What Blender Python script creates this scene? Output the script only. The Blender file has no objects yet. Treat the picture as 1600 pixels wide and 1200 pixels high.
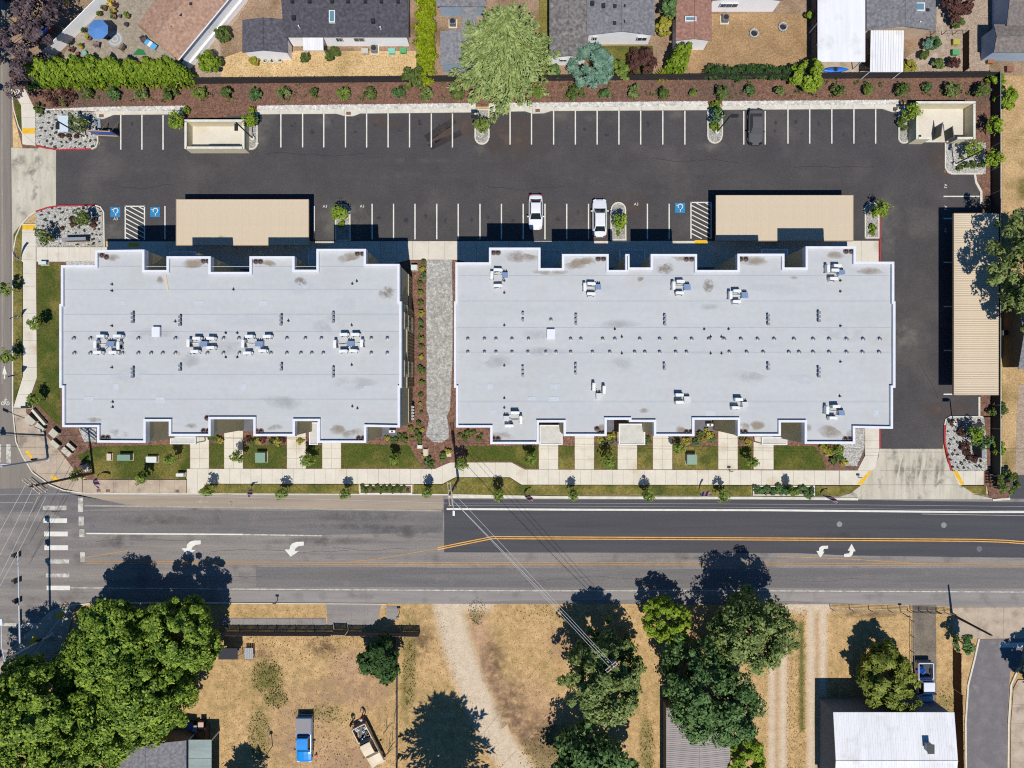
import bpy, bmesh, math, random
import numpy as np
from mathutils import Vector, Matrix

random.seed(7)
rng = np.random.default_rng(11)
SC = bpy.context.scene
COL = SC.collection
R = math.radians

# ------------------------------------------------------------------ camera, sky, sun, exposure
GS = 0.082          # metres of ground per photo pixel
CAMH = 91.0         # drone height
cam_d = bpy.data.cameras.new('drone_camera')
cam_d.sensor_width = 36.0
cam_d.lens = 36.0 * CAMH / (1600 * GS)
cam_d.clip_end = 5000
cam = bpy.data.objects.new('drone_camera', cam_d)
cam.location = (0, 0, CAMH)
COL.objects.link(cam)
SC.camera = cam

SUN_EL = R(63.5)
SHX, SHY = -0.115, 0.9934           # direction in which shadows fall on the ground
world = bpy.data.worlds.new('World')
SC.world = world
world.use_nodes = True
wn = world.node_tree.nodes
wl = world.node_tree.links
sky = wn.new('ShaderNodeTexSky')
sky.sky_type = 'NISHITA'
sky.sun_disc = False
sky.sun_elevation = SUN_EL
sky.sun_rotation = math.atan2(-SHX, -SHY)
sky.altitude = 50
sky.dust_density = 0.2
sky.ozone_density = 8.0
bg = wn['Background']
hs = wn.new('ShaderNodeHueSaturation')          # deep clear-day blue, the same over the whole sky
hs.inputs['Saturation'].default_value = 1.22
wl.new(sky.outputs[0], hs.inputs['Color'])
wl.new(hs.outputs[0], bg.inputs[0])
bg.inputs[1].default_value = 0.082

sun_d = bpy.data.lights.new('sun', 'SUN')
sun_d.energy = 4.45
sun_d.angle = R(0.5)
sun_d.color = (1.0, 0.96, 0.9)
sun = bpy.data.objects.new('sun', sun_d)
COL.objects.link(sun)
sun.rotation_euler = Vector((SHX * math.cos(SUN_EL), SHY * math.cos(SUN_EL), -math.sin(SUN_EL))).to_track_quat('-Z', 'Y').to_euler()
sun.location = (20, -80, 120)

vs = SC.view_settings
vs.view_transform = 'Standard'
vs.look = 'None'
vs.exposure = 0.0
vs.gamma = 1.0
vs.use_curve_mapping = False
SC.render.engine = 'CYCLES'
SC.cycles.use_denoising = False      # keep the fine grain of ground and foliage
SC.cycles.filter_width = 1.1

# ------------------------------------------------------------------ helpers
def W(px, py, z=0.0):
    """ground plan position (metres) of a thing seen at photo pixel px,py when it is z metres up"""
    k = GS * (1 - z / CAMH)
    return Vector(((px - 800) * k, (600 - py) * k, z))

def lin(c):
    c /= 255.0
    return c / 12.92 if c <= 0.04045 else ((c + 0.055) / 1.055) ** 2.4

def C(r, g, b, k=0.80):
    return (lin(r) * k, lin(g) * k, lin(b) * k)

MATS = {}
def M(name, base, col2=None, scale=1.5, detail=5, rough=0.9, fine=0.12, fscale=9.0, bump=0.0, bscale=30.0, bdist=0.02,
      metal=0.0, stretch=None, spec=0.25, contrast=(0.35, 0.65), spots=None, coat=0.0, coords='Object'):
    if name in MATS:
        return MATS[name]
    m = bpy.data.materials.new(name)
    m.use_nodes = True
    nt = m.node_tree
    n, l = nt.nodes, nt.links
    p = n['Principled BSDF']
    p.inputs['Roughness'].default_value = rough
    p.inputs['Metallic'].default_value = metal
    p.inputs['Specular IOR Level'].default_value = spec
    if coat:
        p.inputs['Coat Weight'].default_value = coat
    tc = n.new('ShaderNodeTexCoord')
    vec = tc.outputs[coords]
    if stretch:
        mp = n.new('ShaderNodeMapping')
        mp.inputs['Scale'].default_value = stretch
        l.new(vec, mp.inputs['Vector'])
        vec = mp.outputs[0]
    if col2 is None:
        col2 = tuple(c * 0.82 for c in base)
    nz = n.new('ShaderNodeTexNoise')
    nz.inputs['Scale'].default_value = scale
    nz.inputs['Detail'].default_value = detail
    nz.inputs['Roughness'].default_value = 0.65
    l.new(vec, nz.inputs['Vector'])
    rp = n.new('ShaderNodeValToRGB')
    rp.color_ramp.elements[0].position = contrast[0]
    rp.color_ramp.elements[1].position = contrast[1]
    rp.color_ramp.elements[0].color = (*base, 1)
    rp.color_ramp.elements[1].color = (*col2, 1)
    l.new(nz.outputs['Fac'], rp.inputs[0])
    out = rp.outputs[0]
    if spots:
        sc_, lo, hi, colr = spots
        n3 = n.new('ShaderNodeTexNoise')
        n3.inputs['Scale'].default_value = sc_
        n3.inputs['Detail'].default_value = 6
        l.new(tc.outputs[coords], n3.inputs['Vector'])
        mr = n.new('ShaderNodeMapRange')
        mr.inputs['From Min'].default_value = lo
        mr.inputs['From Max'].default_value = hi
        l.new(n3.outputs['Fac'], mr.inputs['Value'])
        mx = n.new('ShaderNodeMix')
        mx.data_type = 'RGBA'
        l.new(mr.outputs[0], mx.inputs['Factor'])
        l.new(out, mx.inputs['A'])
        mx.inputs['B'].default_value = (*colr, 1)
        out = mx.outputs['Result']
    if fine:
        n2 = n.new('ShaderNodeTexNoise')
        n2.inputs['Scale'].default_value = fscale
        n2.inputs['Detail'].default_value = 3
        l.new(tc.outputs[coords], n2.inputs['Vector'])
        mr = n.new('ShaderNodeMapRange')
        mr.inputs['From Min'].default_value = 0.3
        mr.inputs['From Max'].default_value = 0.7
        mr.inputs['To Min'].default_value = 1 - fine
        mr.inputs['To Max'].default_value = 1 + fine
        l.new(n2.outputs['Fac'], mr.inputs['Value'])
        mu = n.new('ShaderNodeVectorMath')
        mu.operation = 'SCALE'
        l.new(out, mu.inputs[0])
        l.new(mr.outputs[0], mu.inputs['Scale'])
        out = mu.outputs[0]
    l.new(out, p.inputs['Base Color'])
    if bump:
        nb = n.new('ShaderNodeTexNoise')
        nb.inputs['Scale'].default_value = bscale
        nb.inputs['Detail'].default_value = 4
        l.new(tc.outputs[coords], nb.inputs['Vector'])
        bp = n.new('ShaderNodeBump')
        bp.inputs['Strength'].default_value = bump
        bp.inputs['Distance'].default_value = bdist
        l.new(nb.outputs['Fac'], bp.inputs['Height'])
        l.new(bp.outputs[0], p.inputs['Normal'])
    MATS[name] = m
    return m

def P(name, base, rough=0.5, metal=0.0, spec=0.5, coat=0.0, fine=0.06):
    return M(name, base, tuple(c * 0.93 for c in base), scale=3, rough=rough, metal=metal, spec=spec, fine=fine, coat=coat)

def leaf_mat(name, c1, c2, sub=0.25, rough=0.6):
    if name in MATS:
        return MATS[name]
    m = bpy.data.materials.new(name)
    m.use_nodes = True
    nt = m.node_tree
    n, l = nt.nodes, nt.links
    p = n['Principled BSDF']
    p.inputs['Roughness'].default_value = rough
    p.inputs['Specular IOR Level'].default_value = 0.25
    g = n.new('ShaderNodeNewGeometry')
    tc = n.new('ShaderNodeTexCoord')
    nz = n.new('ShaderNodeTexNoise')
    nz.inputs['Scale'].default_value = 0.9
    nz.inputs['Detail'].default_value = 3
    l.new(tc.outputs['Object'], nz.inputs['Vector'])
    ad = n.new('ShaderNodeMath')
    ad.operation = 'MULTIPLY_ADD'
    l.new(nz.outputs['Fac'], ad.inputs[0])
    ad.inputs[1].default_value = 2.4
    ad.inputs[2].default_value = -1.2
    a2 = n.new('ShaderNodeMath')
    a2.operation = 'ADD'
    a2.use_clamp = True
    l.new(g.outputs['Random Per Island'], a2.inputs[0])
    l.new(ad.outputs[0], a2.inputs[1])
    mx = n.new('ShaderNodeMix')
    mx.data_type = 'RGBA'
    l.new(a2.outputs[0], mx.inputs['Factor'])
    mx.inputs['A'].default_value = (*c1, 1)
    mx.inputs['B'].default_value = (*c2, 1)
    l.new(mx.outputs['Result'], p.inputs['Base Color'])
    tr = n.new('ShaderNodeBsdfTranslucent')
    l.new(mx.outputs['Result'], tr.inputs['Color'])
    ms = n.new('ShaderNodeMixShader')
    ms.inputs[0].default_value = sub
    l.new(p.outputs[0], ms.inputs[1])
    l.new(tr.outputs[0], ms.inputs[2])
    l.new(ms.outputs[0], n['Material Output'].inputs['Surface'])
    MATS[name] = m
    return m

def tag(o, label=None, cat=None, group=None, kind=None):
    if label: o['label'] = label
    if cat: o['category'] = cat
    if group: o['group'] = group
    if kind: o['kind'] = kind
    return o

def thing(name, loc, label, cat, group=None, rz=0.0):
    o = bpy.data.objects.new(name, None)
    o.empty_display_size = 0.3
    o.location = loc
    o.rotation_euler = (0, 0, rz)
    COL.objects.link(o)
    return tag(o, label, cat, group)

def mesh_obj(name, me, mat=None, parent=None, loc=(0, 0, 0)):
    if mat is not None and len(me.materials) == 0:
        me.materials.append(mat)
    o = bpy.data.objects.new(name, me)
    o.location = loc
    if parent is not None:
        o.parent = parent
    COL.objects.link(o)
    return o

def dup(root, loc, rz=None, scale=None, label=None, group=None):
    def cp(o, par):
        c = o.copy()
        COL.objects.link(c)
        c.parent = par
        for ch in o.children:
            cp(ch, c)
        return c
    c = cp(root, root.parent)
    c.location = loc
    if rz is not None: c.rotation_euler = (0, 0, rz)
    if scale is not None: c.scale = (scale,) * 3 if not isinstance(scale, tuple) else scale
    if label: c['label'] = label
    if group: c['group'] = group
    return c

class B:
    """collects boxes, prisms and tubes into ONE mesh"""
    def __init__(s):
        s.v = []; s.f = []
    def quad(s, *p):
        k = len(s.v); s.v += [Vector(q) for q in p]; s.f.append(tuple(range(k, k + len(p)))); return s
    def box(s, x0, x1, y0, y1, z0, z1):
        return s.prism([(x0, y0), (x1, y0), (x1, y1), (x0, y1)], z0, z1)
    def prism(s, pts, z0, z1, bottom=True):
        a = 0
        for i in range(len(pts)):
            x1, y1 = pts[i][:2]; x2, y2 = pts[(i + 1) % len(pts)][:2]
            a += x1 * y2 - x2 * y1
        if a < 0: pts = list(pts)[::-1]
        n = len(pts); k = len(s.v)
        s.v += [Vector((p[0], p[1], z0)) for p in pts] + [Vector((p[0], p[1], z1)) for p in pts]
        for i in range(n):
            j = (i + 1) % n
            s.f.append((k + i, k + j, k + n + j, k + n + i))
        s.f.append(tuple(range(k + n, k + 2 * n)))
        if bottom: s.f.append(tuple(range(k + n - 1, k - 1, -1)))
        return s
    def tube(s, p0, p1, r0, r1=None, n=8, cap=True):
        p0 = Vector(p0); p1 = Vector(p1)
        r1 = r0 if r1 is None else r1
        d = (p1 - p0).normalized()
        u = d.orthogonal().normalized(); w = d.cross(u)
        k = len(s.v)
        for p, r in ((p0, r0), (p1, r1)):
            for i in range(n):
                a = 2 * math.pi * i / n
                s.v.append(p + (u * math.cos(a) + w * math.sin(a)) * r)
        for i in range(n):
            j = (i + 1) % n
            s.f.append((k + i, k + j, k + n + j, k + n + i))
        if cap:
            s.f.append(tuple(range(k + n - 1, k - 1, -1)))
            s.f.append(tuple(range(k + n, k + 2 * n)))
        return s
    def path(s, pts, r, n=6):
        for a, b in zip(pts, pts[1:]): s.tube(a, b, r, r, n)
        return s
    def lathe(s, c, prof, n=14):
        c = Vector(c); k = len(s.v)
        for (r, z) in prof:
            for i in range(n):
                a = 2 * math.pi * i / n
                s.v.append(c + Vector((r * math.cos(a), r * math.sin(a), z)))
        for q in range(len(prof) - 1):
            for i in range(n):
                j = (i + 1) % n
                s.f.append((k + q * n + i, k + q * n + j, k + (q + 1) * n + j, k + (q + 1) * n + i))
        s.f.append(tuple(range(k + n - 1, k - 1, -1)))
        s.f.append(tuple(range(k + (len(prof) - 1) * n, k + len(prof) * n)))
        return s
    def obox(s, c, ax, ay, az, hx, hy, hz):
        c = Vector(c); k = len(s.v)
        for sz in (-1, 1):
            for sx, sy in ((-1, -1), (1, -1), (1, 1), (-1, 1)):
                s.v.append(c + ax * hx * sx + ay * hy * sy + az * hz * sz)
        s.f += [(k, k+3, k+2, k+1), (k+4, k+5, k+6, k+7), (k, k+1, k+5, k+4), (k+1, k+2, k+6, k+5), (k+2, k+3, k+7, k+6), (k+3, k, k+4, k+7)]
        return s
    def build(s, name, mat, parent=None, local=False, smooth=False, bevel=0.0):
        off = Vector((0, 0, 0))
        if parent is not None and not local:
            q = parent
            while q is not None:
                off += Vector(q.location); q = q.parent
        me = bpy.data.meshes.new(name)
        me.from_pydata([tuple(v - off) for v in s.v], [], s.f)
        if bevel:
            bm = bmesh.new(); bm.from_mesh(me)
            bmesh.ops.bevel(bm, geom=list(bm.edges), offset=bevel, segments=2, affect='EDGES', clamp_overlap=True)
            bm.to_mesh(me); bm.free()
        if smooth:
            for p in me.polygons: p.use_smooth = True
        return mesh_obj(name, me, mat, parent)

def px(pts, z=0.0):
    return [W(x, y, z) for x, y in pts]

def rect(x0, y0, x1, y1):
    return [(x0, y0), (x1, y0), (x1, y1), (x0, y1)]

def sheet(name, pts, z, mat, th=0.05, parent=None, kind='structure', zpix=0.0):
    o = B().prism(px(pts, zpix), z - th, z).build(name, mat, parent)
    if parent is None: o['kind'] = kind
    return o

def slabs(name, pts, z, mat, parent, step=16.0, axis='x', th=0.06, gap=0.02, phase=0.0, cross=None, angle=None):
    """cut a pavement polygon into concrete slabs with open joints, each slab an object of its own"""
    bm0 = bmesh.new()
    vs_ = [bm0.verts.new(W(x, y)) for x, y in pts]
    bm0.faces.new(vs_)
    bmesh.ops.recalc_face_normals(bm0, faces=bm0.faces)
    cuts = []
    def lims(ax):
        c = [v[ax] for v in [W(x, y) for x, y in pts]]
        return min(c), max(c)
    def bands(ax, st, ph):
        lo, hi = lims(ax)
        st *= GS
        a = lo - 0.01 + ph * GS; out = []
        if ph: out.append((lo - 0.02, a))
        while a < hi - 0.05:
            out.append((a, min(a + st, hi + 0.02) if hi - a - st > 0.35 * st else hi + 0.02))
            a = out[-1][1]
        return out
    ax = 0 if axis == 'x' else 1
    b1 = bands(ax, step, phase)
    b2 = bands(1 - ax, cross, 0) if cross else [None]
    res = []
    for u in b1:
        for v in b2:
            bm = bm0.copy()
            for band, a in ((u, ax), (v, 1 - ax)):
                if band is None: continue
                no = Vector((1, 0, 0)) if a == 0 else Vector((0, 1, 0))
                for val, sgn in ((band[0] + gap / 2, -1), (band[1] - gap / 2, 1)):
                    bmesh.ops.bisect_plane(bm, geom=bm.verts[:] + bm.edges[:] + bm.faces[:], plane_co=no * val, plane_no=no * sgn, clear_outer=True)
            if len(bm.faces) == 0:
                bm.free(); continue
            dz = random.uniform(-0.004, 0.004)
            for vv in bm.verts: vv.co.z = z + dz
            ex = bmesh.ops.extrude_face_region(bm, geom=bm.faces[:])
            for e in ex['geom']:
                if isinstance(e, bmesh.types.BMVert): e.co.z = z - th
            bmesh.ops.recalc_face_normals(bm, faces=bm.faces)
            me = bpy.data.meshes.new(name)
            bm.to_mesh(me); bm.free()
            res.append(mesh_obj(name, me, mat, parent))
    bm0.free()
    return res

def strip_pts(pts, w):
    """outline of a band of width w (metres) along world points"""
    L, Rr = [], []
    n = len(pts)
    for i, p in enumerate(pts):
        p = Vector(p[:2])
        a = Vector(pts[max(i - 1, 0)][:2]); b = Vector(pts[min(i + 1, n - 1)][:2])
        d0 = (p - a).normalized() if i > 0 else (b - p).normalized()
        d1 = (b - p).normalized() if i < n - 1 else d0
        t = (d0 + d1).normalized()
        nn = Vector((-t.y, t.x)); k = w / 2 / max(0.4, t.dot(d0))
        L.append(p + nn * k); Rr.append(p - nn * k)
    return L, Rr

def band(name, pts_px, w, z, mat, parent=None, th=0.02, zpix=0.0):
    """painted line or kerb along photo points"""
    L, Rr = strip_pts([W(x, y, zpix) for x, y in pts_px], w)
    b = B(); n = len(L)
    for i in range(n - 1):
        q = [Rr[i], Rr[i + 1], L[i + 1], L[i]]
        b.quad(*[(p.x, p.y, z) for p in q])
        if th > 0.03:
            b.quad((L[i].x, L[i].y, z), (L[i+1].x, L[i+1].y, z), (L[i+1].x, L[i+1].y, z - th), (L[i].x, L[i].y, z - th))
            b.quad((Rr[i+1].x, Rr[i+1].y, z), (Rr[i].x, Rr[i].y, z), (Rr[i].x, Rr[i].y, z - th), (Rr[i+1].x, Rr[i+1].y, z - th))
    if th > 0.03:
        for i in (0, n - 1):
            b.quad((L[i].x, L[i].y, z), (Rr[i].x, Rr[i].y, z), (Rr[i].x, Rr[i].y, z - th), (L[i].x, L[i].y, z - th))
    o = b.build(name, mat, parent)
    if parent is None: o['kind'] = 'structure'
    return o

def arc(cx, cy, r, a0, a1, n=8, ry=None):
    ry = ry or r
    return [(cx + r * math.cos(R(a0 + (a1 - a0) * i / n)), cy + ry * math.sin(R(a0 + (a1 - a0) * i / n))) for i in range(n + 1)]

def inside(pts, x, y):
    """numpy point-in-polygon"""
    x = np.asarray(x); y = np.asarray(y)
    c = np.zeros(x.shape, bool)
    n = len(pts)
    for i in range(n):
        x1, y1 = pts[i]; x2, y2 = pts[(i + 1) % n]
        if y1 == y2: continue
        k = ((y1 > y) != (y2 > y)) & (x < (x2 - x1) * (y - y1) / (y2 - y1) + x1)
        c ^= k
    return c

def fast_mesh(name, V, F, smooth=False):
    """V (n,3) F (m,k) arrays"""
    me = bpy.data.meshes.new(name)
    V = np.ascontiguousarray(V, np.float32); F = np.ascontiguousarray(F, np.int32)
    m, k = F.shape
    me.vertices.add(len(V)); me.vertices.foreach_set('co', V.ravel())
    me.loops.add(m * k); me.loops.foreach_set('vertex_index', F.ravel())
    me.polygons.add(m)
    me.polygons.foreach_set('loop_start', np.arange(0, m * k, k, dtype=np.int32))
    if smooth: me.polygons.foreach_set('use_smooth', np.ones(m, bool))
    me.update(calc_edges=True)
    return me

OCT_V = np.array([(1, 0, 0), (0, 1, 0), (-1, 0, 0), (0, -1, 0), (0, 0, 1), (0, 0, -1), (.7, .7, .35), (-.7, -.7, .35)], float)
def stones(name, pts_px, count, rmin, rmax, z, mat, parent=None):
    """loose stones lying in a bed, real geometry"""
    P_ = np.array([W(x, y)[:2] for x, y in pts_px]); pl = [tuple(p) for p in P_]
    lo, hi = P_.min(0), P_.max(0)
    q = rng.uniform(lo, hi, (int(count * 3), 2))
    q = q[inside(pl, q[:, 0], q[:, 1])][:count]
    n = len(q)
    base = np.array([(1, 0, 0), (0, 1, 0), (-1, 0, 0), (0, -1, 0), (.1, -.1, .75)], float)
    r = rng.uniform(rmin, rmax, n)
    V = base[None] * (1 + rng.uniform(-.35, .35, (n, 5, 3))) * r[:, None, None]
    a = rng.uniform(0, 6.28, n); ca, sa = np.cos(a)[:, None], np.sin(a)[:, None]
    X = V[:, :, 0] * ca - V[:, :, 1] * sa; Y = V[:, :, 0] * sa + V[:, :, 1] * ca
    V = np.stack([X + q[:, None, 0], Y + q[:, None, 1], V[:, :, 2] + z], 2)
    F0 = np.array([(0, 1, 4), (1, 2, 4), (2, 3, 4), (3, 0, 4)])
    F = (F0[None] + 5 * np.arange(n)[:, None, None]).reshape(-1, 3)
    o = mesh_obj(name, fast_mesh(name, V.reshape(-1, 3), F), mat, parent)
    o['kind'] = 'stuff'
    return o

def blades(name, pts_px, count, h, w, z, mat, label=None, cat='grass', holes=()):
    """grass blades standing in a lawn"""
    P_ = np.array([W(x, y)[:2] for x, y in pts_px]); pl = [tuple(p) for p in P_]
    lo, hi = P_.min(0), P_.max(0)
    q = rng.uniform(lo, hi, (int(count * 2.5), 2))
    q = q[inside(pl, q[:, 0], q[:, 1])]
    for hp in holes:
        hh = [tuple(W(x, y)[:2]) for x, y in hp]
        q = q[~inside(hh, q[:, 0], q[:, 1])]
    q = q[:count]; n = len(q)
    a = rng.uniform(0, 6.28, n); hh = h * rng.uniform(.5, 1.3, n); lean = rng.uniform(-.9, .9, (n, 2)) * hh[:, None]
    d = np.stack([np.cos(a), np.sin(a)], 1) * w / 2
    V = np.zeros((n, 3, 3))
    V[:, 0, :2] = q - d; V[:, 1, :2] = q + d; V[:, 2, :2] = q + lean
    V[:, :2, 2] = z; V[:, 2, 2] = z + hh
    F = np.arange(3 * n).reshape(-1, 3)
    o = mesh_obj(name, fast_mesh(name, V.reshape(-1, 3), F), mat)
    return tag(o, label, cat if label else None, None, 'stuff')

def text_mesh(txt, size):
    cu = bpy.data.curves.new('t', 'FONT')
    cu.body = txt; cu.size = size; cu.align_x = 'CENTER'; cu.align_y = 'CENTER'; cu.resolution_u = 2
    o = bpy.data.objects.new('t', cu); COL.objects.link(o)
    dg = bpy.context.evaluated_depsgraph_get()
    me = bpy.data.meshes.new_from_object(o.evaluated_get(dg))
    bpy.data.objects.remove(o); bpy.data.curves.remove(cu)
    me.materials.clear()
    return me
# ------------------------------------------------------------------ materials of the ground
m_conc = M('concrete_new', C(228, 220, 203, .8), C(217, 209, 192, .8), scale=0.5, fine=0.05, fscale=6, rough=0.95, bump=0.1, bscale=40, spots=(0.35, 0.56, 0.75, C(205, 190, 165)))
m_conc_old = M('concrete_weathered', C(201, 183, 160), C(178, 160, 140), scale=0.6, fine=0.08, fscale=6, rough=0.95, spots=(0.5, 0.56, 0.7, C(150, 136, 120)))
m_apron = M('concrete_apron', C(214, 206, 186), C(186, 178, 160), scale=0.7, fine=0.07, stretch=(1.6, 0.25, 1), rough=0.95, spots=(0.6, 0.57, 0.72, C(140, 134, 122)))
m_kerb = M('kerb_concrete', C(232, 226, 208), C(212, 206, 188), scale=1.2, fine=0.06, rough=0.95)
m_redkerb = M('red_kerb_paint', C(196, 62, 66), C(170, 50, 60), scale=2, rough=0.8)
m_asph = M('parking_asphalt', C(86, 82, 82), C(76, 73, 74), scale=0.22, detail=7, fine=0.2, fscale=7, rough=0.92, bump=0.25, bscale=22, bdist=0.03, spots=(0.16, 0.56, 0.82, C(104, 98, 94)))
m_road_old = M('road_old_asphalt', C(158, 150, 142), C(122, 117, 114), scale=0.9, detail=8, stretch=(0.05, 0.9, 1), fine=0.13, fscale=5, rough=0.93, bump=0.15, bscale=20, contrast=(0.3, 0.7), spots=(0.35, 0.55, 0.8, C(104, 98, 95)))
m_road_dark = M('road_dark_lane', C(108, 105, 106), C(132, 127, 123), scale=0.8, detail=8, stretch=(0.06, 1.0, 1), fine=0.14, fscale=5, rough=0.93, contrast=(0.3, 0.72), bump=0.15, bscale=20, spots=(0.5, 0.58, 0.8, C(135, 128, 122)))
m_road_new = M('road_new_asphalt', C(75, 75, 79), C(89, 88, 91), scale=0.9, detail=8, stretch=(0.05, 1.0, 1), fine=0.13, fscale=6, rough=0.9, contrast=(0.3, 0.72), bump=0.15, bscale=20)
m_gutter = M('gutter_lane', C(176, 160, 140), C(152, 140, 126), scale=0.8, detail=7, stretch=(0.06, 1.0, 1), fine=0.08, rough=0.95)
m_shoulder = M('road_shoulder', C(160, 154, 148), C(140, 134, 130), scale=0.8, stretch=(0.08, 1, 1), detail=7, fine=0.1, rough=0.95, spots=(0.5, 0.56, 0.8, C(120, 115, 110)))
m_west = M('side_street', C(150, 140, 128), C(128, 120, 112), scale=0.8, stretch=(1, 0.06, 1), detail=7, fine=0.12, rough=0.95)
m_sst = M('east_street', C(134, 128, 128), C(112, 108, 110), scale=0.5, detail=7, fine=0.12, rough=0.95, spots=(0.5, 0.58, 0.8, C(150, 144, 138)))
m_mulch = M('bark_mulch', C(144, 108, 90), C(112, 84, 70), scale=2.0, detail=8, fine=0.45, fscale=6, rough=1, bump=0.6, bscale=14, bdist=0.06, spots=(0.12, 0.5, 0.75, C(98, 84, 74)))
m_lawn = M('lawn_turf', C(70, 86, 30), C(94, 96, 42), scale=0.5, detail=8, fine=0.35, fscale=6, rough=1, bump=0.5, bscale=18, bdist=0.06, spots=(0.22, 0.52, 0.72, C(138, 124, 66)))
m_lawn_dry = M('lawn_half_dry', C(110, 108, 46), C(150, 134, 76), scale=0.4, detail=8, fine=0.35, fscale=5, rough=1, bump=0.5, bscale=18, bdist=0.06, spots=(0.3, 0.45, 0.65, C(84, 92, 40)))
m_straw = M('straw_lawn', C(226, 194, 144), C(208, 174, 124), scale=0.6, detail=8, fine=0.25, fscale=5, rough=1, bump=0.4, bscale=16, bdist=0.05, spots=(0.2, 0.55, 0.8, C(160, 140, 88)))
m_dirt = M('bare_dirt', C(172, 146, 120), C(150, 124, 100), scale=0.6, detail=8, fine=0.3, fscale=5, rough=1, bump=0.4, bscale=16, bdist=0.04, spots=(0.25, 0.5, 0.7, C(112, 92, 62)))
m_brown = M('brown_lawn', C(180, 147, 108), C(156, 126, 90), scale=0.5, detail=8, fine=0.3, fscale=5, rough=1, bump=0.4, bscale=16, bdist=0.04)
m_paver = M('patio_paving', C(172, 160, 142), C(150, 138, 122), scale=1.5, detail=6, fine=0.2, fscale=4, rough=1)
m_pgravel = M('pale_yard_gravel', C(186, 166, 146), C(160, 140, 120), scale=2, detail=8, fine=0.35, fscale=7, rough=1, bump=0.4, bscale=20)
m_bedsoil = M('gravel_bed_base', C(168, 164, 154), C(144, 140, 132), scale=3, fine=0.3, rough=1)
m_white = M('white_road_paint', C(240, 238, 226), C(222, 218, 204), scale=1.2, detail=7, fine=0.08, rough=0.8)
m_worn = M('worn_white_paint', C(214, 210, 198), C(168, 162, 152), scale=1.4, detail=9, fine=0.2, rough=0.9, contrast=(0.42, 0.58))
m_faint = M('faded_white_paint', C(182, 174, 160), C(160, 150, 138), scale=0.8, detail=9, fine=0.15, rough=0.95)
m_yel = M('yellow_road_paint', C(250, 190, 92), C(226, 164, 78), scale=1.2, detail=7, rough=0.85)
m_yelworn = M('worn_yellow_paint', C(206, 160, 96), C(176, 140, 96), scale=1.2, detail=8, rough=0.9)
m_tact = M('yellow_tactile_plate', C(250, 200, 50), C(228, 176, 44), scale=3, rough=0.8, bump=0.3, bscale=25)
m_blue = M('accessible_blue_paint', C(52, 148, 200), C(40, 128, 184), scale=4, rough=0.8)
m_iron = M('iron_cover', C(150, 112, 98), C(110, 86, 78), scale=6, rough=0.8)
m_manh = M('manhole_iron', C(158, 156, 158), C(130, 128, 130), scale=6, rough=0.7)

# ------------------------------------------------------------------ the ground itself
gnd = B().quad((-900, -900, -0.06), (900, -900, -0.06), (900, 900, -0.06), (-900, 900, -0.06)).build('ground', m_straw)
gnd['kind'] = 'structure'

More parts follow.
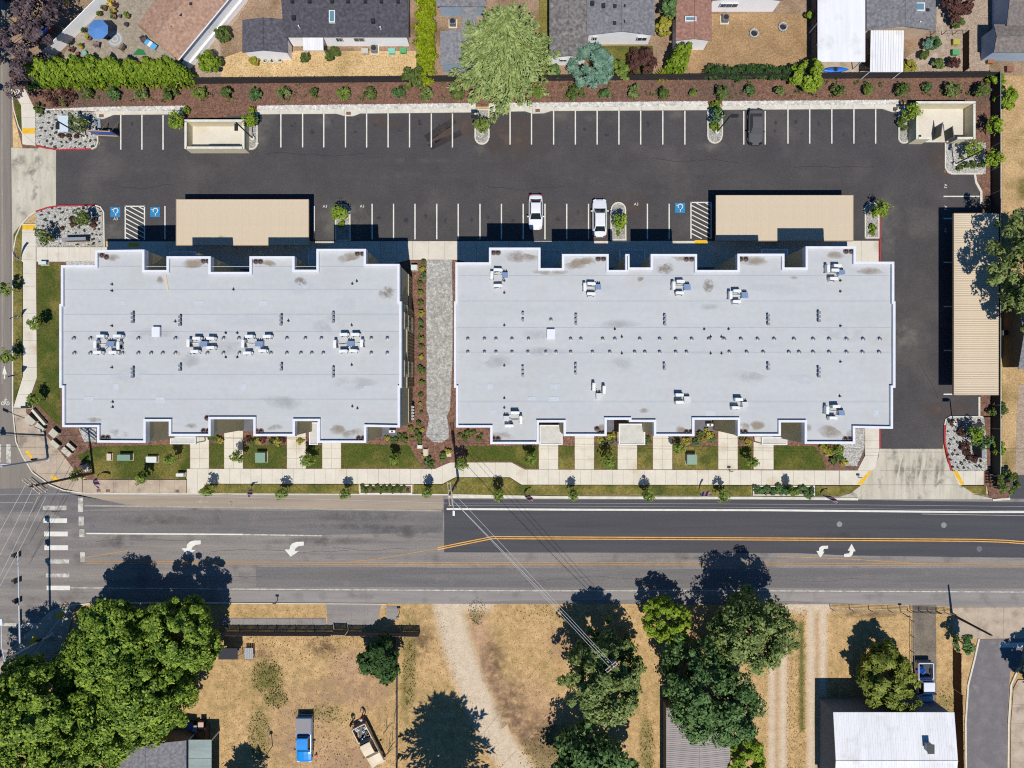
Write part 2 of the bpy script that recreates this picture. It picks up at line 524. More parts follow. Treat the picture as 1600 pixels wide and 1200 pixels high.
def yard_mesh():
    """the dry yards south of the road: one sheet whose grass, dirt, gravel and green patches are a colour attribute"""
    x0, x1, y0, y1 = -160, 1760, 936, 1420
    st = 2.4
    nx, ny = int((x1 - x0) / st) + 1, int((y1 - y0) / st) + 1
    gx, gy = np.meshgrid(np.linspace(x0, x1, nx), np.linspace(y0, y1, ny))
    def seg(pts, w, soft):
        d = np.full(gx.shape, 1e9)
        for (ax, ay), (bx, by) in zip(pts, pts[1:]):
            vx, vy = bx - ax, by - ay
            t = np.clip(((gx - ax) * vx + (gy - ay) * vy) / (vx * vx + vy * vy), 0, 1)
            d = np.minimum(d, np.hypot(gx - ax - t * vx, gy - ay - t * vy))
        return np.clip((w + soft - d) / (2 * soft), 0, 1)
    def blob(cx, cy, rx, ry, soft=0.5):
        d = np.hypot((gx - cx) / rx, (gy - cy) / ry)
        return np.clip((1 + soft - d) / (2 * soft), 0, 1)
    grav = np.maximum.reduce([seg([(696, 930), (712, 1000), (732, 1060), (762, 1130), (800, 1190), (850, 1260), (900, 1420)], 22, 8),
                              seg([(690, 944), (760, 944)], 10, 8),
                              seg([(1267, 938), (1268, 1420)], 6, 4), seg([(1286, 938), (1284, 1420)], 6, 4),
                              seg([(1206, 1040), (1205, 1420)], 5, 4), seg([(1224, 1000), (1222, 1420)], 6, 5),
                              seg([(1225, 948), (1290, 948)], 9, 6)])
    brown = np.maximum.reduce([seg([(742, 940), (756, 1040), (800, 1110), (860, 1200), (930, 1420)], 14, 14), blob(545, 1045, 30, 30) * .8, blob(470, 1130, 50, 60) * .5,
                               blob(520, 1180, 60, 40) * .6, blob(560, 1070, 25, 40) * .6, seg([(1215, 960), (1214, 1420)], 8, 6) * .8, blob(830, 1120, 40, 60) * .6,
                               seg([(1276, 940), (1276, 1420)], 4, 3) * .7])
    green = np.maximum.reduce([blob(418, 1058, 22, 26) * .8, blob(430, 1090, 18, 14) * .6, blob(500, 1115, 40, 14) * .35, blob(405, 1150, 18, 45) * .5, blob(640, 1030, 12, 80) * .5,
                               blob(635, 1080, 8, 60) * .5, seg([(1252, 975), (1253, 1140)], 4, 3) * .9, blob(1010, 1170, 12, 50) * .6, blob(850, 1180, 50, 40) * .45,
                               blob(1480, 1120, 18, 40) * .4, blob(745, 955, 12, 20) * .5, seg([(700, 985), (716, 1040), (722, 1080)], 5, 6) * .45])
    green *= (1 - grav); brown *= (1 - grav)
    V = np.stack([(gx - 800) * GS, (600 - gy) * GS, np.zeros_like(gx) - 0.012 + 0.008 * np.sin(gx * .11) * np.cos(gy * .13)], 2).reshape(-1, 3)
    i = np.arange(nx * ny).reshape(ny, nx)
    F = np.stack([i[1:, :-1], i[1:, 1:], i[:-1, 1:], i[:-1, :-1]], 2).reshape(-1, 4)
    me = fast_mesh('dry_yard', V, F, True)
    at = me.color_attributes.new('ground_kind', 'FLOAT_COLOR', 'POINT')
    colr = np.stack([grav, green, brown, np.ones_like(grav)], 2).reshape(-1, 4).astype(np.float32)
    at.data.foreach_set('color', colr.ravel())
    m = bpy.data.materials.new('dry_yard_ground'); m.use_nodes = True
    n, l = m.node_tree.nodes, m.node_tree.links
    p = n['Principled BSDF']; p.inputs['Roughness'].default_value = 1; p.inputs['Specular IOR Level'].default_value = 0.1
    tc = n.new('ShaderNodeTexCoord'); vc = n.new('ShaderNodeVertexColor'); vc.layer_name = 'ground_kind'
    sp = n.new('ShaderNodeSeparateColor'); l.new(vc.outputs[0], sp.inputs[0])
    def noise(s, d=8):
        z = n.new('ShaderNodeTexNoise'); z.inputs['Scale'].default_value = s; z.inputs['Detail'].default_value = d; z.inputs['Roughness'].default_value = .68
        l.new(tc.outputs['Object'], z.inputs['Vector']); return z.outputs['Fac']
    def ramp(f, a, b, ca, cb):
        r = n.new('ShaderNodeValToRGB'); r.color_ramp.elements[0].position = a; r.color_ramp.elements[1].position = b
        r.color_ramp.elements[0].color = (*ca, 1); r.color_ramp.elements[1].color = (*cb, 1); l.new(f, r.inputs[0]); return r.outputs[0]
    def mix(f, a, b):
        x = n.new('ShaderNodeMix'); x.data_type = 'RGBA'; l.new(f, x.inputs['Factor']); l.new(a, x.inputs['A']); l.new(b, x.inputs['B']); return x.outputs['Result']
    big, mid, mot = noise(0.16), noise(1.1), noise(0.42)
    base = mix(ramp(mid, .35, .62, (0, 0, 0), (1, 1, 1)), ramp(big, .35, .65, C(230, 192, 138), C(210, 172, 122)), ramp(big, .38, .6, C(192, 158, 112), C(170, 146, 98)))
    def soft(chan, amt=0.55):     # break the patch edges up with noise
        a = n.new('ShaderNodeMath'); a.operation = 'MULTIPLY_ADD'; l.new(mid, a.inputs[0]); a.inputs[1].default_value = 1.6; a.inputs[2].default_value = -0.8
        b = n.new('ShaderNodeMath'); b.operation = 'MULTIPLY_ADD'; l.new(a.outputs[0], b.inputs[0]); b.inputs[1].default_value = amt; l.new(chan, b.inputs[2])
        c = n.new('ShaderNodeMath'); c.operation = 'SMOOTH_MIN'; c.use_clamp = True; l.new(b.outputs[0], c.inputs[0]); c.inputs[1].default_value = 1; c.inputs[2].default_value = .01
        g = n.new('ShaderNodeMath'); g.operation = 'MULTIPLY'; g.use_clamp = True; l.new(c.outputs[0], g.inputs[0])
        h = n.new('ShaderNodeMath'); h.operation = 'MULTIPLY'; h.use_clamp = True; l.new(chan, h.inputs[0]); h.inputs[1].default_value = 3; l.new(h.outputs[0], g.inputs[1])
        return g.outputs[0]
    base = mix(ramp(mot, .54, .7, (0, 0, 0), (.62, .62, .62)), base, ramp(mid, .38, .62, C(138, 122, 70), C(176, 146, 98)))
    out = mix(soft(sp.outputs[2]), base, ramp(mid, .35, .65, C(204, 168, 134), C(180, 144, 114)))
    out = mix(soft(sp.outputs[1], .9), out, ramp(mid, .4, .62, C(78, 92, 44), C(124, 122, 62)))
    out = mix(soft(sp.outputs[0], .35), out, ramp(mid, .35, .65, C(230, 210, 182), C(208, 188, 162)))
    f = n.new('ShaderNodeMapRange'); f.inputs['From Min'].default_value = .32; f.inputs['From Max'].default_value = .68; f.inputs['To Min'].default_value = .78; f.inputs['To Max'].default_value = 1.18
    l.new(noise(5.5, 4), f.inputs['Value'])
    mu = n.new('ShaderNodeVectorMath'); mu.operation = 'SCALE'; l.new(out, mu.inputs[0]); l.new(f.outputs[0], mu.inputs['Scale'])
    l.new(mu.outputs[0], p.inputs['Base Color'])
    bp = n.new('ShaderNodeBump'); bp.inputs['Strength'].default_value = .7; bp.inputs['Distance'].default_value = .08; l.new(noise(9, 5), bp.inputs['Height']); l.new(bp.outputs[0], p.inputs['Normal'])
    o = mesh_obj('dry_yard_ground', me, m); o['kind'] = 'structure'
yard_mesh()

# north yards
sheet('yard_ground', [(-200, -200), (1800, -200), (1800, 118), (1560, 118), (280, 126), (-200, 126)], -0.01, m_dirt)
sheet('yard_lawn', [(345, 92), (378, 80), (650, 80), (650, 123), (345, 124)], 0.02, m_straw)
sheet('yard_lawn', [(1112, 22), (1262, 22), (1262, 112), (1075, 114), (1075, 70), (1112, 66)], 0.02, m_brown)
sheet('yard_lawn', [(842, -60), (858, -60), (858, 118), (842, 118)], 0.02, m_lawn_dry)
sheet('yard_lawn', [(935, 72), (1020, 72), (1020, 116), (935, 117)], 0.02, m_lawn)
sheet('yard_gravel', [(1462, -30), (1545, -30), (1545, 114), (1415, 114), (1415, 90), (1462, 60)], 0.02, m_pgravel)
sheet('patio', [(95, 92), (180, -30), (262, -30), (215, 40), (278, 96), (240, 90)], 0.02, m_paver)
sheet('gravel_walk', [(345, 60), (372, 30), (400, -20), (376, -20), (330, 50), (288, 100), (300, 124), (345, 124)], 0.02, m_pgravel)
sheet('footpath', [(1463, -20), (1469, -20), (1473, 45), (1478, 60), (1474, 80), (1458, 96), (1430, 104), (1428, 98), (1452, 90), (1466, 76), (1469, 60), (1464, 40)], 0.05, m_conc_old, 0.06)
sheet('patio', [(1277, 95), (1340, 95), (1360, 108), (1345, 114), (1277, 114)], 0.03, m_conc_old)
sheet('east_yard', [(1566, 118), (1800, 118), (1800, 742), (1566, 742)], 0.0, M('east_yard_ground', C(208, 174, 126), C(180, 150, 106), scale=0.35, detail=8, fine=0.3, fscale=5, rough=1, bump=0.4, bscale=14, bdist=.05, spots=(0.25, 0.5, 0.7, C(126, 112, 62))))
sheet('gravel_track', [(1592, 600), (1800, 600), (1800, 742), (1586, 742), (1588, 660)], 0.015, m_pgravel)

# ------------------------------------------------------------------ streets
road = sheet('road', [(-300, 768), (60, 766), (300, 768), (1800, 774), (1800, 945), (-300, 942)], 0.012, m_road_old, 0.06)
road['label'] = 'grey two lane road with yellow centre lines running across the photo'
wst = sheet('side_street', [(-300, -200), (18, -200), (18, 90), (20, 300), (20, 640), (26, 690), (36, 712), (52, 737), (80, 757), (100, 766.5), (-300, 767.5)], 0.010, m_west, 0.06)
sheet('side_street', [(-300, 941), (100, 941), (60, 980), (20, 1050), (-10, 1120), (-10, 1400), (-300, 1400)], 0.010, m_road_old, 0.06)
sheet('asphalt_patch', [(80, 799), (300, 797), (692, 800), (692, 832), (480, 836), (130, 832)], 0.016, m_road_dark, 0.004, road)
sheet('asphalt_patch', [(694, 780), (1350, 781), (1450, 783), (1800, 786), (1800, 873), (1550, 871), (1330, 868), (1240, 864), (694, 863)], 0.016, m_road_new, 0.004, road)
sheet('asphalt_patch', [(400, 886), (1800, 888), (1800, 920), (1200, 919), (400, 917)], 0.016, m_road_dark, 0.004, road)
sheet('asphalt_patch', [(-300, 770), (75, 762), (210, 792), (80, 800), (-300, 800)], 0.016, m_road_dark, 0.004, road)
sheet('gutter_lane', [(92, 769.5), (300, 771.5), (692, 772), (692, 796), (300, 794), (215, 790), (130, 776)], 0.016, m_gutter, 0.004, road)
sheet('road_shoulder', [(345, 923), (1800, 927), (1800, 948), (1487, 948), (1230, 939), (1000, 937), (800, 938), (690, 943), (604, 941), (345, 941)], 0.016, m_shoulder, 0.004, road)
sheet('utility_cut', [(668, 885), (1200, 887), (1200, 889), (668, 887)], 0.019, m_road_old, 0.003, road)

LZ = 0.024
def line(nm, pts, w, mat=m_white, z=LZ, parent=road):
    return band(nm, pts, w * GS, z, mat, parent)
line('edge_line', [(135, 833.5), (300, 834.5), (380, 835)], 2.2)
line('edge_line', [(380, 835), (503, 837)], 2.0, m_worn)
line('edge_line', [(132, 790), (300, 792), (690, 798)], 2.4, m_faint)
line('edge_line', [(698, 795.3), (900, 796.3), (1200, 797.2), (1400, 799), (1500, 800), (1800, 800)], 3.0)
line('edge_line', [(1440, 803), (1800, 809)], 1.0, m_faint)
line('edge_line', [(110, 918.3), (400, 920.5), (800, 923), (1200, 923), (1800, 926)], 1.8, m_worn)
for dy in (0, 3.2):
    line('centre_line', [(134, 876.5 + dy), (400, 878 + dy), (545, 878.5 + dy), (800, 879 + dy), (1200, 879.5 + dy), (1800, 882 + dy)], 1.1, m_yelworn)
    line('turn_lane_line', [(684, 855.5 + dy), (770, 838.3 + dy), (785, 838.5 + dy), (1000, 839.5 + dy), (1300, 841 + dy), (1520, 842.5 + dy), (1570, 844 + dy), (1620, 848 + dy), (1800, 862 + dy)], 1.4, m_yel)
line('turn_lane_line', [(545, 878), (590, 873), (640, 864.5), (684, 857)], 1.1, m_yelworn, LZ + 0.003)
line('turn_lane_line', [(132, 871), (200, 860)], 1.2, m_yelworn)
line('turn_lane_line', [(1215, 869), (1330, 873.5), (1420, 879)], 1.2, m_yelworn, LZ + 0.003)
for x0, y0, x1, y1 in [(67, 790, 104, 797), (68, 810, 105, 817), (69, 830.5, 106, 838), (69.5, 852, 106.5, 859.5), (71, 874, 108, 880.5), (72, 896, 108.5, 902), (73, 915, 109.5, 922)]:
    sheet('crosswalk_bar', rect(x0, y0, x1, y1), LZ, m_worn if y0 in (790, 874, 896) else m_white, 0.004, road)
for x0, y0, x1, y1 in [(122, 777.5, 130, 800), (123, 807, 131, 821), (124, 827, 132, 839), (125.5, 862.5, 133, 878)]:
    sheet('stop_bar', rect(x0, y0, x1, y1), LZ, m_worn, 0.004, road)
for x0, y0, x1, y1 in [(10, 694, 17, 725), (-8, 694, 2, 722), (-30, 973, 57, 978), (-30, 1015, 30, 1018.5), (-30, 1033, 28, 1040)]:
    sheet('crosswalk_bar', rect(x0, y0, x1, y1), LZ, m_worn if y0 < 1000 else m_faint, 0.004, wst)
line('edge_line', [(3.5, 600), (3.5, 300), (3, -100)], 1.3, m_faint, 0.022, wst)
line('gutter_joint', [(16.5, -100), (17, 300), (17, 640)], 1.0, m_road_dark, 0.022, wst)

def arrow(name, pts, ox, oy, mat=m_white):
    sheet(name, [(ox + x / 4, oy + y / 4) for x, y in pts], LZ + 0.002, mat, 0.004, road)
turn = [(1255, 977), (1255, 1001), (1222, 1005), (1204, 1018), (1197, 1036), (1225, 1036), (1173, 1071), (1135, 1026), (1166, 1026), (1170, 1003), (1186, 986), (1212, 978)]
arrow('turn_arrow', turn, 0, 600)
arrow('turn_arrow', turn, 161, 602)
arrow('turn_arrow', [(375, 1010), (375, 1028), (350, 1031), (342, 1046), (352, 1048), (327, 1087), (302, 1043), (318, 1043), (321, 1021), (338, 1011)], 1200, 600)
arrow('turn_arrow', [(475, 1062), (475, 1080), (512, 1080), (528, 1066), (534, 1045), (547, 1045), (522, 998), (498, 1041), (512, 1042), (506, 1058)], 1200, 600)
# bicycle symbols
def bike(name, cx, cy, s, mat, par, z, rot=0.0):
    b = B()
    def q(x, y):
        c_, s_ = math.cos(rot), math.sin(rot)
        return (cx + (x * c_ - y * s_) * s, cy + (x * s_ + y * c_) * s)
    def ln(pts, w=.16):
        L, Rr = strip_pts([W(*q(*p)) for p in pts], w * s * GS)
        for i in range(len(L) - 1):
            b.quad((Rr[i].x, Rr[i].y, z), (Rr[i+1].x, Rr[i+1].y, z), (L[i+1].x, L[i+1].y, z), (L[i].x, L[i].y, z))
    for ex in (-.62, .62):
        ln([(ex + .42 * math.cos(a * .4488), .2 + .42 * math.sin(a * .4488)) for a in range(15)])
    ln([(-.62, .2), (-.1, -.4), (.4, -.35), (.62, .2)]); ln([(-.1, -.4), (.1, .2), (.4, -.35)])
    ln([(-.1, -.5), (.05, -1.0)], .3); ln([(.05, -1.0), (.45, -.7)]); ln([(.12, -1.25), (.2, -1.25)], .4)
    b.build(name, mat, par)
bike('bicycle_symbol', 8.5, 629, 6.0, m_white, wst, 0.022)
bike('bicycle_symbol', 362, 786, 6.0, m_faint, road, LZ + 0.002, -1.57)
sheet('lane_arrow', [(7, 571), (11, 585), (8.3, 585), (8.5, 592), (6, 592), (6.2, 585), (3.6, 585)], 0.022, m_white, 0.004, wst)
sheet('lane_arrow', [(303, 784), (316, 780), (315, 783), (326, 783), (326, 785), (315, 785.3), (316, 788)], LZ + 0.002, m_faint, 0.004, road)
for i, (x, y, m_) in enumerate([(1311.5, 819, m_manh), (1474.5, 820.5, m_manh), (1530, 857.5, M('manhole_dark', C(120, 118, 122), rough=.7)), (144, 823, M('manhole_dark', C(120, 118, 122)))]):
    c = W(x, y)
    b = B().lathe((c.x, c.y, 0.016), [(0.36, 0), (0.36, 0.012), (0.3, 0.012), (0.29, 0.008), (0.01, 0.008)], 20)
    o = b.build('manhole_cover', m_, road)

# ------------------------------------------------------------------ car park
lot_out = [(88, 232), (88, 322), (150, 321), (163, 332), (164, 377), (1340, 377), (1374, 376), (1374, 702), (1473, 702), (1474, 690), (1476, 655), (1532, 650),
           (1534, 272), (1476, 270), (1474, 222), (1424, 200), (1426, 168), (150, 178), (156, 225), (146, 234)]
lot = sheet('parking_lot', lot_out, 0.04, m_asph, 0.08)
lot['label'] = 'dark asphalt car park with white stall lines behind the two buildings'
PZ = 0.046
def pl(nm, pts, w=1.9, mat=m_white): return band(nm, pts, w * GS, PZ, mat, lot)
for x in (189, 222, 255): pl('stall_line', [(x, 180), (x, 234)])
for x in (439, 473, 506, 540, 573, 606.5, 640, 674, 707): pl('stall_line', [(x, 177.5), (x, 230.5)])
for x in (797, 830.5, 865, 899, 933, 967, 1001, 1035.5, 1070, 1162, 1195.5): pl('stall_line', [(x, 173.5), (x, 226)])
for x in (1231, 1265, 1299.5, 1334, 1368): pl('stall_line', [(x, 171), (x, 224.5)])
for x in (258, 491, 581.5, 615, 648.5, 682.5, 716, 750, 783.5, 817.5, 851.5, 885.5, 919.5, 1011.5, 1045.5): pl('stall_line', [(x, 318.5 if x > 500 else 322), (x, 374)])
for x in (292, 326, 359, 392, 426, 459, 1146, 1180, 1214, 1248, 1282, 1316): pl('stall_line', [(x, 320), (x, 374)])
for y in (307, 341.5, 410, 479, 547.5, 616): pl('stall_line', [(1474, y), (1530, y)])
def hatch(x0, y0, x1, y1):
    pl('hatch_border', [(x0, y0), (x0, y1)]); pl('hatch_border', [(x1, y0), (x1, y1)]); pl('hatch_border', [(x0 - .9, y0), (x1 + .9, y0)])
    y = y0 - 10
    while y < y1 - 1:
        a, b_ = (x0 + 1, y), (x1 - 1, y + 15)
        if a[1] < y0 + 1: a = (x0 + 1 + (y0 + 1 - a[1]) * (x1 - x0 - 2) / 15, y0 + 1)
        if b_[1] > y1: b_ = (x0 + 1 + (y1 - y) * (x1 - x0 - 2) / 15, y1)
        if b_[0] - a[0] > 2: pl('hatch_line', [a, b_], 1.5)
        y += 7.3
hatch(196, 322.5, 226, 375)
hatch(1079.5, 316.5, 1111, 373)
def isa(cx, cy):
    sheet('blue_square', rect(cx - 7.6, cy - 7.6, cx + 7.6, cy + 7.6), PZ, m_blue, 0.004, lot)
    z = PZ + 0.004; b = B()
    def ln(pts, w):
        L, Rr = strip_pts([W(cx + x, cy + y) for x, y in pts], w * GS)
        for i in range(len(L) - 1):
            b.quad((Rr[i].x, Rr[i].y, z), (Rr[i+1].x, Rr[i+1].y, z), (L[i+1].x, L[i+1].y, z), (L[i].x, L[i].y, z))
    ln([(.6 + 3.6 * math.cos(R(a)), -2.4 + 3.6 * math.sin(R(a))) for a in range(-215, 126, 20)], 1.3)
    ln([(-2.9, -2.6), (-5.6, -4.6)], 1.3); ln([(.6, .6), (.8, 5.2)], 1.5); ln([(-1.4, 1.2), (1.6, 1.2)], 1.2)
    ln([(.2, 5.2), (1.5, 5.2)], 1.8)
    b.build('wheelchair_symbol', m_white, lot)
isa(180.5, 331.5); isa(242.5, 331.5); isa(1062.5, 325)
a3 = text_mesh('A3', 6.2 * GS)
for x, y in ((181, 342.3), (508, 322.8), (566, 322.5), (994, 319.3)):
    o = mesh_obj('stall_lettering', a3, m_white, lot, (*W(x, y)[:2], PZ + 0.002))
a3.materials.append(m_white) if not a3.materials else None
o = mesh_obj('stall_lettering', a3, m_white, lot, (*W(1477, 291)[:2], PZ + 0.002)); o.rotation_euler.z = R(-90)
o = mesh_obj('stall_lettering', a3, m_white, lot, (*W(1477, 325)[:2], PZ + 0.002)); o.rotation_euler.z = R(-90)
o = mesh_obj('stall_lettering', a3, m_white, lot, (*W(1477, 360)[:2], PZ + 0.002)); o.rotation_euler.z = R(-90)
# darker repair patches in the stalls and pale scuffs round the islands
m_patch = M('asphalt_fresh_patch', C(50, 49, 51), C(60, 58, 60), scale=1.5, fine=.15, rough=.95)
m_patch2 = M('asphalt_brown_patch', C(96, 80, 72), C(80, 70, 66), scale=1.5, fine=.15, rough=.95)
m_scuff = M('asphalt_scuff', C(120, 116, 110), C(98, 95, 92), scale=.8, fine=.2, rough=.95)
for pts, m_ in (([(662, 212), (708, 183), (714, 192), (669, 222)], m_patch), ([(676, 216), (703, 198), (708, 205), (681, 224)], m_patch2), ([(668, 226), (719, 203), (723, 211), (675, 234)], m_patch)):
    sheet('asphalt_repair', pts, 0.043, m_, 0.002, lot)
def blotch(name, cx, cy, rx, ry, z, mat, par, rot=0.0, zp=0.0, n=22):
    ph = [random.uniform(0, 6.28) for _ in range(4)]
    pts = []
    for i in range(n):
        a = 2 * math.pi * i / n
        k = 1 + .16 * math.sin(2 * a + ph[0]) + .14 * math.sin(3 * a + ph[1]) + .1 * math.sin(5 * a + ph[2]) + .07 * math.sin(9 * a + ph[3])
        x, y = rx * k * math.cos(a), ry * k * math.sin(a)
        pts.append((cx + x * math.cos(rot) - y * math.sin(rot), cy + x * math.sin(rot) + y * math.cos(rot)))
    q = px(pts, zp)
    b = B(); b.quad(*[(p.x, p.y, z) for p in q][::-1])
    return b.build(name, mat, par)

def soft_mat(name, col, dens=0.8, scale=1.2):
    """thin film with a ragged, fading edge (stain, dust)"""
    if name in MATS: return MATS[name]
    m = bpy.data.materials.new(name); m.use_nodes = True
    n, l = m.node_tree.nodes, m.node_tree.links
    p = n['Principled BSDF']; p.inputs['Base Color'].default_value = (*col, 1); p.inputs['Roughness'].default_value = .95
    tc = n.new('ShaderNodeTexCoord')
    mp = n.new('ShaderNodeMapping'); mp.inputs['Location'].default_value = (-.5, -.5, 0); l.new(tc.outputs['Generated'], mp.inputs[0])
    sp = n.new('ShaderNodeSeparateXYZ'); l.new(mp.outputs[0], sp.inputs[0])
    cb = n.new('ShaderNodeCombineXYZ'); l.new(sp.outputs[0], cb.inputs[0]); l.new(sp.outputs[1], cb.inputs[1])
    ln = n.new('ShaderNodeVectorMath'); ln.operation = 'LENGTH'; l.new(cb.outputs[0], ln.inputs[0])
    mr = n.new('ShaderNodeMapRange'); mr.inputs['From Min'].default_value = .5; mr.inputs['From Max'].default_value = .12; l.new(ln.outputs['Value'], mr.inputs['Value'])
    nz = n.new('ShaderNodeTexNoise'); nz.inputs['Scale'].default_value = scale; nz.inputs['Detail'].default_value = 7; nz.inputs['Roughness'].default_value = .7; l.new(tc.outputs['Object'], nz.inputs['Vector'])
    m2 = n.new('ShaderNodeMapRange'); m2.inputs['From Min'].default_value = .38; m2.inputs['From Max'].default_value = .62; l.new(nz.outputs['Fac'], m2.inputs['Value'])
    mu = n.new('ShaderNodeMath'); mu.operation = 'MULTIPLY'; l.new(mr.outputs[0], mu.inputs[0]); l.new(m2.outputs[0], mu.inputs[1])
    m3 = n.new('ShaderNodeMath'); m3.operation = 'MULTIPLY'; m3.use_clamp = True; l.new(mu.outputs[0], m3.inputs[0]); m3.inputs[1].default_value = dens * 1.4
    l.new(m3.outputs[0], p.inputs['Alpha'])
    MATS[name] = m
    return m
m_dust = soft_mat('pale_dust_film', C(140, 135, 126), .4, .5)
m_mud = soft_mat('brown_dust_film', C(108, 92, 82), .5, .5)
m_tyre = soft_mat('tyre_mark_film', C(82, 79, 79), .28, .5)
for x, y, rx, ry, mm in ((1112, 228, 26, 14, m_dust), (752, 234, 14, 12, m_dust), (410, 205, 14, 40, m_dust), (155, 228, 18, 14, m_dust), (545, 345, 40, 40, m_dust), (515, 350, 18, 34, m_dust), (985, 320, 34, 26, m_mud),
                         (1385, 350, 26, 60, m_dust), (180, 360, 26, 26, m_dust), (720, 200, 60, 30, m_mud), (800, 215, 60, 50, m_mud), (1472, 250, 22, 40, m_mud), (1480, 640, 40, 20, m_mud), (420, 190, 20, 16, m_dust),
                         (510, 186, 18, 12, m_dust), (875, 182, 14, 10, m_dust), (925, 184, 14, 10, m_dust), (1055, 180, 16, 10, m_dust), (600, 190, 50, 12, m_mud), (1420, 530, 40, 50, m_dust)):
    blotch('dust_patch', x, y, rx, ry, 0.0435 + random.uniform(0, .0015), mm, lot)
for x, y, rx, ry in ((240, 812, 60, 10), (200, 838, 60, 8), (560, 806, 90, 10), (640, 830, 70, 9), (500, 845, 90, 8), (340, 806, 8, 16), (180, 850, 30, 10), (1320, 836, 60, 6), (560, 822, 100, 7), (1100, 872, 120, 4)):
    blotch('tyre_stain', x, y, rx, ry, 0.0205 + random.uniform(0, .0015), m_tyre, road)
for x, y, rx, ry in ((245, 808, 45, 7), (30, 785, 40, 16), (330, 815, 80, 6), (60, 830, 40, 30), (520, 900, 120, 8), (1000, 880, 100, 6)):
    blotch('dust_patch', x, y, rx, ry, 0.0225, m_dust, road)

# ------------------------------------------------------------------ planting soil, pavements, kerbs
sheet('mulch_bed', [(40, 134), (290, 132), (900, 126), (1549, 120), (1549, 652), (1531, 652), (1533, 160), (1430, 160), (400, 170), (57, 176)], 0.13, m_mulch, 0.1)
sheet('mulch_bed', [(36, 395), (150, 395), (150, 412), (640, 407), (716, 406), (1345, 406), (1352, 700), (1345, 738), (815, 745), (812, 734), (720, 724), (690, 734), (560, 734), (138, 750), (118, 735), (42, 645), (44, 600)], 0.09, m_mulch, 0.1)
sheet('mulch_bed', [(1536, 650), (1550, 650), (1550, 760), (1536, 760)], 0.13, m_mulch, 0.1)

sheet('mulch_bed', [(284, 160), (404, 160), (400, 188), (386, 200), (386, 180), (284, 190)], 0.11, m_mulch, 0.06)
sheet('mulch_bed', [(1424, 152), (1552, 150), (1552, 330), (1535, 330), (1524, 273), (1478, 273), (1476, 222), (1424, 175)], 0.115, m_mulch, 0.1)
sheet('mulch_bed', [(19, 120), (60, 120), (60, 232), (36, 232), (22, 180)], 0.10, m_mulch, 0.08)
sheet('mulch_bed', [(1540, 735), (1552, 735), (1580, 742), (1576, 778), (1545, 778)], 0.10, m_mulch, 0.08)
walk = sheet('sidewalk', [(58, 392), (146, 392), (146, 406), (58, 406)], 0.085, m_conc, 0.02)
def sl(pts, z=0.13, mat=m_conc, **k): slabs('sidewalk_slab', pts, z, mat, walk, **k)
# south pavement and its jog
sl([(293, 732.5), (680, 732.5), (703, 722.5), (799, 722.5), (820, 733.5), (1310, 735), (1310, 757.5), (815, 757), (797, 745.5), (711, 745.5), (690, 756), (323, 755.5), (309, 771), (293, 771)], step=16.6)
sl([(130, 749.5), (292, 749.5), (292, 771), (130, 770)], mat=m_conc_old, step=24)
for x0, x1, y0 in ((298, 327, 683), (351, 380, 668), (449, 478, 672), (504, 533, 690), (842, 872, 668), (898, 928, 676), (965, 995, 668), (1020, 1050, 676), (1122, 1152, 668), (1177, 1208, 682)):
    sl(rect(x0, y0, x1, 732 if x0 < 700 else 733.2), step=16, axis='y', cross=14.6)
sl([(1311, 735), (1339, 735), (1351, 712), (1351, 668), (1373, 668), (1373, 704), (1367, 730), (1355, 742), (1345, 757.5), (1311, 757.5)], step=23, axis='y')
sl([(1487, 736), (1543, 735.5), (1543, 757), (1497, 757.5)], step=18)
# north pavement in the buildings' shade, and the lit walk between them
sl([(170, 377.5), (275, 377.5), (1372, 376.5), (1372, 432), (1339, 432), (1339, 420), (1258, 420), (760, 420), (716, 406), (640, 406), (560, 426), (250, 426), (170, 410)], step=25)
sl([(58, 386.5), (169, 386.5), (169, 408.5), (148, 414), (148, 409), (58, 409)], step=17)
sl([(36, 350), (57, 350), (57, 409), (58.5, 590), (42, 637), (22, 637), (37, 588), (37, 410), (34.5, 408)], step=21, axis='y')
sl([(22, 638), (42, 638), (42, 645), (75, 682), (100, 712), (129, 749), (129, 769.5), (97, 762), (75, 752), (52, 735), (38, 715), (29, 694)], mat=m_conc_old, step=30, axis='y', cross=34)
sl([(20, 140), (40, 140), (56, 172), (56, 228), (36, 226), (34, 165)], step=22, axis='y')
sl([(510, 943), (596, 944), (588, 977), (512, 977)], mat=m_shoulder, z=0.05, step=20)
sl([(345, 966), (509, 966), (509, 977), (345, 977)], mat=m_shoulder, z=0.05, step=18)
sl([(604, 947), (622, 947), (622, 968), (604, 968)], mat=m_shoulder, z=0.05, step=30)
sl([(1488, 949), (1800, 948), (1800, 996), (1502, 998), (1488, 980)], mat=m_conc_old, z=0.03, step=40)
sl([(20, 1010), (78, 955), (100, 945), (120, 945), (100, 1010), (60, 1060), (0, 1090), (-30, 1090)], mat=m_conc_old, z=0.12, step=30, axis='y')
ap = sheet('driveway_apron', [(18, 231), (35, 231), (57, 230), (88, 235), (88, 322), (60, 329), (40, 345), (30, 360), (24, 390), (20, 390)], 0.06, m_apron, 0.08)
ap2 = sheet('driveway_apron', [(1374, 701), (1473, 701), (1480, 722), (1487, 735), (1500, 757), (1520, 772), (1556, 780), (1300, 780), (1330, 770), (1345, 757), (1360, 735), (1372, 715)], 0.06, m_apron, 0.08)
for pts in ([(1374, 735.5), (1486, 735.5)], [(1345, 757.5), (1500, 757.5)], [(1420, 701), (1420, 779)]): band('joint', pts, .05, 0.0645, M('joint_dark', C(150, 142, 126)), ap2)
